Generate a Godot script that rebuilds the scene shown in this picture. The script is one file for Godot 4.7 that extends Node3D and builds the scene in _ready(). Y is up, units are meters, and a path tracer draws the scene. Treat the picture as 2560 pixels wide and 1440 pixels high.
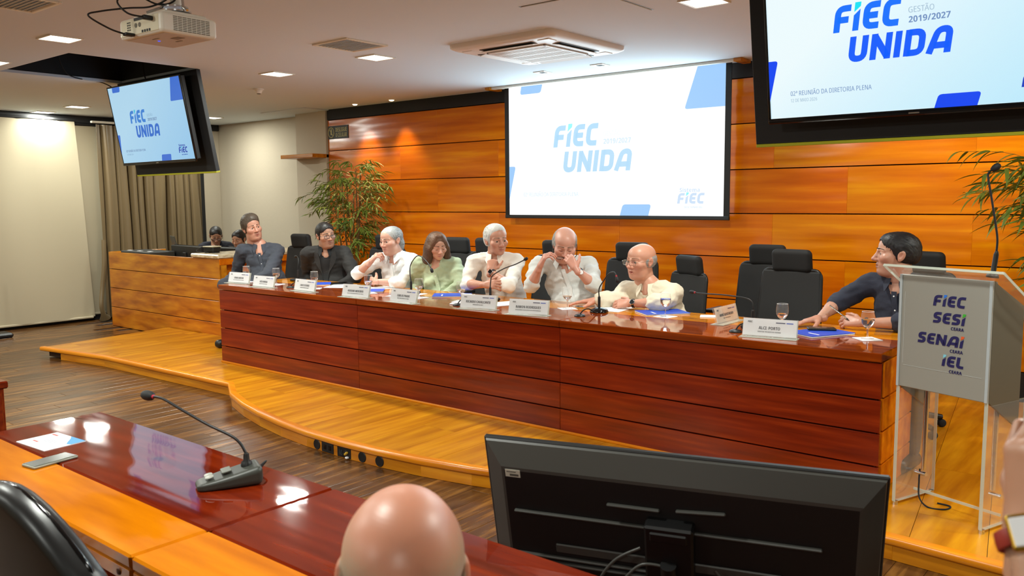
extends Node3D
# A council room: panelled wall, stage with a long table, lectern, hanging screens, desks in the foreground. Units are metres.
const ST := 0.11      # stage top
const TT := 0.84      # top of the long table
const CE := 2.77      # ceiling
const ZW := -7.04     # face of the panelled wall

func _ready() -> void:
	rng.seed = 77
	# camera
	var cam := Camera3D.new()
	cam.name = "camera"
	cam.fov = rad_to_deg(2.0 * atan(720.0 / 2113.7))
	cam.near = 0.05
	cam.far = 60.0
	var yaw := deg_to_rad(39.5)
	var pitch := deg_to_rad(6.013)
	var roll := deg_to_rad(-0.47)
	var fw := Vector3(-sin(yaw) * cos(pitch), -sin(pitch), -cos(yaw) * cos(pitch))
	var rt := Vector3(cos(yaw), 0, -sin(yaw))
	var up := rt.cross(fw)
	cam.transform = Transform3D(Basis(rt * cos(roll) + up * sin(roll), up * cos(roll) - rt * sin(roll), -fw), Vector3(0, 1.61, 0))
	var lens := CameraAttributesPhysical.new()
	lens.frustum_focus_distance = 6.2
	lens.frustum_focal_length = 24.0
	lens.exposure_aperture = 5.6
	cam.attributes = lens
	add_child(cam)
	cam.fov = rad_to_deg(2.0 * atan(720.0 / 2113.7))
	# sky and exposure
	var we := WorldEnvironment.new()
	we.name = "environment"
	var env := Environment.new()
	env.background_mode = Environment.BG_COLOR
	env.background_color = Color(0.03, 0.03, 0.03)
	env.tonemap_mode = Environment.TONE_MAPPER_LINEAR
	env.tonemap_exposure = 1.0
	env.sdfgi_enabled = true
	env.ssao_enabled = true
	env.ssil_enabled = true
	we.environment = env
	add_child(we)
	# large area lights: the projection screen and the two hanging televisions light the room as well
	area("projection_light", Vector3(-4.515, 2.09, -6.88), Vector3(-4.515, 2.05, 0), Vector2(2.4, 1.26), Color(0.82, 0.95, 1.0), 3.2)
	materials()
	room()
	ceiling_things()
	stage()
	big_table()
	counter()
	projection()
	televisions()
	lectern()
	desks()
	floor_television()
	plants()
	chairs()
	table_things()
	people()

func area(called: String, p: Vector3, target: Vector3, size: Vector2, c: Color, e: float) -> void:
	var l := AreaLight3D.new()
	l.name = called
	l.area_size = size
	l.light_color = c
	l.light_energy = e
	l.area_normalize_energy = true
	l.area_range = 30.0
	l.area_attenuation = 2.0
	l.shadow_enabled = true
	add_child(l)
	var d := (target - p).normalized()
	l.transform = Transform3D(Basis.looking_at(d, Vector3.UP if absf(d.y) < 0.9 else Vector3.BACK), p)
# ---------------------------------------------------------------- helpers
var used := {}
var rng := RandomNumberGenerator.new()

func numbered(called: String) -> String:
	if not used.has(called):
		used[called] = 0
		return called
	used[called] += 1
	return "%s_%03d" % [called, used[called]]

func tag(o: Node, label: String, category := "", group := "", kind := "") -> Node:
	if label: o.set_meta("label", label)
	if category: o.set_meta("category", category)
	if group: o.set_meta("group", group)
	if kind: o.set_meta("kind", kind)
	return o

func thing(called: String, label: String, category: String, at := Vector3.ZERO, turn := 0.0, group := "") -> Node3D:
	var o := Node3D.new()
	o.name = numbered(called)
	add_child(o, true)
	o.position = at
	o.rotation.y = turn
	tag(o, label, category, group)
	return o

func part(called: String, m: Mesh, mat: Material, parent: Node, xf := Transform3D()) -> MeshInstance3D:
	var o := MeshInstance3D.new()
	o.name = called
	o.mesh = m
	o.material_override = mat
	o.transform = xf
	parent.add_child(o, true)
	return o

func solo(called: String, m: Mesh, mat: Material, label: String, category: String, xf := Transform3D(), group := "") -> MeshInstance3D:
	var o := part(numbered(called), m, mat, self, xf)
	tag(o, label, category, group)
	return o

func structure(called: String, m: Mesh, mat: Material, xf := Transform3D()) -> MeshInstance3D:
	var o := part(called, m, mat, self, xf)
	o.set_meta("kind", "structure")
	return o

func dup(o: Node3D, label: String, xf: Transform3D) -> Node3D:
	var c: Node3D = o.duplicate()
	c.name = numbered(String(o.name).rstrip("_0123456789"))
	add_child(c, true)
	c.transform = xf
	if label: c.set_meta("label", label)
	return c

func at(x: float, y: float, z: float) -> Transform3D:
	return Transform3D(Basis(), Vector3(x, y, z))

func turned(p: Vector3, yaw := 0.0, pitch := 0.0, roll := 0.0) -> Transform3D:
	return Transform3D(Basis.from_euler(Vector3(deg_to_rad(pitch), deg_to_rad(yaw), deg_to_rad(roll))), p)

func along(p: Vector3, x_axis: Vector3, y_axis: Vector3) -> Transform3D:
	var x := x_axis.normalized()
	var z := x.cross(y_axis).normalized()
	return Transform3D(Basis(x, z.cross(x).normalized(), z), p)

# ---------------------------------------------------------------- mesh builder (corners listed counter-clockwise seen from outside)
class MB:
	var v := PackedVector3Array()
	var n := PackedVector3Array()
	var uv := PackedVector2Array()
	var ix := PackedInt32Array()

	func vert(p: Vector3, nn: Vector3, t := Vector2.ZERO) -> int:
		v.append(p); n.append(nn); uv.append(t)
		return v.size() - 1

	func tri(a: Vector3, b: Vector3, c: Vector3) -> void:
		var nn := (b - a).cross(c - a).normalized()
		var i := vert(a, nn); vert(b, nn); vert(c, nn)
		ix.append_array(PackedInt32Array([i, i + 2, i + 1]))

	func quad(a: Vector3, b: Vector3, c: Vector3, d: Vector3) -> void:
		var nn := (c - a).cross(d - b).normalized()
		var i := vert(a, nn, Vector2(0, 1)); vert(b, nn, Vector2(1, 1)); vert(c, nn, Vector2(1, 0)); vert(d, nn, Vector2(0, 0))
		ix.append_array(PackedInt32Array([i, i + 2, i + 1, i, i + 3, i + 2]))

	func quad_i(a: int, b: int, c: int, d: int) -> void:
		ix.append_array(PackedInt32Array([a, c, b, a, d, c]))

	func box(c: Vector3, s: Vector3, bev := 0.0, xf := Transform3D()) -> MB:
		var h := s * 0.5
		var e := minf(bev, minf(h.x, minf(h.y, h.z)) * 0.95)
		if e <= 0.0:
			for ax in 3:
				for sg in [-1.0, 1.0]:
					var q := []
					for k in 4:
						var p := Vector3.ZERO
						p[ax] = h[ax] * sg
						p[(ax + 1) % 3] = h[(ax + 1) % 3] * ([-1, 1, 1, -1][k])
						p[(ax + 2) % 3] = h[(ax + 2) % 3] * ([-1, -1, 1, 1][k])
						q.append(xf * (c + p))
					if sg > 0: quad(q[0], q[1], q[2], q[3])
					else: quad(q[3], q[2], q[1], q[0])
			return self
		for ax in 3:
			var b1 := (ax + 1) % 3
			var b2 := (ax + 2) % 3
			for sg in [-1.0, 1.0]:
				var q := []
				for k in 4:
					var p := Vector3.ZERO
					p[ax] = h[ax] * sg
					p[b1] = (h[b1] - e) * ([-1, 1, 1, -1][k])
					p[b2] = (h[b2] - e) * ([-1, -1, 1, 1][k])
					q.append(xf * (c + p))
				if sg > 0: quad(q[0], q[1], q[2], q[3])
				else: quad(q[3], q[2], q[1], q[0])
			for s1 in [-1.0, 1.0]:
				for s2 in [-1.0, 1.0]:
					var a := Vector3.ZERO
					a[b1] = h[b1] * s1; a[b2] = (h[b2] - e) * s2
					var b := Vector3.ZERO
					b[b1] = (h[b1] - e) * s1; b[b2] = h[b2] * s2
					var l := Vector3.ZERO
					l[ax] = h[ax] - e
					if s1 * s2 > 0: quad(xf * (c + a - l), xf * (c + b - l), xf * (c + b + l), xf * (c + a + l))
					else: quad(xf * (c + a + l), xf * (c + b + l), xf * (c + b - l), xf * (c + a - l))
		for sx in [-1.0, 1.0]:
			for sy in [-1.0, 1.0]:
				for sz in [-1.0, 1.0]:
					var a := Vector3(h.x * sx, (h.y - e) * sy, (h.z - e) * sz)
					var b := Vector3((h.x - e) * sx, h.y * sy, (h.z - e) * sz)
					var d := Vector3((h.x - e) * sx, (h.y - e) * sy, h.z * sz)
					if sx * sy * sz > 0: tri(xf * (c + a), xf * (c + b), xf * (c + d))
					else: tri(xf * (c + a), xf * (c + d), xf * (c + b))
		return self

	func tube(pts: PackedVector3Array, radii: Array, sides := 10, caps := true, flat := 1.0) -> MB:
		var m := pts.size()
		var up := Vector3.UP
		var t0 := (pts[1] - pts[0]).normalized()
		if absf(t0.dot(up)) > 0.9: up = Vector3.RIGHT
		var side := t0.cross(up).normalized()
		var first := v.size()
		for i in m:
			var t := ((pts[mini(i + 1, m - 1)] - pts[maxi(i - 1, 0)])).normalized()
			side = (side - t * side.dot(t)).normalized()
			var oth := t.cross(side)
			var r: float = radii[mini(i, radii.size() - 1)]
			for k in sides:
				var an := TAU * k / sides
				var d := side * cos(an) + oth * sin(an) * flat
				vert(pts[i] + d * r, (side * cos(an) + oth * sin(an) / flat).normalized())
		for i in m - 1:
			for k in sides:
				var a := first + i * sides + k
				var b := first + i * sides + (k + 1) % sides
				quad_i(a, b, b + sides, a + sides)
		if caps:
			for e in 2:
				var base := first if e == 0 else first + (m - 1) * sides
				var tt := (pts[0] - pts[1]).normalized() if e == 0 else (pts[m - 1] - pts[m - 2]).normalized()
				var cidx := vert(pts[0] if e == 0 else pts[m - 1], tt)
				var ring := []
				for k in sides: ring.append(vert(v[base + k], tt))
				for k in sides:
					if e == 0: ix.append_array(PackedInt32Array([cidx, ring[k], ring[(k + 1) % sides]]))
					else: ix.append_array(PackedInt32Array([cidx, ring[(k + 1) % sides], ring[k]]))
		return self

	# profile of (radius, height) from bottom to top, outside on the right
	func lathe(prof: Array, segs := 24, xf := Transform3D(), sharp := false) -> MB:
		var m := prof.size()
		if sharp:
			for i in m - 1: lathe([prof[i], prof[i + 1]], segs, xf)
			return self
		var first := v.size()
		for i in m:
			var a: Vector2 = prof[maxi(i - 1, 0)]
			var b: Vector2 = prof[mini(i + 1, m - 1)]
			var t := (b - a).normalized()
			for k in segs + 1:
				var an := TAU * k / segs
				var d := Vector3(cos(an), 0, sin(an))
				var p: Vector2 = prof[i]
				vert(xf * (d * p.x + Vector3(0, p.y, 0)), (xf.basis * (d * t.y - Vector3(0, t.x, 0))).normalized(), Vector2(float(k) / segs, float(i) / m))
		for i in m - 1:
			for k in segs:
				var a := first + i * (segs + 1) + k
				quad_i(a + 1, a, a + segs + 1, a + segs + 2)
		return self

	# polygon (counter-clockwise in x,y) pushed from z0 to z1
	func prism(poly: PackedVector2Array, z0: float, z1: float, xf := Transform3D(), bottom := true) -> MB:
		var tr := Geometry2D.triangulate_polygon(poly)
		if Geometry2D.is_polygon_clockwise(poly):
			poly = poly.duplicate(); poly.reverse()
			tr = Geometry2D.triangulate_polygon(poly)
		for i in range(0, tr.size(), 3):
			var a := poly[tr[i]]; var b := poly[tr[i + 1]]; var c := poly[tr[i + 2]]
			if (b - a).cross(c - a) < 0:
				var t := b; b = c; c = t
			tri(xf * Vector3(a.x, a.y, z1), xf * Vector3(b.x, b.y, z1), xf * Vector3(c.x, c.y, z1))
			if bottom: tri(xf * Vector3(a.x, a.y, z0), xf * Vector3(c.x, c.y, z0), xf * Vector3(b.x, b.y, z0))
		var m := poly.size()
		for i in m:
			var a := poly[i]; var b := poly[(i + 1) % m]
			if a.distance_squared_to(b) < 1e-12: continue
			quad(xf * Vector3(a.x, a.y, z0), xf * Vector3(b.x, b.y, z0), xf * Vector3(b.x, b.y, z1), xf * Vector3(a.x, a.y, z1))
		return self

	# rows of points, smooth; the outside is on the side of (along the row) x (towards the next row)
	func grid(rows: Array, closed := false, two_sided_thickness := 0.0) -> MB:
		var first := v.size()
		var nr := rows.size()
		var nc: int = rows[0].size()
		for i in nr:
			for k in nc:
				var a: Vector3 = rows[i][(k + 1) % nc] if closed else rows[i][mini(k + 1, nc - 1)]
				var b: Vector3 = rows[i][(k - 1 + nc) % nc] if closed else rows[i][maxi(k - 1, 0)]
				var c: Vector3 = rows[mini(i + 1, nr - 1)][k]
				var d: Vector3 = rows[maxi(i - 1, 0)][k]
				var nn := (a - b).cross(c - d).normalized()
				vert(rows[i][k], nn, Vector2(float(k) / maxi(nc - 1, 1), float(i) / maxi(nr - 1, 1)))
		for i in nr - 1:
			for k in (nc if closed else nc - 1):
				var k1 := (k + 1) % nc
				quad_i(first + i * nc + k, first + i * nc + k1, first + (i + 1) * nc + k1, first + (i + 1) * nc + k)
		if two_sided_thickness != 0.0:
			var back := []
			for i in nr:
				var row := []
				for k in range(nc - 1, -1, -1):
					row.append(v[first + i * nc + k] - n[first + i * nc + k] * two_sided_thickness)
				back.append(row)
			grid(back, closed)
			if not closed:
				for k in nc - 1:
					quad(back[0][nc - 1 - k], back[0][nc - 2 - k], rows[0][k + 1], rows[0][k])
					quad(rows[nr - 1][k], rows[nr - 1][k + 1], back[nr - 1][nc - 2 - k], back[nr - 1][nc - 1 - k])
				for i in nr - 1:
					quad(back[i][nc - 1], rows[i][0], rows[i + 1][0], back[i + 1][nc - 1])
					quad(rows[i][nc - 1], back[i][0], back[i + 1][0], rows[i + 1][nc - 1])
		return self

	# rounded box with many facets; shape(p) may bend it
	func cushion(size: Vector3, r: float, xf := Transform3D(), shape = null, cuts := 6) -> MB:
		var h := size * 0.5
		r = minf(r, minf(h.x, minf(h.y, h.z)))
		var inner := h - Vector3(r, r, r)
		var first := v.size()
		var seen := {}
		for ax in 3:
			var b1 := (ax + 1) % 3
			var b2 := (ax + 2) % 3
			var sam := []
			for bb in [b1, b2]:
				var l := []
				for q in [1.0, 0.62, 0.3]: l.append(-(inner[bb] + r * q))
				for q in cuts + 1: l.append(lerpf(-inner[bb], inner[bb], float(q) / cuts))
				for q in [0.3, 0.62, 1.0]: l.append(inner[bb] + r * q)
				sam.append(l)
			for sg in [-1.0, 1.0]:
				var ids := []
				for u in sam[0]:
					var row := []
					for w in sam[1]:
						var p := Vector3.ZERO
						p[ax] = h[ax] * sg; p[b1] = u; p[b2] = w
						var q := p.clamp(-inner, inner)
						var nn := (p - q).normalized()
						p = q + nn * r
						var key := (p * 20000.0).round()
						if not seen.has(key):
							seen[key] = vert(p, nn)
						row.append(seen[key])
					ids.append(row)
				for i in ids.size() - 1:
					for k in ids[0].size() - 1:
						if sg > 0: quad_i(ids[i][k], ids[i + 1][k], ids[i + 1][k + 1], ids[i][k + 1])
						else: quad_i(ids[i][k], ids[i][k + 1], ids[i + 1][k + 1], ids[i + 1][k])
		if shape != null:
			for i in range(first, v.size()): v[i] = shape.call(v[i])
			smooth(first)
		for i in range(first, v.size()):
			v[i] = xf * v[i]
			n[i] = (xf.basis * n[i]).normalized()
		return self

	func quad_box(l: Array) -> MB:
		quad(l[0], l[1], l[2], l[3])
		return self

	func smooth(first := 0) -> void:
		for i in range(first, v.size()): n[i] = Vector3.ZERO
		for i in range(0, ix.size(), 3):
			if ix[i] < first: continue
			var nn := (v[ix[i + 2]] - v[ix[i]]).cross(v[ix[i + 1]] - v[ix[i]])
			for k in 3: n[ix[i + k]] += nn
		for i in range(first, v.size()): n[i] = n[i].normalized()

	func add(o: MB, xf := Transform3D()) -> MB:
		var first := v.size()
		for i in o.v.size(): vert(xf * o.v[i], (xf.basis * o.n[i]).normalized(), o.uv[i])
		for i in o.ix: ix.append(first + i)
		return self

	func mesh(col = null) -> ArrayMesh:
		var a := []
		a.resize(Mesh.ARRAY_MAX)
		a[Mesh.ARRAY_VERTEX] = v
		a[Mesh.ARRAY_NORMAL] = n
		a[Mesh.ARRAY_TEX_UV] = uv
		if col != null: a[Mesh.ARRAY_COLOR] = col
		a[Mesh.ARRAY_INDEX] = ix
		var m := ArrayMesh.new()
		m.add_surface_from_arrays(Mesh.PRIMITIVE_TRIANGLES, a)
		return m

func bx(c: Vector3, s: Vector3, bev := 0.0) -> ArrayMesh:
	return MB.new().box(c, s, bev).mesh()

func smooth_path(p: PackedVector3Array, steps := 8) -> PackedVector3Array:
	var out := PackedVector3Array()
	for i in p.size() - 1:
		var a := p[maxi(i - 1, 0)]
		var d := p[mini(i + 2, p.size() - 1)]
		for k in steps: out.append(p[i].cubic_interpolate(p[i + 1], a, d, float(k) / steps))
	out.append(p[p.size() - 1])
	return out

# ---------------------------------------------------------------- materials
var M := {}

func noise_tex(freq: float, ramp: Array, octaves := 4, warp := 0.0, seed_ := 1, size := 512, kind := FastNoiseLite.TYPE_SIMPLEX_SMOOTH, bump := 0.0) -> NoiseTexture2D:
	var f := FastNoiseLite.new()
	f.noise_type = kind
	f.frequency = freq
	f.seed = seed_
	f.fractal_octaves = octaves
	if warp > 0.0:
		f.domain_warp_enabled = true
		f.domain_warp_amplitude = warp
		f.domain_warp_frequency = freq * 0.6
	var t := NoiseTexture2D.new()
	t.width = size; t.height = size
	t.seamless = true
	t.noise = f
	if bump > 0.0:
		t.as_normal_map = true
		t.bump_strength = bump
	elif ramp.size():
		var g := Gradient.new()
		var offs := PackedFloat32Array(); var cols := PackedColorArray()
		for i in ramp.size():
			offs.append(ramp[i][0]); cols.append(ramp[i][1])
		g.offsets = offs; g.colors = cols
		t.color_ramp = g
	return t

func mat(c: Color, rough := 0.6, metal := 0.0) -> StandardMaterial3D:
	var m := StandardMaterial3D.new()
	m.albedo_color = c
	m.roughness = rough
	m.metallic = metal
	return m

func glow(c: Color, e := 1.0) -> StandardMaterial3D:
	var m := mat(Color(0.02, 0.02, 0.02), 0.35)
	m.emission_enabled = true
	m.emission = c
	m.emission_energy_multiplier = e
	return m

# wood whose grain runs along axis g (0 x, 1 y, 2 z); stretched noise on world axes; several boards differ by offset and tint
func wood(tex: Texture2D, wave: Texture2D, tint: Color, g: int, rough: float, off: Vector3, fine := 1.1, long := 0.12, wav := 0.25) -> StandardMaterial3D:
	var m := StandardMaterial3D.new()
	m.albedo_color = tint
	m.albedo_texture = tex
	m.roughness = rough
	m.uv1_triplanar = true
	m.uv1_world_triplanar = true
	m.uv1_triplanar_sharpness = 8.0
	var s := Vector3(fine, fine, fine)
	s[g] = long
	m.uv1_scale = s
	m.uv1_offset = off
	if wave:
		m.normal_enabled = true
		m.normal_texture = wave
		m.normal_scale = wav
	return m

func materials() -> void:
	var wave := noise_tex(0.012, [], 2, 0.0, 5, 256, FastNoiseLite.TYPE_SIMPLEX_SMOOTH, 6.0)
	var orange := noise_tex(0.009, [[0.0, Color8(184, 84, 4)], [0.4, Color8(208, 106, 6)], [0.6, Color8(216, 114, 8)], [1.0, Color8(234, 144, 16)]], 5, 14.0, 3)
	var mahog := noise_tex(0.012, [[0.0, Color8(92, 26, 10)], [0.4, Color8(116, 36, 14)], [0.6, Color8(124, 41, 16)], [1.0, Color8(150, 58, 25)]], 5, 14.0, 7)
	var gold := noise_tex(0.009, [[0.0, Color8(176, 108, 30)], [0.4, Color8(202, 132, 40)], [0.6, Color8(212, 142, 48)], [1.0, Color8(230, 164, 68)]], 5, 16.0, 11)
	var dark := noise_tex(0.02, [[0.0, Color8(66, 42, 25)], [0.45, Color8(98, 66, 40)], [0.65, Color8(124, 88, 54)], [1.0, Color8(164, 124, 80)]], 5, 10.0, 13)
	M.wave = wave
	M.orange = []
	M.honey = []
	M.mahog = []
	M.gold = []
	M.floor = []
	M.stage = []
	for i in 4:
		var k: float = [1.0, 0.965, 1.025, 0.985][i]
		var tint := Color(k, k, k)
		var red := Color(k, k * 0.92, k * 0.7)
		M.orange.append(wood(orange, wave, tint, 0, 0.16, Vector3(0.37 * i, 0.21 * i, 0.3), 1.7, 0.12, 0.2))
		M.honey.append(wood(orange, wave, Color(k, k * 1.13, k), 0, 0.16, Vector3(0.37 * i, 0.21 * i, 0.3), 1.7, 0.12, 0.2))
		M.mahog.append(wood(mahog, wave, red, 0, 0.2, Vector3(0.31 * i, 0.17 * i, 0.1 * i), 2.6, 0.16, 0.12))
		M.gold.append(wood(gold, wave, Color(k * 0.97, k * 0.92, k * 0.5), 0, 0.26, Vector3(0.31 * i, 0.27 * i, 0.1 * i), 2.0, 0.2, 0.1))
		M.stage.append(wood(gold, wave, Color(k * 0.94, k * 0.92, k * 0.38), 2, 0.26, Vector3(0.23 * i, 0.1, 0.41 * i), 2.0, 0.2, 0.1))
	for i in 6:
		var k: float = [1.06, 0.98, 1.14, 0.9, 1.03, 1.18][i]
		M.floor.append(wood(dark, wave, Color(k * 0.85, k * 0.79, k * 0.58), 2, 0.25, Vector3(0.19 * i, 0.1, 0.37 * i), 1.6, 0.16, 0.1))
	M.desk_red = wood(mahog, wave, Color(0.88, 0.78, 0.6), 0, 0.045, Vector3(0.1, 0.3, 0.7), 2.6, 0.2, 0.035)
	M.desk_gold = wood(gold, wave, Color(0.96, 0.82, 0.16), 0, 0.06, Vector3(0.5, 0.2, 0.3), 1.6, 0.2, 0.03)
	M.top_red = wood(mahog, wave, Color(1.1, 1.3, 0.8), 0, 0.05, Vector3(0.1, 0.3, 0.7), 2.6, 0.2, 0.02)
	M.top_gold = wood(gold, wave, Color(0.98, 0.9, 0.3), 0, 0.06, Vector3(0.5, 0.2, 0.3), 1.6, 0.2, 0.02)
	M.ceiling = mat(Color8(220, 231, 240), 0.85)
	M.white_wall = mat(Color8(196, 184, 162), 0.8)
	M.white_wall.normal_enabled = true
	M.white_wall.normal_texture = noise_tex(0.05, [], 3, 0.0, 21, 256, FastNoiseLite.TYPE_SIMPLEX_SMOOTH, 2.0)
	M.white_wall.normal_scale = 0.08
	M.white_wall.uv1_triplanar = true
	M.black = mat(Color8(12, 12, 13), 0.45)
	M.black_gloss = mat(Color8(8, 8, 10), 0.12)
	M.black_soft = mat(Color8(20, 20, 21), 0.7)
	M.rubber = mat(Color8(14, 14, 14), 0.8)
	M.grey_plastic = mat(Color8(58, 60, 60), 0.45)
	M.white_plastic = mat(Color8(232, 228, 214), 0.4)
	M.chrome = mat(Color8(210, 212, 214), 0.18, 1.0)
	M.paper = mat(Color8(240, 240, 242), 0.7)
	M.ink = mat(Color8(40, 42, 52), 0.8)
	M.navy = mat(Color8(22, 18, 84), 0.5)
	M.blue = mat(Color8(30, 74, 190), 0.45)
	M.vent_grey = mat(Color8(120, 114, 98), 0.7)
	M.screen_cloth = mat(Color8(184, 173, 146), 0.75)
	M.satin = mat(Color8(118, 100, 70), 0.38)
	M.satin.rim_enabled = true
	M.satin.rim = 0.4
	M.nosing = wood(gold, wave, Color(1.04, 0.94, 0.44), 0, 0.25, Vector3(0.7, 0.2, 0.6), 1.1, 0.1, 0.05)
	M.counter = []
	for i in 4: M.counter.append(wood(noise_tex(0.011, [[0.0, Color8(168, 96, 26)], [0.4, Color8(204, 130, 44)], [0.6, Color8(214, 142, 54)], [1.0, Color8(234, 170, 80)]], 3, 40.0, 31), null, Color(0.94 - 0.02 * i, 0.83, 0.4), 0, 0.3, Vector3(0.0, 0.2 * i, 0.3), 1.6, 0.3))
	M.stone = mat(Color.WHITE, 0.25)
	M.stone.albedo_texture = noise_tex(0.012, [[0.0, Color8(160, 134, 98)], [0.4, Color8(208, 190, 156)], [0.6, Color8(222, 206, 174)], [1.0, Color8(240, 230, 206)]], 5, 20.0, 41)
	M.stone.uv1_triplanar = true
	M.stone.uv1_world_triplanar = true
	M.stone.uv1_scale = Vector3(1.5, 4.0, 1.5)
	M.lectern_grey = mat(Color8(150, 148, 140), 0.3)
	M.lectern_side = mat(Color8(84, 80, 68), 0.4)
	M.tv_back = mat(Color8(66, 66, 62), 0.4)
	M.tv_plate = mat(Color8(16, 15, 15), 0.6)
	M.black_leather = mat(Color8(16, 16, 17), 0.35)
	M.glass_rim = mat(Color8(230, 232, 230), 0.1)
	M.phone_face = mat(Color8(38, 44, 40), 0.15)
	M.proj_e = 1.0
	M.proj_white = glow(Color(1, 1, 1), 1.15)
	M.lamp_glow = glow(Color(1.0, 0.97, 0.92), 4.0)
	M.spot_glow = glow(Color(1.0, 0.9, 0.72), 4.0)
	M.acrylic = StandardMaterial3D.new()
	M.acrylic.albedo_color = Color(1, 1, 1, 0.05)
	M.acrylic.transparency = BaseMaterial3D.TRANSPARENCY_ALPHA
	M.acrylic.roughness = 0.03
	M.acrylic_edge = mat(Color8(206, 214, 200), 0.2)
	M.acrylic_edge.albedo_color.a = 0.55
	M.acrylic_edge.transparency = BaseMaterial3D.TRANSPARENCY_ALPHA
	M.glass = StandardMaterial3D.new()
	M.glass.albedo_color = Color(1, 1, 1, 0.04)
	M.glass.transparency = BaseMaterial3D.TRANSPARENCY_ALPHA
	M.glass.roughness = 0.0
	M.water = StandardMaterial3D.new()
	M.water.albedo_color = Color(1, 1, 1, 0.0)
	M.water.roughness = 0.0
	M.water.refraction_enabled = true
	M.water.refraction_scale = 0.033
# ---------------------------------------------------------------- the room
func room() -> void:
	# floor: dark boards running towards the stage, laid over a slab
	var fl := structure("floor", bx(Vector3(-4.2, -0.16, -0.7), Vector3(15.6, 0.3, 12.9)), mat(Color8(40, 26, 16), 0.6))
	var w := 0.132
	var boards := []
	for k in 3: boards.append(bx(Vector3.ZERO, Vector3(w - 0.002, 0.012, [1.2, 0.9, 1.5][k] - 0.002), 0.0015))
	var rest := MB.new()
	var count := 0
	for i in range(0, 90):
		var x := -11.74 + w * i
		var z := -5.6 + fmod(i * 0.37, 0.9)
		var k := i % 3
		while z < 4.0:
			var len: float = [1.2, 0.9, 1.5][k]
			var mid := z + len * 0.5
			# only the boards in view are pieces of their own
			var seen := mid < -1.1 and mid > -5.4 and x < -2.2 and not (mid < -4.4 and x > -10.6) and not (x > -9.0 and mid < -4.2) and not (mid > -1.9 and x > -4.2) and not (mid < -3.9 and x > -5.0)
			if seen and count < 300:
				part("plank", boards[k], M.floor[rng.randi() % 6], fl, at(x, -0.006, mid))
				count += 1
			else:
				rest.box(Vector3(x, -0.006, mid), Vector3(w - 0.002, 0.012, len - 0.002))
			z += len
			k = (k + 1) % 3
	tag(part("planks", rest.mesh(), M.floor[1], fl), "", "", "", "stuff")
	# back wall: seven rows of orange wood panels over a black base, black band above
	var wb := structure("wall_back", bx(Vector3(-3.9, 1.4, ZW - 0.14), Vector3(10.0, 2.9, 0.2)), mat(Color8(40, 18, 8), 0.9))
	var rows := [0.32, 0.70, 1.083, 1.466, 1.85, 2.245, 2.635]
	var joints := [-8.86, -7.52, -5.98, -4.44, -2.9, -1.36, 0.18, 1.1]
	for i in 6:
		for j in 7:
			var off := 0.0 if i % 2 == 0 else 0.62
			var x0: float = joints[j] + (off if j > 0 else 0.0)
			var x1: float = minf(joints[j + 1] + (off if j < 6 else 0.0), 1.1)
			if x1 - x0 < 0.05: continue
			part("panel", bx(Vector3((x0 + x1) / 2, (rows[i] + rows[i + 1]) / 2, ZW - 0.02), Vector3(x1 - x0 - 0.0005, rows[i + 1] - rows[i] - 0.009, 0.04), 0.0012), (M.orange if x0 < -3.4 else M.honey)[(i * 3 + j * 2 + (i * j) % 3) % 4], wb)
	part("black_band", bx(Vector3(-3.88, 2.705, ZW - 0.015), Vector3(9.96, 0.135, 0.05), 0.002), M.black_soft, wb)
	part("black_base", bx(Vector3(-3.88, 0.212, ZW - 0.02), Vector3(9.96, 0.208, 0.04), 0.002), M.black_soft, wb)
	# white wall and pillar to the left of the panels
	var wl := structure("wall_white", bx(Vector3(-10.4, 1.4, -7.42), Vector3(3.2, 2.9, 0.2)), M.white_wall)
	part("pillar", bx(Vector3(-9.285, 1.4, -7.2), Vector3(0.52, 2.78, 0.32), 0.004), M.white_wall, wl)
	part("corner_strip", bx(Vector3(-8.945, 1.4, -7.18), Vector3(0.15, 2.78, 0.34), 0.004), M.white_wall, wl)
	part("soffit", bx(Vector3(-9.3, 2.765, -6.86), Vector3(0.95, 0.012, 0.4), 0.003), M.ceiling, wl)
	# left wall with a black shadow gap above and a black baseboard
	structure("wall_left", bx(Vector3(-11.98, 1.4, -0.8), Vector3(0.2, 2.9, 13.2)), M.white_wall)
	structure("trim_1", bx(Vector3(-11.85, 2.725, -2.0), Vector3(0.06, 0.09, 10.6)), M.black_soft)
	structure("baseboard_left", bx(Vector3(-11.85, 0.035, -2.0), Vector3(0.06, 0.07, 10.6)), M.black_soft)
	structure("window_1", window_frame(), M.black_soft)
	structure("wall_right", bx(Vector3(3.35, 1.4, -0.8), Vector3(0.2, 2.9, 13.2)), M.white_wall)
	structure("wall_right_return", bx(Vector3(2.2, 1.4, ZW - 0.14), Vector3(2.3, 2.9, 0.2)), M.white_wall)
	structure("wall_front", bx(Vector3(-4.3, 1.4, 5.7), Vector3(15.6, 2.9, 0.2)), M.white_wall)
	# ceiling with two openings where the televisions fold down
	var c := MB.new()
	var xs := [-12.1, -8.35, -6.95, -1.86, -0.46, 3.5]
	var zs := [-7.6, -4.12, -3.02, 5.9]
	for i in 5:
		for j in 3:
			if j == 1 and (i == 1 or i == 3): continue
			c.box(Vector3((xs[i] + xs[i + 1]) / 2, CE + 0.0125, (zs[j] + zs[j + 1]) / 2), Vector3(xs[i + 1] - xs[i], 0.025, zs[j + 1] - zs[j]))
	structure("ceiling", c.mesh(), M.ceiling)
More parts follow.
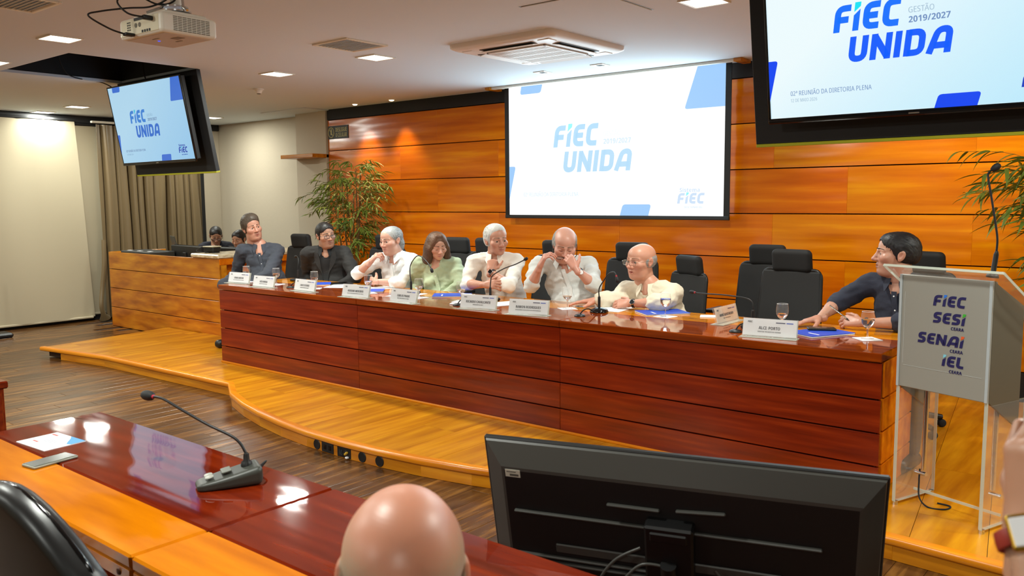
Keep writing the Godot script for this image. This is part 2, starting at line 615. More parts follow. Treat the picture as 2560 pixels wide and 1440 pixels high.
	for k in 2:
		var x0: float = [-8.35, -1.86][k]
		var r := MB.new()
		r.box(Vector3(x0 + 0.7, CE + 0.75, -3.57), Vector3(1.6, 0.05, 1.3))
		r.box(Vector3(x0 - 0.03, CE + 0.39, -3.57), Vector3(0.05, 0.73, 1.3))
		r.box(Vector3(x0 + 1.43, CE + 0.39, -3.57), Vector3(0.05, 0.73, 1.3))
		r.box(Vector3(x0 + 0.7, CE + 0.39, -4.15), Vector3(1.5, 0.73, 0.05))
		r.box(Vector3(x0 + 0.7, CE + 0.39, -2.99), Vector3(1.5, 0.73, 0.05))
		structure("trim_%d" % (k + 2), r.mesh(), M.black_soft)
	# small things on the walls
	var sh := thing("wall_shelf", "wooden floating shelf on the white pillar beside the panelled wall", "shelf", Vector3(-9.21, 2.16, -6.93))
	part("board", bx(Vector3(0, 0.024, 0), Vector3(0.68, 0.048, 0.28), 0.004), M.gold[1], sh)
	part("mounting_rail", bx(Vector3(0.05, 0.02, -0.125), Vector3(0.5, 0.03, 0.02), 0.002), M.gold[2], sh)
	var sg := thing("phone_sign", "small black sign asking to switch off mobile phones on the panelled wall", "sign", Vector3(-8.65, 2.475, ZW + 0.004))
	part("plate", bx(Vector3.ZERO, Vector3(0.40, 0.165, 0.006), 0.002), mat(Color8(26, 26, 18), 0.5), sg)
	var cream := mat(Color8(196, 190, 140), 0.6)
	var ring := MB.new()
	var pts := PackedVector3Array()
	for i in 25: pts.append(Vector3(-0.135 + cos(TAU * i / 24) * 0.056, sin(TAU * i / 24) * 0.062, 0.004))
	ring.tube(pts, [0.006], 6, false)
	ring.tube(PackedVector3Array([Vector3(-0.175, 0.043, 0.004), Vector3(-0.095, -0.043, 0.004)]), [0.005], 6)
	ring.box(Vector3(-0.135, 0, 0.003), Vector3(0.028, 0.06, 0.004))
	ring.box(Vector3(-0.135, 0.038, 0.003), Vector3(0.016, 0.02, 0.004))
	part("no_phone_symbol", ring.mesh(), cream, sg)
	text_part(sg, "DESLIGUE", Vector3(0.062, 0.03, 0.004), 0.052, cream, true, 0.22)
	text_part(sg, "O CELULAR", Vector3(0.062, -0.035, 0.004), 0.052, cream, true, 0.22)
	# roller screens and the curtain on the left wall
	var rs := thing("roller_screen", "wide off-white roller screen hanging over the left wall", "roller screen", Vector3(-11.7, 0, -2.9))
	var g := []
	for i in 13:
		var row := []
		for k in 25:
			var y := 0.06 + 2.615 * i / 12.0
			var sag := (1.0 - i / 12.0)
			var z := lerpf(2.0, -2.2 - 0.13 * sag, k / 24.0)
			row.append(Vector3(0.02 * sin(k * 0.7 + i * 0.35) * sag + 0.01 * sin(k * 2.1), y, z))
		g.append(row)
	part("fabric", MB.new().grid(g, false, 0.002).mesh(), M.screen_cloth, rs)
	part("bottom_bar", bx(Vector3(0, 0.055, -0.15), Vector3(0.03, 0.03, 4.3), 0.008), M.screen_cloth, rs)
	part("roller_tube", bx(Vector3(-0.02, 2.69, -0.1), Vector3(0.05, 0.05, 4.25), 0.02), M.black_soft, rs)
	var rs2 := thing("roller_blind", "narrow off-white blind behind the wide roller screen next to the curtain", "blind", Vector3(-11.81, 0, -5.25))
	part("fabric", bx(Vector3(0, 1.37, 0), Vector3(0.006, 2.6, 0.62), 0.002), M.screen_cloth, rs2)
	part("bottom_bar", bx(Vector3(0, 0.085, 0), Vector3(0.024, 0.03, 0.62), 0.006), M.screen_cloth, rs2)
	part("roller_tube", bx(Vector3(0.0, 2.655, 0), Vector3(0.04, 0.04, 0.62), 0.015), M.black_soft, rs2)
	var cu := thing("curtain", "taupe satin curtain in deep pleats hanging in the left corner", "curtain", Vector3(-11.66, 0, -5.36))
	var cg := []
	for i in 15:
		var y := 0.03 + 2.62 * i / 14.0
		var row := []
		for k in 151:
			var u := k / 150.0
			var spread := 1.0 + 0.03 * (1.0 - i / 14.0)
			var a := u * TAU * 11.0 + 1.5 * sin(u * 15.0 + 0.6) + 0.9 * sin(u * 37.0) + 0.3 * sin(i * 0.45 + u * 9.0)
			var amp := 0.066 * (0.75 + 0.4 * sin(u * 23.0)) * (0.85 + 0.25 * (1.0 - i / 14.0))
			row.append(Vector3(amp * sin(a) + 0.02 * sin(a * 2.0 + 1.0), y, -1.5 * u * spread + 0.018 * cos(a)))
		cg.append(row)
	part("pleats", MB.new().grid(cg, false, 0.003).mesh(), M.satin, cu)
	part("rail", bx(Vector3(0.0, 2.685, -0.75), Vector3(0.05, 0.03, 1.62), 0.006), M.white_plastic, cu)
	part("gathered_hem", MB.new().tube(smooth_path(PackedVector3Array([Vector3(0.06, 0.02, 0.05), Vector3(0.08, 0.2, 0.1), Vector3(0.05, 0.45, 0.06), Vector3(0.05, 0.75, 0.02), Vector3(0.04, 1.1, 0.0)])), [0.07, 0.075, 0.06, 0.045, 0.03], 12).mesh(), M.satin, cu)
	solo("speaker_foot", MB.new().box(Vector3(0, 0.03, 0), Vector3(0.26, 0.06, 0.34), 0.02).box(Vector3(-0.1, 0.4, 0), Vector3(0.04, 0.8, 0.04), 0.01).mesh(), M.black, "black foot of a stand on the dark floor at the left edge", "stand", at(-11.15, 0, -3.78))

func window_frame() -> ArrayMesh:
	var m := MB.new()
	m.box(Vector3(-11.85, 1.4, -6.98), Vector3(0.07, 2.7, 0.07), 0.006)
	m.box(Vector3(-11.85, 1.4, -5.55), Vector3(0.07, 2.7, 0.05), 0.006)
	m.box(Vector3(-11.88, 1.4, -6.27), Vector3(0.02, 2.6, 1.4))
	return m.mesh()

func text_mesh(s: String, size: float, bold := false) -> TextMesh:
	var t := TextMesh.new()
	var f := SystemFont.new()
	f.font_names = PackedStringArray(["Droid Sans"])
	f.font_weight = 700 if bold else 400
	t.font = f
	t.font_size = 48
	t.pixel_size = size / 48.0 * 1.38   # size is about the height of a capital letter
	t.depth = 0.001
	t.curve_step = 2.0
	t.text = s
	return t

# flat lettering; wide > 0 fits it to that width
func text_part(parent: Node, s: String, p: Vector3, size: float, m: Material, bold := false, wide := 0.0, called := "lettering", align := 0) -> MeshInstance3D:
	var t := text_mesh(s, size, bold)
	var o := part(called, t, m, parent)
	var w := t.get_aabb().size.x
	var k := wide / w if wide > 0.0 else 1.0
	o.transform = Transform3D(Basis().scaled(Vector3(k, 1, 1)), p + Vector3(align * w * k * 0.5, 0, 0))
	return o

# ---------------------------------------------------------------- ceiling
func lamp_panel(x: float, z: float, label: String, on := true, e := 1.0) -> void:
	var t := thing("ceiling_lamp", label, "ceiling light", Vector3(x, CE, z), 0.0, "square ceiling light panels")
	part("frame", MB.new().box(Vector3(0, -0.004, 0.112), Vector3(0.236, 0.01, 0.012), 0.002).box(Vector3(0, -0.004, -0.112), Vector3(0.236, 0.01, 0.012), 0.002).box(Vector3(0.112, -0.004, 0), Vector3(0.012, 0.01, 0.212), 0.002).box(Vector3(-0.112, -0.004, 0), Vector3(0.012, 0.01, 0.212), 0.002).mesh(), M.white_plastic, t)
	part("lamp_diffuser", bx(Vector3(0, -0.003, 0), Vector3(0.214, 0.006, 0.214)), M.lamp_glow, t)
	area("panel_light", Vector3(x, CE - 0.012, z), Vector3(x, 0, z), Vector2(0.21, 0.21), Color(0.97, 0.985, 0.95), 3.7 * e)

func ceiling_things() -> void:
	var spots := [[-6.38, -2.72, "square light panel nearest the projector"], [-6.69, -4.75, "square light panel between smoke detector and projector"], [-5.34, -4.75, "square light panel beside the air return grille"], [-10.72, -4.72, "square light panel left of the hanging television, nearer to it"], [-11.66, -4.7, "square light panel close to the left wall"], [-10.8, -6.57, "square light panel in the far left corner behind the hanging television"], [-2.4, -4.73, "square light panel at the top beside the right television"], [-7.84, -2.78, "square light panel at the left edge of the photo"]]
	for s in spots: lamp_panel(s[0], s[1], "lit white " + s[2], true, 0.7 if s[1] < -6.0 else 1.0)
	for s in [[-10.2, -1.0], [-7.2, -0.6], [-4.6, -0.6], [-2.2, -0.9], [-0.38, -2.75], [0.7, -4.75], [2.2, -6.4], [-9.0, 2.2], [-5.6, 2.2], [-2.4, 2.2], [0.8, 1.4]]:
		lamp_panel(s[0], s[1], "lit white square light panel over the audience behind the camera", true, 1.35)
	for k in 4:
		var x: float = [-8.08, -7.43, -1.75, -0.7][k]
		var t := thing("spot_lamp", ["small round spotlight over the left bamboo nearest the pillar", "small round spotlight over the left bamboo farther from the pillar", "small round spotlight hidden above the right television, left one", "small round spotlight hidden above the right television, right one"][k], "spotlight", Vector3(x, CE, -6.84), 0.0, "round spotlights before the panelled wall")
		part("ring", MB.new().lathe([Vector2(0.032, -0.006), Vector2(0.052, -0.006), Vector2(0.055, -0.002), Vector2(0.055, 0.0)], 24).mesh(), M.white_plastic, t)
		part("bulb", MB.new().lathe([Vector2(0.0, -0.02), Vector2(0.02, -0.017), Vector2(0.032, -0.006)], 20).mesh(), M.spot_glow, t)
		var sp := SpotLight3D.new()
		sp.name = "spot_light"
		add_child(sp, true)
		var sz := -6.84 if k < 2 else -6.35
		t.position.z = sz
		sp.transform = Transform3D(Basis.looking_at((Vector3(0.05, -1, 0.03) if k < 2 else Vector3(-0.12, -1, -0.55)).normalized(), Vector3.BACK), Vector3(x, CE - 0.03, sz))
		sp.light_color = Color(1.0, 0.86, 0.62)
		sp.light_energy = 1.4 if k < 2 else 1.7
		sp.spot_angle = 38.0 if k < 2 else 48.0
		sp.spot_angle_attenuation = 0.8
		sp.spot_range = 12.0
		sp.spot_attenuation = 2.0
		sp.light_size = 0.03
		sp.shadow_enabled = true
	for k in 2:
		var t := thing("square_spot", ["unlit square recessed spot over the projection screen, left one", "unlit square recessed spot over the projection screen, right one"][k], "spotlight", Vector3([-4.83, -4.2][k], CE, -6.33), 0.0, "square recessed spots")
		part("frame", MB.new().box(Vector3(0, -0.003, 0.05), Vector3(0.13, 0.008, 0.03), 0.002).box(Vector3(0, -0.003, -0.05), Vector3(0.13, 0.008, 0.03), 0.002).box(Vector3(0.05, -0.003, 0), Vector3(0.03, 0.008, 0.07), 0.002).box(Vector3(-0.05, -0.003, 0), Vector3(0.03, 0.008, 0.07), 0.002).mesh(), M.white_plastic, t)
		part("bulb", MB.new().lathe([Vector2(0, -0.012), Vector2(0.024, -0.01), Vector2(0.034, 0.0)], 16).mesh(), M.grey_plastic, t)
	var sd := thing("smoke_detector", "small round white smoke detector on the ceiling", "smoke detector", Vector3(-7.72, CE, -5.25))
	part("base", MB.new().lathe([Vector2(0, -0.015), Vector2(0.05, -0.015), Vector2(0.054, -0.01), Vector2(0.054, 0)], 24).mesh(), M.white_plastic, sd)
	part("sensor_head", MB.new().lathe([Vector2(0, -0.052), Vector2(0.024, -0.05), Vector2(0.03, -0.044), Vector2(0.034, -0.03), Vector2(0.046, -0.015)], 24).mesh(), M.white_plastic, sd)
	part("sensor_slot", MB.new().lathe([Vector2(0.0, -0.054), Vector2(0.018, -0.0535), Vector2(0.022, -0.05)], 20).mesh(), M.black_soft, sd)
	# return grilles
	for k in 2:
		var p: Vector3 = [Vector3(-5.05, CE, -4.245), Vector3(-5.42, CE, -2.05)][k]
		var t := thing("air_grille", ["square white air return grille between the light panel and the cassette unit", "grey air grille at the top left edge of the photo"][k], "air grille", p)
		var f := MB.new()
		for s in [-1.0, 1.0]:
			f.box(Vector3(0, -0.005, 0.19 * s), Vector3(0.4, 0.014, 0.022), 0.003)
			f.box(Vector3(0.19 * s, -0.005, 0), Vector3(0.022, 0.014, 0.36), 0.003)
		part("frame", f.mesh(), M.white_plastic, t)
		part("duct", bx(Vector3(0, 0.012, 0), Vector3(0.36, 0.01, 0.36)), M.grey_plastic, t)
		for i in 12:
			part("slat", MB.new().box(Vector3.ZERO, Vector3(0.36, 0.003, 0.024), 0.0, turned(Vector3(0, -0.002, -0.165 + 0.03 * i), 0, 35)).mesh(), M.ceiling, t)
	var hatch := thing("ceiling_hatch", "square plasterboard access hatch in the ceiling by the cassette unit", "hatch", Vector3(-3.03, CE, -4.42))
	part("lid", bx(Vector3(0, -0.002, 0), Vector3(0.56, 0.006, 0.6), 0.002), M.ceiling, hatch)
	part("gap", MB.new().box(Vector3(0.286, 0.0, 0), Vector3(0.006, 0.002, 0.62)).box(Vector3(-0.286, 0.0, 0), Vector3(0.006, 0.002, 0.62)).box(Vector3(0, 0.0, 0.306), Vector3(0.57, 0.002, 0.006)).box(Vector3(0, 0.0, -0.306), Vector3(0.57, 0.002, 0.006)).mesh(), M.grey_plastic, hatch)
	cassette()
	projector()

func rounded_rect(w: float, h: float, r: float, n := 6) -> PackedVector2Array:
	var p := PackedVector2Array()
	for c in 4:
		var cx: float = (w / 2 - r) * [1, -1, -1, 1][c]
		var cy: float = (h / 2 - r) * [1, 1, -1, -1][c]
		for i in n + 1:
			var a := PI / 2 * (c + float(i) / n)
			p.append(Vector2(cx + r * cos(a), cy + r * sin(a)))
	return p

func cassette() -> void:
	var t := thing("air_conditioner", "white four-way ceiling cassette air conditioner before the projection screen", "air conditioner", Vector3(-4.04, CE, -5.235))
	var down := Transform3D(Basis(Vector3.RIGHT, PI / 2), Vector3.ZERO)   # x,y of a polygon to x,z; pushed downwards
	var body := MB.new()
	var wht: StandardMaterial3D = mat(Color8(236, 236, 232), 0.35)
	# dished face: three rings
	var loops := []
	for q in [[0.98, 0.0, 0.05], [0.98, -0.03, 0.06], [0.93, -0.045, 0.07], [0.86, -0.05, 0.1], [0.56, -0.056, 0.05]]:
		var row := []
		for v in rounded_rect(q[0], q[0], q[2], 5): row.append(Vector3(v.x, q[1], v.y))
		loops.append(row)
	loops.reverse()
	body.grid(loops, true)
	part("fascia", body.mesh(), wht, t)
	for k in 4:
		var a := PI / 2 * k
		var xf := Transform3D(Basis(Vector3.UP, a), Vector3.ZERO)
		part("outlet", MB.new().box(Vector3(0, -0.05, 0.36), Vector3(0.5, 0.012, 0.075), 0.004).mesh(), M.black, t, xf)
		part("flap", MB.new().box(Vector3.ZERO, Vector3(0.49, 0.006, 0.058), 0.002, turned(Vector3(0, -0.06, 0.347), 0, 12)).mesh(), wht, t, xf)
		part("corner_cap", MB.new().box(Vector3(0.36, -0.052, 0.36), Vector3(0.1, 0.006, 0.1), 0.002).mesh(), wht, t, xf)
	var gr: MeshInstance3D = part("grille", MB.new().box(Vector3(0, -0.054, 0), Vector3(0.54, 0.006, 0.54)).mesh(), mat(Color8(120, 124, 124), 0.6), t)
	for i in 22:
		part("slat", bx(Vector3(0, -0.061, -0.25 + 0.0238 * i), Vector3(0.52, 0.008, 0.012 if i % 6 != 5 else 0.022), 0.001), wht, gr)
	for s in [-1.0, 1.0]:
		part("grille_rim", MB.new().box(Vector3(0.268 * s, -0.061, 0), Vector3(0.02, 0.01, 0.556), 0.003).box(Vector3(0, -0.061, 0.268 * s), Vector3(0.556, 0.01, 0.02), 0.003).mesh(), wht, gr)

func projector() -> void:
	# corner at the photo's left is the rear; the long vented side faces the camera's right
	var t := thing("projector", "white projector hanging from the ceiling near the top left", "projector", Vector3(-4.2, 2.487, -2.33), deg_to_rad(2.0))
	var cas: Material = M.white_plastic
	part("case", MB.new().cushion(Vector3(0.40, 0.1, 0.31), 0.02).mesh(), cas, t)
	part("top_cover", MB.new().cushion(Vector3(0.30, 0.03, 0.24), 0.014, at(0.02, 0.052, 0)).mesh(), cas, t)
	part("bottom_plate", bx(Vector3(0, -0.049, 0), Vector3(0.35, 0.006, 0.26), 0.003), mat(Color8(206, 200, 196), 0.5), t)
	part("standby_lamp", MB.new().lathe([Vector2(0, -0.004), Vector2(0.006, -0.003), Vector2(0.007, 0)], 12, at(-0.04, -0.052, 0.03)).mesh(), glow(Color(0.3, 0.35, 1.0), 1.2), t)
	part("rating_label", MB.new().box(Vector3(0.1, -0.053, 0.01), Vector3(0.07, 0.001, 0.04)).box(Vector3(0.03, -0.053, -0.04), Vector3(0.05, 0.001, 0.012)).box(Vector3(0.0, -0.053, 0.07), Vector3(0.06, 0.001, 0.008)).mesh(), mat(Color8(150, 140, 132), 0.7), t)
	# vents on the +x side
	for r in 9:
		for c in 8:
			part("vent_slot", bx(Vector3(0.2005, -0.034 + 0.0082 * r, -0.098 + 0.0255 * c), Vector3(0.003, 0.0038, 0.021)), M.vent_grey, t)
	# rear panel on the +z side
	part("rear_panel", bx(Vector3(0, 0.0, 0.1535), Vector3(0.35, 0.08, 0.006), 0.004), mat(Color8(222, 214, 186), 0.5), t)
	for i in 4: part("socket", bx(Vector3(0.03 + 0.022 * i, -0.03, 0.157), Vector3(0.012, 0.012, 0.004)), M.black, t)
	for i in 12: part("keypad_key", bx(Vector3(-0.11 + 0.012 * (i % 3), 0.025 - 0.012 * (i / 3), 0.157), Vector3(0.006, 0.007, 0.002)), M.black, t)
	part("socket", bx(Vector3(0.0, 0.034, 0.157), Vector3(0.09, 0.014, 0.004)), M.black, t)
	for k in 2:
		part("round_socket", MB.new().lathe([Vector2(0.0, 0.003), Vector2(0.011, 0.003), Vector2(0.012, 0)], 14, Transform3D(Basis(Vector3.RIGHT, PI / 2), Vector3(-0.03 + 0.035 * k, 0.005, 0.156))).mesh(), mat(Color8(110, 104, 88), 0.5), t)
	part("power_plug", MB.new().cushion(Vector3(0.026, 0.022, 0.05), 0.007, at(0.12, 0.02, 0.18)).mesh(), M.black, t)
	part("video_plug", MB.new().cushion(Vector3(0.036, 0.016, 0.05), 0.006, at(-0.06, -0.04, 0.18)).mesh(), M.black, t)
	part("power_cable", MB.new().tube(smooth_path(PackedVector3Array([Vector3(0.12, 0.02, 0.2), Vector3(0.1, 0.03, 0.27), Vector3(0.05, 0.09, 0.29), Vector3(0.02, 0.15, 0.2), Vector3(0.05, 0.11, 0.08), Vector3(0.12, 0.14, 0.02), Vector3(0.13, 0.281, 0.0)])), [0.0045], 8).mesh(), M.black, t)
	part("video_cable", MB.new().tube(smooth_path(PackedVector3Array([Vector3(-0.06, -0.04, 0.2), Vector3(-0.08, -0.02, 0.27), Vector3(-0.1, 0.03, 0.36), Vector3(-0.1, 0.06, 0.3), Vector3(-0.06, 0.09, 0.18), Vector3(0.03, 0.1, 0.1), Vector3(0.1, 0.16, 0.03), Vector3(0.13, 0.281, 0.0)])), [0.0045], 8).mesh(), M.black, t)
	part("mount_plate", MB.new().lathe([Vector2(0, 0.0), Vector2(0.075, 0.0), Vector2(0.075, 0.008), Vector2(0.0, 0.008)], 24, at(0.08, 0.075, 0.0), true).lathe([Vector2(0, 0.0), Vector2(0.06, 0.0), Vector2(0.06, 0.006), Vector2(0.0, 0.006)], 24, at(0.08, 0.1, 0), true).mesh(), M.chrome, t)
	for k in 3:
		var a := TAU * k / 3
		part("bracket_arm", MB.new().tube(PackedVector3Array([Vector3(0.08 + 0.06 * cos(a), 0.14, 0.06 * sin(a)), Vector3(0.08 + 0.065 * cos(a), 0.1, 0.065 * sin(a)), Vector3(0.05 + 0.13 * cos(a), 0.075, 0.12 * sin(a))]), [0.007], 8).mesh(), M.chrome, t)
	part("mount_pole", MB.new().lathe([Vector2(0.027, 0.1), Vector2(0.027, 0.283)], 20, at(0.08, 0, 0)).mesh(), M.white_plastic, t)
	part("mount_flange", MB.new().lathe([Vector2(0.027, 0.268), Vector2(0.07, 0.272), Vector2(0.07, 0.282)], 20, at(0.08, 0, 0)).mesh(), M.white_plastic, t)
# ---------------------------------------------------------------- stage
func stage_edge() -> PackedVector2Array:
	# front edge seen from above (x, z), left to right
	var p := PackedVector2Array([Vector2(-9.38, -3.6), Vector2(-8.3, -3.76), Vector2(-6.21, -3.82)])
	for i in range(1, 13):
		var u := i / 12.0
		var x := lerpf(-6.21, -2.1, u)
		p.append(Vector2(x, -3.82 + 0.52 * sin(PI * u) ** 0.72))
	p.append(Vector2(-1.0, -3.84)); p.append(Vector2(0.0, -3.76)); p.append(Vector2(1.1, -3.6))
	return p

func stage() -> void:
	var t := thing("stage_platform", "low wooden stage with a curved yellow nosing under the long table", "stage")
	var e := stage_edge()
	var outline := e.duplicate()
	for q in [Vector2(1.4, -4.8), Vector2(1.4, ZW), Vector2(-8.9, ZW), Vector2(-8.9, -5.17), Vector2(-9.63, -5.17)]: outline.append(q)
	var flat := Transform3D(Basis(Vector3(1, 0, 0), Vector3(0, 0, 1), Vector3(0, -1, 0)), Vector3.ZERO)   # polygon y becomes z, pushed down
	part("core", MB.new().prism(Geometry2D.offset_polygon(outline, -0.06)[0], 0.012, 0.1, flat.translated(Vector3(0, ST, 0))).mesh(), mat(Color8(60, 34, 12), 0.8), t)
	# planks fan out slightly towards the right
	var k := 0
	var x := -9.7
	var widths := [0.30, 0.30, 0.30]
	while x < 1.3:
		var w: float = widths[k % 3]
		var strip := PackedVector2Array([plank_x(x + 0.0012, -3.0), plank_x(x + w - 0.0012, -3.0), plank_x(x + w - 0.0012, ZW), plank_x(x + 0.0012, ZW)])
		# each strip is cut across in two or three lengths
		var cuts := [ZW - 0.1, -6.0 + 0.5 * (k % 3), -4.55 + 0.33 * ((k * 2) % 3), -2.9]
		for c in 3:
			var band := PackedVector2Array([Vector2(-12, cuts[c] + 0.001), Vector2(3, cuts[c] + 0.001), Vector2(3, cuts[c + 1] - 0.001), Vector2(-12, cuts[c + 1] - 0.001)])
			for a in Geometry2D.intersect_polygons(strip, band):
				for b in Geometry2D.intersect_polygons(a, Geometry2D.offset_polygon(outline, -0.045)[0]):
					if b.size() >= 3:
						part("plank", MB.new().prism(b, 0.0, 0.014, flat.translated(Vector3(0, ST, 0))).mesh(), M.stage[(k * 2 + c) % 4], t)
		x += w
		k += 1
	# nosing: a rounded strip along the front edge, in sections
	var cutsn := [0, 1, 2, 8, 15, 18]
	for s in 5:
		var rows := []
		var prof := [Vector2(-0.05, -0.001), Vector2(-0.008, 0.0), Vector2(0.002, -0.006), Vector2(0.006, -0.018), Vector2(0.004, -0.034), Vector2(-0.002, -0.04), Vector2(-0.05, -0.04)]
		for q in prof:
			var row := []
			for i in range(cutsn[s], mini(cutsn[s + 1], e.size() - 1) + 1):
				var d := (e[mini(i + 1, e.size() - 1)] - e[maxi(i - 1, 0)]).normalized()
				var nn := Vector2(-d.y, d.x)   # towards the audience
				row.append(Vector3(e[i].x + nn.x * q.x, ST + q.y + 0.0015, e[i].y + nn.y * q.x))
			rows.append(row)
		rows.reverse()
		part("nosing", MB.new().grid(rows).mesh(), M.nosing, t)
	# riser boards below, set back a little
	for s in e.size() - 1:
		var a := e[s]
		var b := e[s + 1]
		if s == 0: a = a.lerp(b, 0.32)          # the pointed tip overhangs
		if s == e.size() - 2: b = b.lerp(a, 0.32)
		var d := (b - a).normalized()
		var inn := Vector2(d.y, -d.x) * 0.018
		var mid := (a + b) / 2 + inn
		part("riser", MB.new().box(Vector3.ZERO, Vector3(a.distance_to(b) + 0.003, ST - 0.035, 0.016), 0.002, Transform3D(Basis(Vector3.UP, -atan2(d.y, d.x)), Vector3(mid.x, (ST - 0.035) / 2, mid.y))).mesh(), M.gold[s % 4], t)
	# floor-box sockets in the riser
	var kinds := ["round_hole", "socket_plate", "cable_box", "round_hole", "round_hole"]
	var px := [-4.385, -4.27, -4.105, -3.94, -3.79]
	for i in 5:
		var z := edge_z(px[i])
		var d := Vector2(0.1, edge_z(px[i] + 0.05) - edge_z(px[i] - 0.05)).normalized()
		var xf := Transform3D(Basis(Vector3.UP, -atan2(d.y, d.x)), Vector3(px[i], 0.038, z - 0.012))
		var ch := thing(kinds[i], ["round black cable hole in the stage front, left of the socket plate", "square black double socket plate in the stage front", "open square black cable box in the stage front with a yellow plug", "round black cable hole in the stage front, right of the open box", "round black cable hole in the stage front, nearest the floor television"][i], ["cable hole", "socket", "socket", "cable hole", "cable hole"][i], xf.origin)
		ch.transform = xf
		if kinds[i] == "round_hole":
			part("rim", MB.new().lathe([Vector2(0.0, 0.0045), Vector2(0.027, 0.0045), Vector2(0.028, 0.006), Vector2(0.032, 0.007), Vector2(0.034, 0.002)], 20, Transform3D(Basis(Vector3.RIGHT, PI / 2), Vector3.ZERO)).mesh(), M.black, ch)
		else:
			part("plate", bx(Vector3(0, 0, 0), Vector3(0.125, 0.068, 0.012), 0.003), M.black, ch)
			for s in [-1, 1]:
				part("socket_hole", bx(Vector3(0.025 * s, 0, 0.0065), Vector3(0.022, 0.03, 0.003)), M.black_gloss if i == 1 else M.grey_plastic, ch)
			if i == 2:
				part("yellow_plug", MB.new().cushion(Vector3(0.026, 0.014, 0.02), 0.005, turned(Vector3(0.03, 0.0, 0.014), 0, 0, 40)).mesh(), mat(Color8(200, 160, 40), 0.5), ch)
				part("white_plug", MB.new().cushion(Vector3(0.02, 0.012, 0.018), 0.004, at(0.035, -0.026, 0.012)).mesh(), M.paper, ch)
				part("cable", MB.new().tube(smooth_path(PackedVector3Array([Vector3(-0.03, 0.02, 0.01), Vector3(-0.01, -0.015, 0.016), Vector3(0.02, 0.01, 0.016)])), [0.003], 6).mesh(), M.rubber, ch)

func plank_x(x: float, z: float) -> Vector2:
	var c := -4.4
	var f := 1.0 + (z + 4.3) / 24.0 * smoothstep(-4.5, -1.5, x)
	return Vector2(c + (x - c) * f, z)

func edge_z(x: float) -> float:
	var e := stage_edge()
	for i in e.size() - 1:
		if x >= e[i].x and x <= e[i + 1].x: return lerpf(e[i].y, e[i + 1].y, (x - e[i].x) / (e[i + 1].x - e[i].x))
	return e[0].y

# ---------------------------------------------------------------- the long table on the stage
func big_table() -> void:
	var x0 := -7.09
	var x1 := -1.2
	var z1 := -4.3
	var z0 := -5.125
	var t := thing("long_table", "long mahogany panel table with a glossy top on the stage", "table", Vector3((x0 + x1) / 2, ST, (z0 + z1) / 2))
	var o := -t.position
	var cm := (x0 + x1) / 2
	# top: red-brown front strip, gold strip behind, red-brown ends
	var th := 0.045
	var cuts := [x0, -5.13, -3.16, x1]
	for i in 3:
		part("top_front_board", bx(o + Vector3((cuts[i] + cuts[i + 1]) / 2, TT - th / 2, z1 - 0.235), Vector3(cuts[i + 1] - cuts[i] - 0.001, th, 0.47), 0.004), M.top_red, t)
		part("top_back_board", bx(o + Vector3((cuts[i] + cuts[i + 1]) / 2, TT - th / 2, (z0 + z1 - 0.47) / 2), Vector3(cuts[i + 1] - cuts[i] - 0.001, th, z1 - 0.47 - z0 - 0.001), 0.004), M.top_gold, t)
	# front: a lip and four rows of panels, three across
	var rows := [ST + 0.004, 0.265, 0.435, 0.605, 0.793]
	for i in 3:
		for r in 4:
			part("front_panel", bx(o + Vector3((cuts[i] + cuts[i + 1]) / 2, (rows[r] + rows[r + 1]) / 2, z1 - 0.022), Vector3(cuts[i + 1] - cuts[i] - 0.002, rows[r + 1] - rows[r] - 0.008, 0.024), 0.002), M.mahog[(i + r * 2) % 4], t)
	for s in 2:
		var x: float = [x0 + 0.014, x1 - 0.014][s]
		for r in 4:
			part("end_panel", bx(o + Vector3(x, (rows[r] + rows[r + 1]) / 2, (z0 + z1) / 2 - 0.02), Vector3(0.026, rows[r + 1] - rows[r] - 0.008, 0.74), 0.002), M.orange[(r + s) % 4] if s == 1 else M.mahog[r], t)
	part("carcass", MB.new().box(o + Vector3(cm, 0.45, z1 - 0.045), Vector3(x1 - x0 - 0.06, 0.68, 0.02)).box(o + Vector3(x0 + 0.035, 0.45, (z0 + z1) / 2 - 0.02), Vector3(0.014, 0.68, 0.74)).box(o + Vector3(x1 - 0.035, 0.45, (z0 + z1) / 2 - 0.02), Vector3(0.014, 0.68, 0.74)).mesh(), mat(Color8(30, 10, 6), 0.8), t)
	for x in [-5.13, -3.16]:
		part("support", bx(o + Vector3(x, 0.45, (z0 + z1) / 2), Vector3(0.04, 0.68, 0.6), 0.003), M.mahog[1], t)
	part("skirting", bx(o + Vector3(cm, ST + 0.008, z1 - 0.004), Vector3(x1 - x0, 0.016, 0.014), 0.003), M.nosing, t)

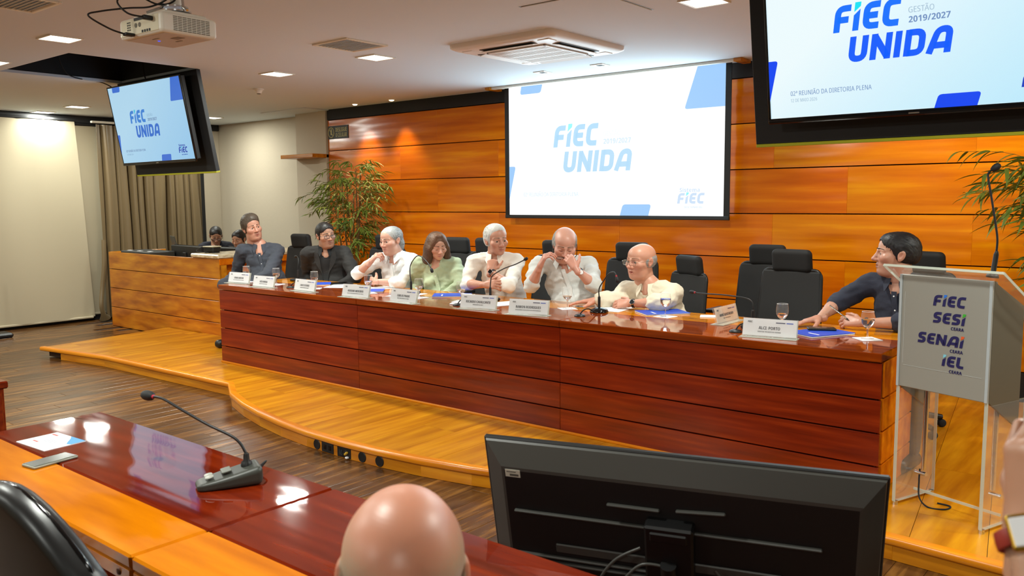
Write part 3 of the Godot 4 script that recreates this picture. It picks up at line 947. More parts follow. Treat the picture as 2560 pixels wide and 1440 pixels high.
# ---------------------------------------------------------------- the operators' counter at the left
func counter() -> void:
	var x0 := -11.05
	var x1 := -8.45
	var z1 := -5.15
	var t := thing("control_counter", "golden wood control counter with a stone top left of the stage", "counter", Vector3((x0 + x1) / 2, 0, z1))
	var o := -t.position
	var rows := [0.0, 0.252, 0.502, 0.748, 0.972]
	for r in 4:
		part("front_panel", bx(o + Vector3((x0 + x1) / 2, (rows[r] + rows[r + 1]) / 2, z1 - 0.012), Vector3(x1 - x0, rows[r + 1] - rows[r] - 0.008, 0.024), 0.002), M.counter[r], t)
	part("front_backing", MB.new().box(o + Vector3((x0 + x1) / 2, 0.48, z1 - 0.034), Vector3(x1 - x0 - 0.01, 0.95, 0.02)).mesh(), mat(Color8(40, 20, 8), 0.9), t)
	# return towards the wall with a framed side and a stone slab
	part("side_panel", bx(o + Vector3(x1 - 0.07, 0.46, -6.05), Vector3(0.02, 0.9, 1.66), 0.002), M.orange[1], t)
	part("side_rail", bx(o + Vector3(x1 - 0.02, 0.94, -6.03), Vector3(0.05, 0.075, 1.75), 0.004), M.orange[2], t)
	part("side_post", bx(o + Vector3(x1 - 0.025, 0.48, -5.2), Vector3(0.05, 0.95, 0.09), 0.003), M.gold[3], t)
	part("stone_slab", MB.new().box(o + Vector3(x1 - 0.27, 0.998, -6.07), Vector3(0.58, 0.046, 1.88), 0.012).mesh(), M.stone, t)
	part("left_side", bx(o + Vector3(x0 + 0.012, 0.485, z1 - 0.4), Vector3(0.024, 0.97, 0.75), 0.002), M.gold[0], t)
	part("worktop", bx(o + Vector3(-9.9, 0.86, -5.5), Vector3(2.2, 0.03, 0.6), 0.004), M.gold[2], t)

# ---------------------------------------------------------------- foreground desks
func desks() -> void:
	var xs := [-3.5, -1.985, -0.47]
	var labels := ["glossy desk at the lower left carrying the long gooseneck microphone", "glossy desk in front of the bald man, right of the desk seam"]
	for i in 2:
		desk(xs[i] + 0.004, xs[i + 1] - 0.004, labels[i])
	desk(-7.0, -4.465, "dark desk cut by the left edge of the photo, across the aisle")
	desk(-0.462, 1.05, "glossy desk at the lower right below the television back")

func desk(x0: float, x1: float, label: String) -> void:
	var h := 0.75
	var z1 := -0.935
	var z0 := -1.56
	var zs := -1.145
	var t := thing("audience_desk", label, "desk", Vector3((x0 + x1) / 2, 0, -1.25))
	var o := -t.position
	var w := x1 - x0
	var cx := (x0 + x1) / 2
	part("top_board", bx(o + Vector3(cx, h - 0.018, (z0 + zs) / 2), Vector3(w, 0.036, zs - z0 - 0.002), 0.006), M.desk_red, t)
	part("top_strip", bx(o + Vector3(cx, h - 0.018, (zs + z1) / 2), Vector3(w, 0.036, z1 - zs), 0.006), M.desk_gold, t)
	part("edge_rail", bx(o + Vector3(cx, h - 0.056, z1 - 0.012), Vector3(w - 0.002, 0.044, 0.024), 0.006), M.desk_gold, t)
	part("front_board", bx(o + Vector3(cx, 0.36, z0 + 0.03), Vector3(w - 0.02, 0.71, 0.022), 0.003), M.mahog[2], t)
	for s in [-1, 1]:
		part("side_board", bx(o + Vector3(cx + s * (w / 2 - 0.014), 0.355, -1.27), Vector3(0.024, 0.71, 0.52), 0.003), M.mahog[1], t)
	for s in [-1, 1]:
		part("screw_cap", MB.new().lathe([Vector2(0, 0.003), Vector2(0.008, 0.003), Vector2(0.009, 0)], 12, Transform3D(Basis(Vector3.RIGHT, PI / 2), o + Vector3(cx + s * (w / 2 - 0.06), h - 0.056, z1))).mesh(), mat(Color8(70, 30, 14), 0.5), t)

# ---------------------------------------------------------------- lectern
func lectern() -> void:
	var t := thing("lectern", "clear acrylic lectern with a grey front panel at the right", "lectern", Vector3(-0.908, ST, -4.188), deg_to_rad(-20.1))
	var w := 0.43
	# two L-shaped legs of clear sheet, a cross sheet low down, steel spacers
	for s in [-1.0, 1.0]:
		part("leg_sheet", bx(Vector3(s * w / 2, 0.3, -0.155), Vector3(0.014, 0.56, 0.31), 0.002), M.acrylic, t)
		part("leg_edge", bx(Vector3(s * w / 2, 0.31, 0.001), Vector3(0.015, 0.58, 0.004)), M.acrylic_edge, t)
		part("leg_edge", bx(Vector3(s * w / 2, 0.29, -0.311), Vector3(0.015, 0.54, 0.004)), M.acrylic_edge, t)
		part("bottom_edge", bx(Vector3(s * w / 2, 0.018, -0.155), Vector3(0.015, 0.004, 0.31)), M.acrylic_edge, t)
		part("foot_spacer", MB.new().lathe([Vector2(0, 0), Vector2(0.012, 0.0), Vector2(0.012, 0.02), Vector2(0, 0.02)], 16, at(s * w / 2, 0, -0.012), true).mesh(), M.chrome, t)
		part("foot_spacer", MB.new().lathe([Vector2(0, 0), Vector2(0.012, 0.0), Vector2(0.012, 0.02), Vector2(0, 0.02)], 16, at(s * w / 2, 0, -0.3), true).mesh(), M.chrome, t)
		part("steel_pin", MB.new().lathe([Vector2(0, -0.028), Vector2(0.01, -0.028), Vector2(0.01, 0.028), Vector2(0, 0.028)], 16, Transform3D(Basis(Vector3.BACK, PI / 2), Vector3(s * (w / 2 - 0.03), 0.14, -0.16)), true).mesh(), M.chrome, t)
		part("steel_tube", MB.new().lathe([Vector2(0.012, 0.16), Vector2(0.012, 0.62)], 16, at(s * (w / 2 - 0.045), 0, -0.16)).mesh(), M.chrome, t)
	part("cross_edge", bx(Vector3(0, 0.055, -0.155), Vector3(w, 0.012, 0.006)), M.acrylic_edge, t)
	# grey body: front sheet, dark sides
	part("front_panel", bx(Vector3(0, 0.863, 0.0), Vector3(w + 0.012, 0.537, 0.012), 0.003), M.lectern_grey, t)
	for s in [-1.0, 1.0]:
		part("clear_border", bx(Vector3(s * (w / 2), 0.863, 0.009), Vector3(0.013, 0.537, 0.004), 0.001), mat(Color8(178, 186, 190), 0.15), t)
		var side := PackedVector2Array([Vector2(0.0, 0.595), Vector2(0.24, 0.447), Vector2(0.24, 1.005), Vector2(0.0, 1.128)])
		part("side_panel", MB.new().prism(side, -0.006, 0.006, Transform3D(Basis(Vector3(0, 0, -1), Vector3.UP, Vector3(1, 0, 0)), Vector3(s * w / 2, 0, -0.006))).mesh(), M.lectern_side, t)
	# clear reading slope on top, high at the front and falling towards the speaker
	var slope := Transform3D(Basis(Vector3.RIGHT, deg_to_rad(-32.0)), Vector3(0.003, 1.062, -0.125))
	part("reading_slope", MB.new().box(Vector3.ZERO, Vector3(0.57, 0.011, 0.415), 0.002).mesh(), M.acrylic, t, slope)
	for s in [-1.0, 1.0]:
		part("slope_edge", bx(Vector3(0, 0, s * 0.2085), Vector3(0.57, 0.012, 0.003)), M.acrylic_edge, t, slope)
		part("slope_edge", bx(Vector3(s * 0.286, 0, 0), Vector3(0.003, 0.012, 0.415)), M.acrylic_edge, t, slope)
		part("slope_screw", MB.new().lathe([Vector2(0, 0.011), Vector2(0.008, 0.01), Vector2(0.01, 0.0055)], 12, slope * at(s * 0.2, 0, 0.1)).mesh(), M.chrome, t)
	part("fold_line", bx(Vector3(0, 0.70, 0.0068), Vector3(w - 0.05, 0.0012, 0.001)), mat(Color8(196, 198, 196), 0.3), t)
	part("fold_line", bx(Vector3(-w / 2 + 0.022, 0.88, 0.0068), Vector3(0.0012, 0.34, 0.001)), mat(Color8(196, 198, 196), 0.3), t)
	# lettering
	logo_word(t, "FIEC", Vector3(-0.05, 0.999, 0.0075), 0.05, M.navy, glossy(Color8(40, 116, 220)), true, 0.14, 1.22)
	logo_word(t, "SESI", Vector3(-0.049, 0.921, 0.0075), 0.05, M.navy, glossy(Color8(60, 170, 50)), true, 0.14, 1.22)
	text_part(t, "CEARA", Vector3(0.1, 0.902, 0.0075), 0.014, M.navy, true, 0.06, "lettering", -1)
	logo_word(t, "SENAI", Vector3(-0.12, 0.82, 0.0075), 0.05, M.navy, glossy(Color8(226, 92, 40)), true, 0.14, 1.22)
	text_part(t, "CEARA", Vector3(0.1, 0.8, 0.0075), 0.014, M.navy, true, 0.06, "lettering", -1)
	logo_word(t, "IEL", Vector3(0.004, 0.727, 0.0075), 0.05, M.navy, glossy(Color8(130, 200, 220)), true, 0.14, 1.22)
	text_part(t, "CEARA", Vector3(0.1, 0.706, 0.0075), 0.014, M.navy, true, 0.06, "lettering", -1)
	# its microphone and cable
	var mic := thing("lectern_microphone", "thin black gooseneck microphone rising from the lectern", "microphone", t.transform * Vector3(0.2, 1.145, -0.02))
	part("base", MB.new().lathe([Vector2(0, 0.0), Vector2(0.026, 0.0), Vector2(0.024, 0.012), Vector2(0.011, 0.02), Vector2(0.0105, 0.1), Vector2(0.006, 0.115)], 16, turned(Vector3.ZERO, 0, 0, -6)).mesh(), M.black, mic)
	part("gooseneck", MB.new().tube(smooth_path(PackedVector3Array([Vector3(0.01, 0.1, 0), Vector3(0.012, 0.16, 0), Vector3(0.004, 0.22, 0), Vector3(-0.018, 0.34, 0.0), Vector3(-0.035, 0.43, 0.0), Vector3(-0.034, 0.45, 0.0), Vector3(-0.022, 0.462, 0.0)])), [0.0055, 0.0055, 0.005, 0.0045], 8).mesh(), M.black, mic)
	part("windscreen", MB.new().lathe([Vector2(0, -0.022), Vector2(0.01, -0.019), Vector2(0.015, -0.006), Vector2(0.0155, 0.006), Vector2(0.011, 0.018), Vector2(0, 0.022)], 16, turned(Vector3(-0.008, 0.472, 0.0), 0, 0, -50)).mesh(), M.black_soft, mic)
	solo("lectern_cable", MB.new().tube(smooth_path(PackedVector3Array([Vector3(-0.19, 0.16, -0.16), Vector3(-0.185, 0.1, -0.15), Vector3(-0.16, 0.03, -0.12), Vector3(-0.1, 0.004, -0.1), Vector3(-0.04, 0.004, -0.14), Vector3(-0.05, 0.004, -0.2), Vector3(-0.11, 0.004, -0.19)])), [0.004], 8).mesh(), M.rubber, "black cable looping on the stage inside the lectern", "cable", t.transform)

func glossy(c: Color) -> StandardMaterial3D:
	return mat(c, 0.4)

# ---------------------------------------------------------------- slanted rounded lettering
func rounded_line(p: Array, r: float) -> PackedVector2Array:
	var o := PackedVector2Array()
	for i in p.size():
		if i == 0 or i == p.size() - 1:
			o.append(p[i]); continue
		var a: Vector2 = (p[i - 1] - p[i])
		var b: Vector2 = (p[i + 1] - p[i])
		var rr := minf(r, minf(a.length(), b.length()) * 0.5)
		var s: Vector2 = p[i] + a.normalized() * rr
		var e: Vector2 = p[i] + b.normalized() * rr
		for k in 7:
			var u := k / 6.0
			o.append(s.lerp(p[i], u).lerp((p[i] as Vector2).lerp(e, u), u))
	return o

# the strokes of one letter on a unit-high box: [width, [stroke, ...]]; i has its accent apart
func glyph(c: String) -> Array:
	var w := 0.115
	match c:
		"F": return [0.60, [[Vector2(0.6, 1 - w), Vector2(w, 1 - w), Vector2(w, 0)], [Vector2(w, 0.46), Vector2(0.54, 0.46)]]]
		"E": return [0.60, [[Vector2(0.6, 1 - w), Vector2(w, 1 - w), Vector2(w, w), Vector2(0.6, w)], [Vector2(w, 0.5), Vector2(0.54, 0.5)]]]
		"C": return [0.60, [[Vector2(0.6, 1 - w), Vector2(w, 1 - w), Vector2(w, w), Vector2(0.6, w)]]]
		"U": return [0.72, [[Vector2(w, 1), Vector2(w, w), Vector2(0.72 - w, w), Vector2(0.72 - w, 1)]]]
		"N": return [0.78, [[Vector2(w, 0), Vector2(w, 1)], [Vector2(0.78 - w, 0), Vector2(0.78 - w, 1)], [Vector2(w, 0.92), Vector2(0.78 - w, 0.08)]]]
		"J": return [0.24, [[Vector2(w, 0), Vector2(w, 1)]]]
		"D": return [0.74, [[Vector2(0.12, w), Vector2(0.74 - w, w), Vector2(0.74 - w, 1 - w), Vector2(0.12, 1 - w)], [Vector2(w, 0), Vector2(w, 1)]]]
		"A": return [0.82, [[Vector2(0.06, 0), Vector2(0.30, 1 - w), Vector2(0.82 - w, 1 - w), Vector2(0.82 - w, 0)], [Vector2(0.2, 0.3), Vector2(0.74, 0.3)]]]
		"S": return [0.62, [[Vector2(0.6, 1 - w), Vector2(w, 1 - w), Vector2(w, 0.5), Vector2(0.62 - w, 0.5), Vector2(0.62 - w, w), Vector2(0.02, w)]]]
		"L": return [0.56, [[Vector2(w, 1), Vector2(w, w), Vector2(0.56, w)]]]
	return [0.24, []]

# builds a word; returns its width. "I" is the slanted i with a coloured accent, "J" a plain bar
func logo_word(parent: Node, word: String, p: Vector3, h: float, m: Material, accent: Material, first_left := true, slant := 0.14, stretch := 1.0) -> float:
	var b := MB.new()
	var acc := MB.new()
	var x := 0.0
	for ch in word:
		var g := glyph(ch)
		var polys := []
		for s in g[1]:
			var l := rounded_line(s, 0.26 if ch != "A" else 0.22)
			for q in Geometry2D.offset_polyline(l, 0.122, Geometry2D.JOIN_MITER, Geometry2D.END_BUTT): polys.append(q)
		if ch == "I":
			polys.append(PackedVector2Array([Vector2(0, 0), Vector2(0.23, 0), Vector2(0.23, 0.8), Vector2(0, 0.58)]))
			var q := PackedVector2Array()
			for v in [Vector2(0, 0.7), Vector2(0.23, 0.9), Vector2(0.23, 1.06), Vector2(0.0, 1.06)]:
				q.append(Vector2((v.x + x) * stretch + v.y * slant, v.y) * h)
			acc.prism(q, 0.0, 0.0006)
		for q in polys:
			var o := PackedVector2Array()
			for v in q: o.append(Vector2((v.x + x) * stretch + v.y * slant, v.y) * h)
			b.prism(o, 0.0, 0.0006)
		x += g[0] + 0.13
	var xf := Transform3D(Basis(), p)
	part("lettering", b.mesh(), m, parent, xf)
	if acc.v.size(): part("letter_accent", acc.mesh(), accent, parent, xf)
	return x * h * stretch
# ---------------------------------------------------------------- slides and screens
# a slide w wide and h high on the face of a screen (local x right, y up, z out), as emitting lettering and shapes
func slide(s: Node3D, w: float, h: float, z: float, c: Dictionary) -> void:
	var P := func(u: float, v: float) -> Vector2: return Vector2((u - 0.5) * w, (0.5 - v) * h)
	var shapes := [
		[[Vector2(0.062, 0.067), Vector2(0.172, 0.067), Vector2(0.182, 0.0), Vector2(0.07, 0.0)], [0, 1]],
		[[Vector2(0.838, 0.28), Vector2(1.0, 0.28), Vector2(1.0, 0.0), Vector2(0.89, 0.0)], [0]],
		[[Vector2(0.0, 0.88), Vector2(0.036, 0.62), Vector2(0.0, 0.62)], [1]],
		[[Vector2(0.562, 1.0), Vector2(0.690, 1.0), Vector2(0.702, 0.92), Vector2(0.575, 0.92)], [2, 3]]]
	for q in shapes:
		var poly := PackedVector2Array()
		var pts: Array = q[0]
		for i in pts.size():
			var p: Vector2 = P.call(pts[i].x, pts[i].y)
			if i in q[1]:
				var a: Vector2 = P.call(pts[(i - 1 + pts.size()) % pts.size()].x, pts[(i - 1 + pts.size()) % pts.size()].y)
				var b: Vector2 = P.call(pts[(i + 1) % pts.size()].x, pts[(i + 1) % pts.size()].y)
				var r := 0.012 * w
				var e0 := p + (a - p).normalized() * r
				var e1 := p + (b - p).normalized() * r
				for k in 5:
					var u := k / 4.0
					poly.append(e0.lerp(p, u).lerp(p.lerp(e1, u), u))
			else: poly.append(p)
		part("slide_shape", MB.new().prism(poly, 0.0, 0.0006, at(0, 0, z)).mesh(), c.block, s)
	var a: Vector2 = P.call(0.238, 0.488)
	logo_word(s, "FIEC", Vector3(a.x, a.y, z), 0.160 * h, c.title, c.accent)
	a = P.call(0.285, 0.678)
	logo_word(s, "UNJDA", Vector3(a.x, a.y, z), 0.155 * h, c.title2, c.accent)
	a = P.call(0.484, 0.408)
	text_part(s, "GESTÃO", Vector3(a.x, a.y, z), 0.034 * h, c.thin, false, 0.078 * w, "lettering", 1)
	a = P.call(0.484, 0.464)
	text_part(s, "2019/2027", Vector3(a.x, a.y, z), 0.036 * h, c.small, true, 0.126 * w, "lettering", 1)
	a = P.call(0.078, 0.842)
	text_part(s, "02ª REUNIÃO DA DIRETORIA PLENA", Vector3(a.x, a.y, z), 0.03 * h, c.small, false, 0.285 * w, "lettering", 1)
	a = P.call(0.078, 0.888)
	text_part(s, "12 DE MAIO 2026", Vector3(a.x, a.y, z), 0.022 * h, c.thin, false, 0.096 * w, "lettering", 1)
	a = P.call(0.823, 0.824)
	text_part(s, "Sistema", Vector3(a.x, a.y, z), 0.028 * h, c.mark, true, 0.082 * w, "lettering", 1)
	a = P.call(0.813, 0.916)
	logo_word(s, "FIEC", Vector3(a.x, a.y, z), 0.072 * h, c.mark, c.accent, true, 0.14, 1.12)
	a = P.call(0.842, 0.94)
	text_part(s, "SESI SENAI IEL", Vector3(a.x, a.y, z), 0.012 * h, c.mark, true, 0.075 * w, "lettering", 1)

func screen_glow(c0: Color, c1: Color, e: float) -> StandardMaterial3D:
	var m := mat(Color(0.02, 0.02, 0.02), 0.25)
	m.emission_enabled = true
	m.emission = Color.WHITE
	m.emission_operator = BaseMaterial3D.EMISSION_OP_MULTIPLY
	var g := Gradient.new()
	g.offsets = PackedFloat32Array([0.0, 1.0])
	g.colors = PackedColorArray([c0, c1])
	var t := GradientTexture2D.new()
	t.gradient = g
	t.width = 64; t.height = 64
	t.fill_from = Vector2(0.25, 0.4); t.fill_to = Vector2(1.0, 0.9)
	m.emission_texture = t
	m.emission_energy_multiplier = e
	return m

func face(w: float, h: float, z: float) -> ArrayMesh:
	var m := MB.new()
	m.quad(Vector3(-w / 2, -h / 2, z), Vector3(w / 2, -h / 2, z), Vector3(w / 2, h / 2, z), Vector3(-w / 2, h / 2, z))
	return m.mesh()

func projection() -> void:
	var x0 := -5.79
	var x1 := -3.245
	var y0 := 1.408
	var z := -6.93
	var w := x1 - x0 - 0.11
	var y1 := CE - 0.004
	var cx := (x0 + x1) / 2
	var cy := (y0 + 0.036 + y1) / 2
	var t := thing("projection_screen", "large white projection screen with black border on the panelled wall", "projection screen", Vector3(cx, cy, z))
	var hh := y1 - y0 - 0.036
	var sc := part("screen_surface", MB.new().box(Vector3(0, 0, -0.003), Vector3(w, hh, 0.006)).mesh(), M.proj_white, t)
	for s in [-1, 1]: part("black_border", bx(Vector3(s * (w / 2 + 0.0275), -0.018, 0), Vector3(0.055, hh + 0.036, 0.008), 0.001), M.black, t)
	part("weight_bar", bx(Vector3(0, -hh / 2 - 0.018, 0), Vector3(w + 0.11, 0.036, 0.028), 0.006), mat(Color8(34, 36, 38), 0.4), t)
	var k: float = M.proj_e
	slide(sc, w, hh, 0.0006, {"block": glow(Color8(160, 205, 252), k), "title": glow(Color8(178, 220, 248), k), "title2": glow(Color8(184, 222, 248), k), "accent": glow(Color8(150, 245, 250), k), "thin": glow(Color8(232, 246, 252), k), "small": glow(Color8(206, 230, 245), k), "mark": glow(Color8(206, 226, 248), k)})
	var hs := thing("screen_housing", "white recessed housing of the projection screen along the ceiling edge", "screen housing", Vector3(cx, CE, -6.9))
	part("cover_strip", bx(Vector3(0, -0.012, 0.075), Vector3(2.7, 0.024, 0.05), 0.004), M.white_plastic, hs)
	for s in [-1, 1]: part("end_bracket", bx(Vector3(s * 1.385, -0.014, 0.02), Vector3(0.07, 0.028, 0.2), 0.003), M.gold[0], hs)

func televisions() -> void:
	var tilt := deg_to_rad(9.84)
	for k in 2:
		var cx: float = [-7.685, -1.125][k]
		var hinge := Transform3D(Basis(Vector3.RIGHT, tilt), Vector3(cx, CE, -4.1))   # local -y runs down the flap, local z faces the audience
		var fl := thing("folding_panel", ["black fold-down panel with green edge behind the left television", "black fold-down panel with green edge behind the right television"][k], "folding panel", hinge.origin)
		fl.transform = hinge
		part("board", bx(Vector3(0, -0.452, -0.02), Vector3(1.45, 0.90, 0.04), 0.003), M.black_soft, fl)
		part("green_edge", bx(Vector3(0, -0.91, -0.02), Vector3(1.45, 0.016, 0.042), 0.002), mat(Color8(150, 146, 12), 0.5), fl)
		part("wall_mount", MB.new().box(Vector3(-0.2, -0.41, 0.03), Vector3(0.04, 0.45, 0.06), 0.004).box(Vector3(0.2, -0.41, 0.03), Vector3(0.04, 0.45, 0.06), 0.004).box(Vector3(0, -0.41, 0.02), Vector3(0.6, 0.06, 0.04), 0.004).mesh(), M.black, fl)
		var w := 1.325
		var h := 0.725
		var xf: Transform3D = hinge * at([-0.03, 0.075][k], -0.03 - h / 2 - 0.012, 0.12)
		var t := thing("television", ["hanging flat television at the left showing the blue slide", "hanging flat television at the upper right showing the blue slide"][k], "television", xf.origin)
		t.transform = xf
		part("back_shell", MB.new().cushion(Vector3(w + 0.02, h + 0.02, 0.05), 0.012, at(0, 0, -0.03)).mesh(), M.black, t)
		var fr := MB.new()
		for s in [-1.0, 1.0]:
			fr.box(Vector3(0, s * (h / 2 + 0.006), -0.002), Vector3(w + 0.026, 0.013, 0.016), 0.003)
			fr.box(Vector3(s * (w / 2 + 0.006), 0, -0.002), Vector3(0.013, h, 0.016), 0.003)
		part("bezel", fr.mesh(), M.black_gloss, t)
		part("chin", MB.new().box(Vector3(0, -h / 2 - 0.016, 0.0), Vector3(w + 0.026, 0.02, 0.02), 0.005).mesh(), M.black_gloss, t)
		part("badge", bx(Vector3(0.0, -h / 2 - 0.014, 0.0105), Vector3(0.045, 0.006, 0.001)), M.chrome, t)
		var sc := part("screen", MB.new().box(Vector3(0, 0, 0), Vector3(w, h, 0.006)).mesh(), [screen_glow(Color8(176, 216, 240), Color8(150, 200, 236), 0.95), screen_glow(Color8(236, 250, 253), Color8(186, 232, 252), 1.0)][k], t)
		if k == 0: slide(sc, w, h, 0.0033, {"block": glow(Color8(56, 108, 204)), "title": glow(Color8(56, 126, 208)), "title2": glow(Color8(48, 108, 200)), "accent": glow(Color8(70, 190, 220)), "thin": glow(Color8(140, 176, 204)), "small": glow(Color8(112, 140, 176)), "mark": glow(Color8(46, 78, 170))})
		else: slide(sc, w, h, 0.0033, {"block": glow(Color8(4, 70, 240)), "title": glow(Color8(0, 112, 254)), "title2": glow(Color8(0, 92, 252)), "accent": glow(Color8(0, 226, 244)), "thin": glow(Color8(160, 186, 208)), "small": glow(Color8(108, 140, 190)), "mark": glow(Color8(20, 60, 190))})
		var fwd := xf.basis.z
		area("television_light", xf.origin + fwd * 0.03, xf.origin + fwd, Vector2(w, h), Color(0.8, 0.92, 1.0), [0.12, 0.9][k])
		solo("television_cable", MB.new().tube(smooth_path(PackedVector3Array([Vector3(0.0, -0.2, 0.06), Vector3(0.02, 0.0, 0.1), Vector3(0.0, 0.22, 0.1), Vector3(-0.1, 0.5, 0.2)])), [0.006], 8).tube(smooth_path(PackedVector3Array([Vector3(-0.55, -0.1, 0.07), Vector3(-0.7, 0.02, 0.15), Vector3(-0.62, 0.12, 0.5), Vector3(-0.5, 0.4, 0.6)])), [0.005], 8).mesh(), M.rubber, ["black cables running from the left television into the ceiling opening", "black cables running from the right television into the ceiling opening"][k], "cable", hinge)

func floor_television() -> void:
	var ang := deg_to_rad(19.9)
	var X := Vector3(cos(ang), -0.012, -sin(ang)).normalized()
	var back := Vector3(sin(ang), 0, cos(ang))     # the back faces the camera
	var tilt := deg_to_rad(17.0)
	var Y := (Vector3.UP * cos(tilt) + back * sin(tilt)).normalized()
	var xf := along(Vector3(-1.558, 0.936, -1.751), X, Y)
	var w := 1.064
	var h := 0.615
	var t := thing("floor_television", "black television seen from behind, standing on the floor before the stage", "television", xf * Vector3(w / 2, -h, 0))
	t.transform = Transform3D(xf.basis, xf * Vector3(w / 2, -h / 2, 0))
	part("front_frame", MB.new().box(Vector3(0, 0, -0.02), Vector3(w, h, 0.016), 0.004).mesh(), M.black, t)
	# bevelled back: sloping rim, flat middle
	var loops := []
	for q in [[0.0, -0.012], [0.004, -0.006], [0.065, 0.024], [0.075, 0.025]]:
		var row := []
		for s in [Vector2(-1, -1), Vector2(1, -1), Vector2(1, 1), Vector2(-1, 1)]:
			row.append(Vector3(s.x * (w / 2 - 0.006 - q[0] * 0.8), s.y * (h / 2 - 0.006 - q[0]), q[1]))
		loops.append(row)
	var rim := MB.new()
	for i in 3:
		for k in 4:
			var k1 := (k + 1) % 4
			rim.quad(loops[i][k], loops[i][k1], loops[i + 1][k1], loops[i + 1][k])
	part("back_rim", rim.mesh(), M.tv_back, t)
	part("back_plate", MB.new().quad_box(loops[3]).mesh(), M.tv_plate, t)
	part("screen", bx(Vector3(0, 0, -0.029), Vector3(w - 0.03, h - 0.03, 0.003)), M.black_gloss, t)
	for q in [[-0.235, 0.095, 0.42, 0.0], [0.205, 0.095, 0.36, 0.0], [-0.1, 0.155, 0.145, 0.0], [0.08, 0.165, 0.13, 4.0], [-0.12, -0.055, 0.72, 0.0], [-0.12, -0.075, 0.74, 0.0]]:
		part("rib", MB.new().box(Vector3.ZERO, Vector3(q[2], 0.009, 0.012), 0.003, turned(Vector3(q[0], q[1], 0.03), 0, 0, q[3])).mesh(), M.tv_back, t)
	part("speaker_panel", bx(Vector3(-0.02, -0.02, 0.028), Vector3(0.62, 0.03, 0.008), 0.003), M.tv_back, t)
	part("mount_block", MB.new().box(Vector3(0.0, 0.03, 0.045), Vector3(0.13, 0.2, 0.05), 0.006).box(Vector3(0.0, 0.1, 0.05), Vector3(0.1, 0.03, 0.05), 0.004).mesh(), M.black, t)
	part("pole", MB.new().tube(PackedVector3Array([Vector3(0, 0.02, 0.08), Vector3(0, -0.35, 0.05)]), [0.022], 12).mesh(), M.black, t)
	part("asset_sticker", bx(Vector3(-0.44, 0.218, 0.026), Vector3(0.044, 0.024, 0.001)), mat(Color8(206, 204, 188), 0.6), t)
	part("sticker_barcode", MB.new().box(Vector3(-0.436, 0.213, 0.0268), Vector3(0.026, 0.007, 0.0006)).box(Vector3(-0.444, 0.223, 0.0268), Vector3(0.028, 0.003, 0.0006)).mesh(), mat(Color8(90, 88, 80), 0.7), t)
	for q in [[Vector3(-0.08, 0.04, 0.05), Vector3(-0.15, -0.0, 0.07), Vector3(-0.2, -0.09, 0.08), Vector3(-0.21, -0.24, 0.06), Vector3(-0.2, -0.4, 0.05)], [Vector3(0.02, 0.0, 0.07), Vector3(-0.07, 0.01, 0.08), Vector3(-0.14, -0.06, 0.09), Vector3(-0.24, -0.12, 0.07), Vector3(-0.3, -0.3, 0.05)], [Vector3(0.12, 0.0, 0.05), Vector3(0.17, -0.06, 0.07), Vector3(0.17, -0.14, 0.07), Vector3(0.1, -0.12, 0.07), Vector3(0.08, -0.2, 0.06), Vector3(0.14, -0.3, 0.05)]]:
		part("cable", MB.new().tube(smooth_path(PackedVector3Array(q)), [0.0045], 8).mesh(), M.tv_back, t)
	var st := thing("television_stand", "low black floor stand carrying the television before the stage", "stand", Vector3(-1.0, 0, -1.85), ang)
	part("column", MB.new().tube(PackedVector3Array([Vector3(0, 0.02, 0.0), Vector3(0, 0.5, 0.02)]), [0.03], 14).mesh(), M.black, st)
	for s in [-1, 1]:
		part("foot", MB.new().cushion(Vector3(0.07, 0.04, 0.5), 0.015, at(s * 0.3, 0.02, 0)).mesh(), M.black, st)
	part("cross_bar", bx(Vector3(0, 0.03, 0), Vector3(0.6, 0.04, 0.06), 0.008), M.black, st)
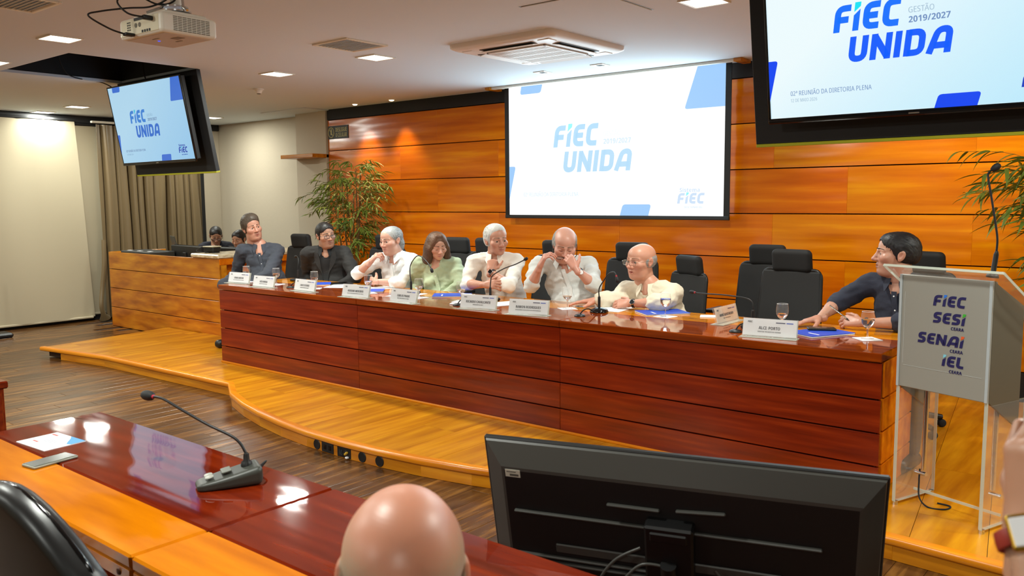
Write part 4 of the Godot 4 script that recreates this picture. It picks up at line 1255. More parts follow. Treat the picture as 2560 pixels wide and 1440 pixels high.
# ---------------------------------------------------------------- chairs
func make_chair(label: String) -> Node3D:
	var t := thing("office_chair", label, "chair", Vector3.ZERO, 0.0, "black swivel chairs behind the long table")
	var lean := func(p: Vector3) -> Vector3: return Vector3(p.x * (1.0 - 0.22 * p.y), p.y, p.z + 0.35 * p.x * p.x - 0.12 * p.y + 0.12 * p.y * p.y)
	part("seat", MB.new().cushion(Vector3(0.48, 0.075, 0.46), 0.03, at(0, 0.43, 0.02)).mesh(), M.black_cloth, t)
	part("backrest", MB.new().cushion(Vector3(0.45, 0.50, 0.03), 0.014, at(0, 0.74, -0.25), lean).mesh(), M.black_mesh, t)
	var fr := MB.new()
	var pts := PackedVector3Array()
	for q in rounded_rect(0.45, 0.51, 0.05, 4): pts.append(lean.call(Vector3(q.x, q.y, -0.004)) + Vector3(0, 0.74, -0.25))
	pts.append(pts[0]); pts.append(pts[1])
	part("back_frame", fr.tube(pts, [0.013], 8, false).mesh(), M.black, t)
	var hb := func(p: Vector3) -> Vector3: return Vector3(p.x, p.y, p.z + 0.9 * p.x * p.x + 0.15 * p.y)
	part("headrest", MB.new().cushion(Vector3(0.29, 0.165, 0.075), 0.036, at(0, 1.055, -0.275), hb).mesh(), M.black_cloth, t)
	part("headrest_bracket", MB.new().tube(smooth_path(PackedVector3Array([Vector3(0, 0.9, -0.31), Vector3(0, 0.97, -0.34), Vector3(0, 1.05, -0.325)])), [0.016], 8, true, 0.6).mesh(), M.black, t)
	part("spine", MB.new().tube(smooth_path(PackedVector3Array([Vector3(0, 0.92, -0.30), Vector3(0, 0.72, -0.30), Vector3(0, 0.5, -0.27), Vector3(0, 0.39, -0.12), Vector3(0, 0.38, 0.0)])), [0.024], 8, true, 0.7).mesh(), M.black, t)
	for s in [-1.0, 1.0]:
		part("armrest", MB.new().cushion(Vector3(0.075, 0.028, 0.25), 0.012, at(s * 0.285, 0.645, 0.02)).mesh(), M.black, t)
		part("arm_post", MB.new().tube(smooth_path(PackedVector3Array([Vector3(s * 0.2, 0.40, 0.0), Vector3(s * 0.285, 0.42, 0.0), Vector3(s * 0.29, 0.52, 0.0), Vector3(s * 0.285, 0.635, 0.0)])), [0.018], 8).mesh(), M.black, t)
	part("gas_column", MB.new().lathe([Vector2(0.028, 0.09), Vector2(0.028, 0.24), Vector2(0.018, 0.245), Vector2(0.018, 0.40)], 16, Transform3D(), true).mesh(), M.black_gloss, t)
	for k in 5:
		var a := TAU * k / 5 + 0.3
		var d := Vector3(cos(a), 0, sin(a))
		part("leg", MB.new().tube(PackedVector3Array([Vector3(0, 0.1, 0), d * 0.15 + Vector3(0, 0.09, 0), d * 0.3 + Vector3(0, 0.065, 0)]), [0.028, 0.024, 0.017], 8).mesh(), M.black, t)
		part("caster", MB.new().lathe([Vector2(0, -0.022), Vector2(0.02, -0.022), Vector2(0.026, -0.014), Vector2(0.026, 0.014), Vector2(0.02, 0.022), Vector2(0, 0.022)], 14, Transform3D(Basis(Vector3(0, 1, 0), d.cross(Vector3.UP) * 1.0, d), d * 0.3 + Vector3(0, 0.026, 0))).mesh(), M.rubber, t)
	return t

func chairs() -> void:
	M.black_cloth = mat(Color8(22, 21, 21), 0.75)
	M.black_mesh = mat(Color8(26, 25, 25), 0.65)
	var c := make_chair("empty black swivel chair at the table behind the plain glass, in front of another chair")
	c.transform = turned(Vector3(-2.25, ST, -5.50), -6)
	var list := [
		[-3.09, -5.50, -24.0, "empty black swivel chair with headrest, first one right of the man in cream, turned aside", 0.94],
		[-2.60, -5.98, 0.0, "empty black swivel chair standing behind another empty chair near the wall", 1.0],
		[-1.50, -5.74, -14.0, "black swivel chair holding the navy-shirted man beside the lectern", 1.0],
		[-3.62, -5.76, 10.0, "black swivel chair holding the stout man who adjusts his glasses", 1.0],
		[-4.36, -5.74, 12.0, "black swivel chair holding the white-haired man with the square watch", 1.0],
		[-5.18, -5.78, 14.0, "black swivel chair behind the woman in the green blouse", 1.0],
		[-5.58, -5.72, 6.0, "black swivel chair holding the grey-haired man who rests his chin", 1.0],
		[-6.62, -5.80, 14.0, "black swivel chair holding the man in the black jacket, before the bamboo", 1.0],
		[-7.70, -5.46, 4.0, "black swivel chair holding the man in charcoal at the table's left end", 1.0],
		[-2.88, -5.66, 4.0, "", 0.0]]
	for q in list:
		if q[4] > 0.0: dup(c, q[3], turned(Vector3(q[0], ST, q[1]), q[2]) * Transform3D(Basis().scaled(Vector3.ONE * q[4]), Vector3.ZERO))
	# chair in the foreground, lower left
	var f := thing("audience_chair", "black leather chair back with piping at the lower left corner", "chair", Vector3(-1.84, 0.02, -0.885), deg_to_rad(-178.0))
	var curve := func(p: Vector3) -> Vector3: return Vector3(p.x, p.y - 2.0 * p.x * p.x * (1.0 if p.y > 0 else 0.0), p.z + 0.5 * p.x * p.x - 0.06 * p.y)
	part("backrest", MB.new().cushion(Vector3(0.56, 0.62, 0.07), 0.034, at(0, 0.72, -0.24), curve, 10).mesh(), M.black_leather, f)
	var pip := PackedVector3Array()
	for i in 21:
		var x := lerpf(-0.275, 0.275, i / 20.0)
		pip.append(curve.call(Vector3(x, 0.305 if absf(x) < 0.26 else 0.26, 0.0)) + Vector3(0, 0.72, -0.236))
	part("piping", MB.new().tube(pip, [0.006], 8).mesh(), M.black_gloss, f)
	part("seat", MB.new().cushion(Vector3(0.5, 0.1, 0.5), 0.04, at(0, 0.43, 0.02)).mesh(), M.black_leather, f)
	part("gas_column", MB.new().lathe([Vector2(0.028, 0.08), Vector2(0.028, 0.4)], 14).mesh(), M.black_gloss, f)
	for k in 5:
		var a := TAU * k / 5
		var d := Vector3(cos(a), 0, sin(a))
		part("leg", MB.new().tube(PackedVector3Array([Vector3(0, 0.09, 0), d * 0.3 + Vector3(0, 0.03, 0)]), [0.028, 0.02], 8).mesh(), M.black, f)
	var f2 := dup(f, "black leather chair carrying the bald man at the bottom of the photo", turned(Vector3(-0.60, 0, -0.56), -134))

# ---------------------------------------------------------------- bamboo plants
func bamboo(label: String, p: Vector3, seed_: int, height: float, spread: float, canes: int, singles: int, leaf_len: float, keep_x := -99.0) -> void:
	var r := RandomNumberGenerator.new()
	r.seed = seed_
	var t := thing("potted_bamboo", label, "plant", p)
	part("pot", MB.new().lathe([Vector2(0.0, 0.0), Vector2(0.13, 0.0), Vector2(0.17, 0.3), Vector2(0.18, 0.32), Vector2(0.165, 0.33), Vector2(0.155, 0.3), Vector2(0, 0.29)], 28).mesh(), M.pot, t)
	var leaf_meshes := []
	for k in 4:
		var rows := []
		for i in 6:
			var u := i / 5.0
			var w: float = 0.078 * sin(PI * pow(clampf(u * 0.93 + 0.07, 0, 1), 0.7)) + 0.003
			var droop := -0.32 * u * u * (0.6 + 0.25 * k)
			rows.append([Vector3(-w, droop + w * 0.5, u), Vector3(0, droop, u), Vector3(w, droop + w * 0.5, u)])
		var m := MB.new()
		m.grid(rows)
		leaf_meshes.append(m)
	var shared := []
	for m in leaf_meshes: shared.append(m.mesh())
	var rest := MB.new()
	var twigs := MB.new()
	var count := 0
	for c in canes:
		var a := TAU * c / canes + r.randf() * 0.5
		var base := Vector3(cos(a), 0, sin(a)) * r.randf_range(0.02, 0.09)
		var top := base + Vector3(cos(a) * r.randf_range(0.05, 0.16), height * r.randf_range(0.82, 0.95), sin(a) * 0.08)
		var path := PackedVector3Array()
		for i in 9:
			var u := i / 8.0
			path.append((base + Vector3(0, 0.28, 0)).lerp(top, u) + Vector3(sin(u * 5.0 + c), 0, cos(u * 4.0 + c)) * 0.014)
		var cane := MB.new().tube(path, [0.011, 0.011, 0.010, 0.009, 0.009, 0.008, 0.007, 0.006, 0.004], 8)
		for i in range(1, 8): cane.tube(PackedVector3Array([path[i] - Vector3(0, 0.004, 0), path[i] + Vector3(0, 0.004, 0)]), [0.0125], 8)
		part("cane", cane.mesh(), M.cane, t)
		for b in 20:
			var u := lerpf(0.34, 1.0, pow((b + r.randf() * 0.6) / 20.0, 0.8))
			var o := (base + Vector3(0, 0.28, 0)).lerp(top, u)
			var an := a + r.randf_range(-1.7, 1.7)
			var wide := spread * (0.45 + 0.55 * smoothstep(0.45, 0.8, u)) * (1.0 - 0.45 * smoothstep(0.88, 1.0, u))
			var len := r.randf_range(0.5, 1.0) * wide
			var dir := Vector3(cos(an), 0, sin(an) * 0.62)
			var tip := o + dir * len + Vector3(0, r.randf_range(-0.02, 0.2), 0)
			if p.z + tip.z < ZW + 0.05: tip.z = ZW + 0.05 - p.z
			var br := smooth_path(PackedVector3Array([o, o.lerp(tip, 0.5) + Vector3(0, 0.07, 0), tip]), 5)
			twigs.tube(br, [0.0035, 0.003, 0.002, 0.0015], 5)
			var n := r.randi_range(9, 13)
			for l in n:
				var v := lerpf(0.35, 1.0, l / float(n - 1))
				var q := br[int(v * (br.size() - 1))]
				var la := an + (1.0 if l % 2 == 0 else -1.0) * r.randf_range(0.25, 1.1)
				var ld := Vector3(cos(la), r.randf_range(-0.75, 0.25), sin(la)).normalized()
				var s := leaf_len * r.randf_range(0.7, 1.15)
				var z := ld
				var x := Vector3.UP.cross(z).normalized()
				var bs := Basis(x, z.cross(x), z) * Basis(Vector3.BACK, r.randf_range(-0.6, 0.6))
				if p.z + q.z + ld.z * s < ZW + 0.02: continue
				if p.x + q.x < keep_x and false: continue
				var xf := Transform3D(bs * Basis().scaled(Vector3(s, s, s)), q)
				if count < singles and r.randf() < 0.35:
					part("leaf", shared[l % 4], M.leaf[(l + b) % 3], t, xf)
					count += 1
				else: rest.add(leaf_meshes[l % 4], xf)
	part("twigs", twigs.mesh(), M.cane, t).set_meta("kind", "stuff")
	part("leaves", rest.mesh(), M.leaf[0], t).set_meta("kind", "stuff")

func plants() -> void:
	M.pot = mat(Color8(40, 34, 30), 0.5)
	M.cane = mat(Color8(120, 96, 48), 0.5)
	M.leaf = []
	for c in [Color8(104, 124, 44), Color8(136, 148, 62), Color8(74, 100, 40)]:
		var m := mat(c, 0.42)
		m.backlight_enabled = true
		m.backlight = Color(0.16, 0.2, 0.06)
		M.leaf.append(m)
	bamboo("tall potted bamboo beside the white pillar, behind the seated men", Vector3(-7.85, ST, -6.55), 5, 1.98, 0.64, 7, 290, 0.125)
	bamboo("potted bamboo cut by the right edge of the photo behind the lectern", Vector3(-0.55, ST, -6.35), 12, 1.95, 0.66, 6, 290, 0.16)

# ---------------------------------------------------------------- things on the tables
func goblet(t: Node3D, level: float) -> void:
	var prof := [Vector2(0.0, 0.0005), Vector2(0.034, 0.0005), Vector2(0.0345, 0.002), Vector2(0.02, 0.005), Vector2(0.006, 0.009), Vector2(0.0045, 0.02), Vector2(0.0045, 0.045), Vector2(0.008, 0.056), Vector2(0.022, 0.068), Vector2(0.032, 0.085), Vector2(0.0355, 0.105), Vector2(0.0345, 0.125), Vector2(0.031, 0.148)]
	part("glass_bowl", MB.new().lathe(prof, 28).mesh(), M.glass, t)
	var rim := PackedVector3Array()
	for i in 29: rim.append(Vector3(cos(TAU * i / 28) * 0.031, 0.148, sin(TAU * i / 28) * 0.031))
	part("rim", MB.new().tube(rim, [0.0009], 6, false).mesh(), M.glass_rim, t)
	part("stem", MB.new().lathe([Vector2(0.004, 0.006), Vector2(0.0038, 0.05), Vector2(0.009, 0.058), Vector2(0.0, 0.06)], 14).mesh(), M.water, t)
	var wp := [Vector2(0.0, 0.0605), Vector2(0.012, 0.0625), Vector2(0.0215, 0.0695), Vector2(0.0312, 0.0855)]
	if level > 0.1: wp.append(Vector2(0.0344, 0.104))
	wp.append(Vector2(0.0345, level)); wp.append(Vector2(0.0, level))
	part("water", MB.new().lathe(wp, 28).mesh(), M.water, t)

func place_card(p: Vector3, yaw: float, lines: Array, label: String, w := 0.29, h := 0.094, warm := false) -> void:
	var t := thing("name_plate", label, "name plate", p, deg_to_rad(yaw), "name plates on the long table")
	var lean := Transform3D(Basis(Vector3.RIGHT, deg_to_rad(-14.0)), Vector3(0, 0.004, 0))
	part("base_sheet", bx(Vector3(0, 0.002, 0.0), Vector3(w + 0.02, 0.004, 0.085), 0.001), M.acrylic_edge, t)
	part("front_sheet", bx(Vector3(0, h / 2 + 0.004, 0.004), Vector3(w + 0.004, h + 0.008, 0.003), 0.001), M.acrylic, t, lean)
	part("back_sheet", bx(Vector3(0, h / 2 + 0.004, -0.012), Vector3(w + 0.004, h + 0.008, 0.003), 0.001), M.acrylic, t, lean)
	part("side_edge", bx(Vector3(w / 2 + 0.003, h / 2 + 0.004, -0.004), Vector3(0.003, h + 0.008, 0.016)), M.acrylic_edge, t, lean)
	var c := part("card", bx(Vector3(0, h / 2 + 0.006, 0.0), Vector3(w, h, 0.0012)), mat(Color8(236, 216, 196), 0.7) if warm else M.paper, t, lean)
	var z := 0.0012
	text_part(c, "FIEC", Vector3(-w * 0.37, h * 0.86, z), 0.0095, M.ink, true, 0.024)
	part("stripe", bx(Vector3(w * 0.2, h * 0.86, z), Vector3(0.05, 0.0055, 0.0006)), M.navy, c)
	part("stripe", bx(Vector3(w * 0.37, h * 0.86, z), Vector3(0.036, 0.0055, 0.0006)), M.blue, c)
	text_part(c, lines[0], Vector3(0.0, h * 0.52, z), 0.0165, M.ink, true, lines[1])
	if lines.size() > 2: text_part(c, lines[2], Vector3(0.0, h * 0.3, z), 0.0062, M.ink, false, lines[3])

func gooseneck(label: String, base: Vector3, pts: PackedVector3Array, tip_dir: Vector3, red: bool, round_base := 0.0) -> void:
	var t := thing("gooseneck_microphone", label, "microphone", base, 0.0, "gooseneck microphones on the long table")
	if round_base > 0.0:
		part("base", MB.new().lathe([Vector2(0, 0), Vector2(round_base, 0), Vector2(round_base + 0.002, 0.006), Vector2(round_base * 0.9, 0.02), Vector2(round_base * 0.5, 0.03), Vector2(0.014, 0.034), Vector2(0.0, 0.034)], 32).mesh(), M.black_gloss, t)
	else:
		part("base", MB.new().cushion(Vector3(0.1, 0.026, 0.13), 0.012, at(0, 0.013, 0)).mesh(), M.black, t)
	part("socket", MB.new().lathe([Vector2(0.0095, 0.02), Vector2(0.0095, 0.10), Vector2(0.006, 0.108)], 14).mesh(), M.black, t)
	var p := PackedVector3Array([Vector3(0, 0.1, 0)])
	p.append_array(pts)
	var sp := smooth_path(p, 7)
	part("gooseneck", MB.new().tube(sp, [0.0042], 8).mesh(), M.black, t)
	var e := sp[sp.size() - 1]
	var d := tip_dir.normalized()
	var xf := along(e, d.cross(Vector3(0.3, 0.9, 0.2)), d)
	if red: part("light_ring", MB.new().lathe([Vector2(0.0055, -0.002), Vector2(0.0068, 0.0), Vector2(0.0068, 0.01), Vector2(0.0055, 0.012)], 12, xf).mesh(), mat(Color8(150, 20, 30), 0.35), t)
	part("capsule", MB.new().lathe([Vector2(0.004, 0.008), Vector2(0.008, 0.012), Vector2(0.0115, 0.022), Vector2(0.0125, 0.034), Vector2(0.0105, 0.047), Vector2(0.0, 0.052)], 14, xf).mesh(), M.black_soft, t)

func folder(p: Vector3, yaw: float, label: String) -> Node3D:
	var t := thing("folder", label, "folder", p, deg_to_rad(yaw), "blue folders on the long table")
	part("cover", bx(Vector3(0, 0.009, 0), Vector3(0.22, 0.003, 0.31), 0.001), M.blue, t)
	part("pages", bx(Vector3(0, 0.0042, 0.002), Vector3(0.216, 0.0064, 0.305), 0.001), M.paper, t)
	part("cover_mark", MB.new().box(Vector3(0.04, 0.0108, 0.08), Vector3(0.08, 0.0004, 0.012)).mesh(), M.paper, t)
	return t

func table_things() -> void:
	place_card(Vector3(-7.03, TT, -4.475), 6, ["EDGAR GADELHA", 0.13, "VICE-PRESIDENTE DA FIEC", 0.15], "white name plate at the left end of the table before the man in charcoal")
	place_card(Vector3(-6.51, TT, -4.39), 3, ["LUIZ GONZAGA", 0.11, "DIRETOR DA FIEC", 0.11], "white name plate second from the table's left end, below the left wine glass pair")
	place_card(Vector3(-5.92, TT, -4.395), -2, ["CHICO ESTEVES", 0.13, "DIRETOR ADMINISTRATIVO", 0.12], "white name plate in front of the man in the black jacket")
	place_card(Vector3(-5.21, TT, -4.355), 5, ["ROSEANE MEDEIROS", 0.17, "VICE-PRESIDENTE DA FIEC", 0.18], "white name plate in front of the man resting his chin")
	place_card(Vector3(-4.65, TT, -4.345), -2, ["CARLOS PRADO", 0.14, "VICE-PRESIDENTE DA FIEC", 0.13], "white name plate in front of the woman in green")
	place_card(Vector3(-3.935, TT, -4.39), 10, ["RICARDO CAVALCANTE", 0.2, "PRESIDENTE DA FIEC", 0.085], "name plate reading Ricardo Cavalcante, by the tall microphone")
	place_card(Vector3(-3.47, TT, -4.37), 12, ["RAMON RODRIGUES", 0.185, "SECRETÁRIO EXECUTIVO DA PRESIDÊNCIA", 0.19], "name plate reading Ramon Rodrigues, before the stout man")
	place_card(Vector3(-2.262, TT, -4.84), 90, ["ANDRÉ MONTENEGRO", 0.19, "VICE-PRESIDENTE", 0.1], "tilted name plate turned sideways, facing the right end of the table", 0.29, 0.094, true)
	place_card(Vector3(-1.83, TT, -4.43), 9, ["ALCI  PORTO", 0.115, "DIRETOR TÉCNICO DO SEBRAE", 0.125], "name plate reading Alci Porto at the right end of the table")
	# goblets on paper napkins
	var gl := [[-7.08, -4.6, 0.098, "goblet behind the leftmost name plate"], [-6.63, -4.62, 0.1, "goblet behind the second name plate from the left"], [-6.04, -4.6, 0.094, "goblet in front of the man in the black jacket"], [-5.36, -4.63, 0.1, "goblet in front of the man resting his chin"], [-4.775, -4.64, 0.092, "goblet in front of the woman in green"], [-4.34, -4.66, 0.09, "goblet half hidden behind the Ricardo Cavalcante plate"], [-3.446, -4.79, 0.086, "goblet in front of the stout man in grey"], [-2.696, -4.835, 0.118, "goblet at the elbow of the bald man in cream"], [-1.888, -4.76, 0.092, "goblet behind the Alci Porto plate"], [-1.392, -4.705, 0.104, "goblet nearest the lectern, on a square napkin"]]
	for q in gl:
		var t := thing("water_goblet", "stemmed water " + q[3], "glass", Vector3(q[0], TT + 0.003, q[1]), 0.0, "stemmed water glasses on the long table")
		goblet(t, q[2])
		solo("paper_napkin", bx(Vector3(0, 0.0015, 0), Vector3(0.115, 0.003, 0.115), 0.001), M.paper, "white square napkin under the " + q[3], "napkin", turned(Vector3(q[0], TT, q[1]), 12.0 + q[0] * 40.0), "napkins under the goblets")
	solo("paper_napkin", bx(Vector3(0, 0.003, 0), Vector3(0.1, 0.006, 0.1), 0.002), M.paper, "folded white napkin lying alone before the empty chairs", "napkin", turned(Vector3(-2.474, TT, -4.996), 25))
	solo("paper_napkin", bx(Vector3(0, 0.004, 0), Vector3(0.07, 0.008, 0.07), 0.003), M.paper, "folded white napkin beside the Ricardo Cavalcante plate", "napkin", turned(Vector3(-4.27, TT, -4.52), 25))
	# folders, papers, telephones
	folder(Vector3(-2.80, TT, -4.98), -38, "blue folder under the hand of the bald man's side, beside his goblet")
	folder(Vector3(-1.66, TT, -4.74), -28, "blue folder with a telephone on it near the right end of the table")
	folder(Vector3(-4.66, TT, -4.9), -50, "blue folder in front of the white-haired man")
	folder(Vector3(-6.34, TT, -4.82), -40, "blue folder between the left name plates and the man in black")
	folder(Vector3(-5.5, TT, -4.72), -46, "blue folder under loose papers before the man resting his chin")
	for q in [[-6.02, -4.87, 30.0, "loose white sheet before the man in the black jacket"], [-5.62, -4.93, -24.0, "loose white sheet under the elbow of the grey-haired man"], [-5.0, -4.72, 12.0, "loose white sheet between the woman's goblet and the grey-haired man"], [-4.0, -4.72, -20.0, "loose white sheet right of the Ricardo Cavalcante plate"], [-3.18, -4.97, 8.0, "loose white sheet under the hands of the speaking man"]]:
		solo("paper_sheet", bx(Vector3(0, 0.001, 0), Vector3(0.21, 0.002, 0.297)), M.paper, q[3], "paper", turned(Vector3(q[0], TT + 0.0005, q[1]), q[2]), "loose sheets on the long table")
	var ph := thing("telephone", "dark telephone lying on the blue folder near the right end", "telephone", Vector3(-1.68, TT + 0.0112, -4.82), deg_to_rad(-62))
	part("case", MB.new().cushion(Vector3(0.076, 0.012, 0.155), 0.006, at(0, 0.006, 0)).mesh(), M.black, ph)
	part("screen", bx(Vector3(0, 0.0124, 0), Vector3(0.066, 0.001, 0.142), 0.0004), M.phone_face, ph)
	var tb := thing("tablet", "black tablet lying before the man in the black jacket", "tablet", Vector3(-6.2, TT, -5.0), deg_to_rad(-30))
	part("case", MB.new().cushion(Vector3(0.17, 0.009, 0.24), 0.004, at(0, 0.0045, 0)).mesh(), M.black, tb)
	part("screen", bx(Vector3(0, 0.0093, 0), Vector3(0.155, 0.001, 0.22)), M.black_gloss, tb)
	var px := thing("ballpoint_pen", "pen held by the man in the navy shirt", "pen", Vector3(-1.64, 0.925, -4.985))
	part("barrel", MB.new().tube(PackedVector3Array([Vector3(0.05, -0.02, 0.01), Vector3(-0.06, 0.045, -0.02)]), [0.0048], 8).mesh(), M.chrome, px)
	part("tip", MB.new().tube(PackedVector3Array([Vector3(0.05, -0.02, 0.01), Vector3(0.066, -0.0295, 0.0145)]), [0.0045, 0.0012], 8).mesh(), M.black, px)
	var sp := thing("small_clip", "small metal clip lying left of the speaking man's hand", "clip", Vector3(-3.40, TT, -4.88), 0.6)
	part("jaw", MB.new().cushion(Vector3(0.055, 0.012, 0.02), 0.005, at(0, 0.006, 0)).mesh(), M.chrome, sp)
	part("lever", bx(Vector3(-0.02, 0.014, 0), Vector3(0.03, 0.003, 0.014), 0.001), M.grey_plastic, sp)
	# microphones and their cable outlets
	gooseneck("round-based black microphone with a red ring before the bald man in cream", Vector3(-3.17, TT, -4.775), PackedVector3Array([Vector3(0.0, 0.16, 0), Vector3(0.035, 0.215, 0.0), Vector3(0.085, 0.265, 0.015), Vector3(0.13, 0.282, 0.03), Vector3(0.155, 0.272, 0.04), Vector3(0.163, 0.262, 0.045)]), Vector3(0.35, -0.9, 0.1), true, 0.062)
	gooseneck("long black gooseneck microphone behind the Ricardo Cavalcante plate", Vector3(-4.17, TT, -4.8), PackedVector3Array([Vector3(0.005, 0.15, 0.0), Vector3(0.05, 0.2, 0.03), Vector3(0.2, 0.262, 0.08), Vector3(0.36, 0.305, 0.14), Vector3(0.46, 0.34, 0.17)]), Vector3(0.9, 0.35, 0.3), false)
	gooseneck("black gooseneck microphone arching before the woman in green", Vector3(-5.03, TT, -4.8), PackedVector3Array([Vector3(-0.01, 0.17, 0.0), Vector3(0.02, 0.24, 0.02), Vector3(0.12, 0.31, 0.06), Vector3(0.21, 0.327, 0.1), Vector3(0.32, 0.295, 0.14), Vector3(0.4, 0.25, 0.17)]), Vector3(0.5, -0.6, 0.2), false)
	gooseneck("black gooseneck microphone bent left before the empty chairs", Vector3(-2.05, TT, -4.72), PackedVector3Array([Vector3(0.0, 0.125, 0), Vector3(-0.01, 0.155, -0.005), Vector3(-0.06, 0.172, -0.02), Vector3(-0.22, 0.175, -0.07), Vector3(-0.4, 0.168, -0.12), Vector3(-0.44, 0.17, -0.13)]), Vector3(-0.95, 0.03, -0.28), true)
	gooseneck("short black microphone standing before the man in charcoal", Vector3(-6.75, TT, -4.95), PackedVector3Array([Vector3(0.0, 0.13, 0), Vector3(0.0, 0.18, -0.01), Vector3(-0.03, 0.22, -0.03), Vector3(-0.08, 0.235, -0.05)]), Vector3(-0.9, -0.2, -0.3), false)
	for q in [[-3.155, -4.525, "round black cable outlet in the table before the bald man"], [-2.063, -4.515, "round black cable outlet in the table left of the Alci Porto plate"], [-6.28, -4.52, "round black cable outlet in the table between left name plates"], [-4.2, -4.47, "round black cable outlet in the table at the Ricardo Cavalcante plate"]]:
		var t := thing("cable_outlet", q[2], "cable outlet", Vector3(q[0], TT, q[1]), 0.0, "cable outlets in the table top")
		part("cap", MB.new().lathe([Vector2(0, 0), Vector2(0.036, 0.0), Vector2(0.037, 0.004), Vector2(0.03, 0.012), Vector2(0.02, 0.015), Vector2(0, 0.016)], 24).mesh(), M.black, t)
		part("cable", MB.new().tube(smooth_path(PackedVector3Array([Vector3(0.0, 0.012, 0), Vector3(0.015, 0.04, -0.02), Vector3(0.03, 0.045, -0.06), Vector3(0.03, 0.02, -0.12), Vector3(0.02, 0.006, -0.17)])), [0.004], 8).mesh(), M.rubber, t)
	# foreground desk: conference microphone, telephone, leaflet
	var cm := thing("conference_microphone", "conference microphone with a wedge base and long gooseneck on the lower left desk", "microphone", Vector3(-2.262, 0.75, -1.38), deg_to_rad(-24))
	var side := PackedVector2Array([Vector2(-0.095, 0.0), Vector2(0.075, 0.0), Vector2(0.075, 0.058), Vector2(0.06, 0.062), Vector2(-0.09, 0.018), Vector2(-0.1, 0.01)])
	var wedge := func(p: Vector3) -> Vector3:
		var u := (p.z + 0.095) / 0.19
		return Vector3(p.x * (0.72 + 0.28 * smoothstep(0.0, 0.5, 1.0 - u) if u < 0.0 else 1.0 - 0.35 * pow(clampf(u, 0, 1), 3.0)), (p.y + 0.03) * lerpf(1.0, 0.34, clampf(u, 0, 1)), p.z)
	part("base", MB.new().cushion(Vector3(0.105, 0.06, 0.19), 0.018, Transform3D(), wedge, 8).mesh(), mat(Color8(52, 54, 48), 0.45), cm)
	for k in 2:
		part("button", MB.new().lathe([Vector2(0, 0.003), Vector2(0.012, 0.0025), Vector2(0.013, 0)], 16, turned(Vector3(-0.012 + 0.024 * k, 0.036, 0.058), 0, 11)).mesh(), mat(Color8(150, 150, 140), 0.35), cm)
	part("button", MB.new().cushion(Vector3(0.045, 0.006, 0.03), 0.003, turned(Vector3(0.0, 0.047, 0.008), 0, 11)).mesh(), mat(Color8(88, 90, 80), 0.4), cm)
	part("neck_socket", MB.new().lathe([Vector2(0.018, 0.05), Vector2(0.016, 0.062), Vector2(0.01, 0.066), Vector2(0.0085, 0.085), Vector2(0.005, 0.09)], 16, at(-0.01, 0, -0.055)).mesh(), M.black, cm)
	part("cable", MB.new().tube(smooth_path(PackedVector3Array([Vector3(-0.03, 0.03, -0.09), Vector3(-0.06, 0.035, -0.115), Vector3(-0.085, 0.03, -0.125), Vector3(-0.07, 0.004, -0.09), Vector3(-0.06, 0.003, -0.05)])), [0.005, 0.0045, 0.0035, 0.003], 8).mesh(), M.rubber, cm)
	var ix := cm.transform.affine_inverse()
	var gp := PackedVector3Array()
	for q in [Vector3(-2.25, 0.815, -1.434), Vector3(-2.252, 0.842, -1.433), Vector3(-2.285, 0.882, -1.42), Vector3(-2.37, 0.92, -1.38), Vector3(-2.47, 0.957, -1.352), Vector3(-2.555, 0.982, -1.338), Vector3(-2.60, 0.984, -1.33)]: gp.append(ix * q)
	part("gooseneck", MB.new().tube(smooth_path(gp), [0.0045], 8).mesh(), M.black, cm)
	var td := (gp[6] - gp[5]).normalized()
	var tx := along(gp[6], td.cross(Vector3(0.1, 1, 0.2)), td)
	part("light_ring", MB.new().lathe([Vector2(0.005, -0.003), Vector2(0.0065, 0.0), Vector2(0.0065, 0.004)], 12, tx).mesh(), mat(Color8(170, 40, 60), 0.4), cm)
	part("windscreen", MB.new().lathe([Vector2(0.006, 0.004), Vector2(0.014, 0.01), Vector2(0.0165, 0.022), Vector2(0.0165, 0.036), Vector2(0.013, 0.048), Vector2(0.0, 0.053)], 18, tx).mesh(), M.black_soft, cm)
	var p2 := thing("telephone", "dark telephone with pale edges lying on the lower left desk", "telephone", Vector3(-2.935, 0.75, -1.135), deg_to_rad(8))
	part("case", MB.new().cushion(Vector3(0.074, 0.010, 0.152), 0.005, at(0, 0.005, 0)).mesh(), mat(Color8(150, 152, 140), 0.3, 0.5), p2)
	part("screen", bx(Vector3(0, 0.0102, 0), Vector3(0.067, 0.001, 0.144), 0.0005), M.phone_face, p2)
	var lf := thing("leaflet", "white leaflet with coloured print lying on the lower left desk", "leaflet", Vector3(-3.19, 0.75, -1.24), deg_to_rad(4))
	part("sheet", bx(Vector3(0, 0.001, 0), Vector3(0.205, 0.002, 0.147)), M.paper, lf)
	var bl := PackedVector2Array([Vector2(0.0, 0.0735), Vector2(0.1025, 0.0735), Vector2(0.1025, 0.02), Vector2(0.085, 0.012), Vector2(0.06, 0.03), Vector2(0.03, 0.055)])
	var dn := Transform3D(Basis(Vector3(1, 0, 0), Vector3(0, 0, -1), Vector3(0, 1, 0)), Vector3(0, 0.0021, 0))
	part("blue_corner", MB.new().prism(bl, 0.0, 0.0003, dn).mesh(), mat(Color8(60, 140, 190), 0.6), lf)
	part("print_mark", MB.new().box(Vector3(-0.07, 0.0022, -0.05), Vector3(0.04, 0.0004, 0.008)).box(Vector3(-0.05, 0.0022, 0.03), Vector3(0.035, 0.0004, 0.007)).mesh(), mat(Color8(190, 60, 50), 0.6), lf)
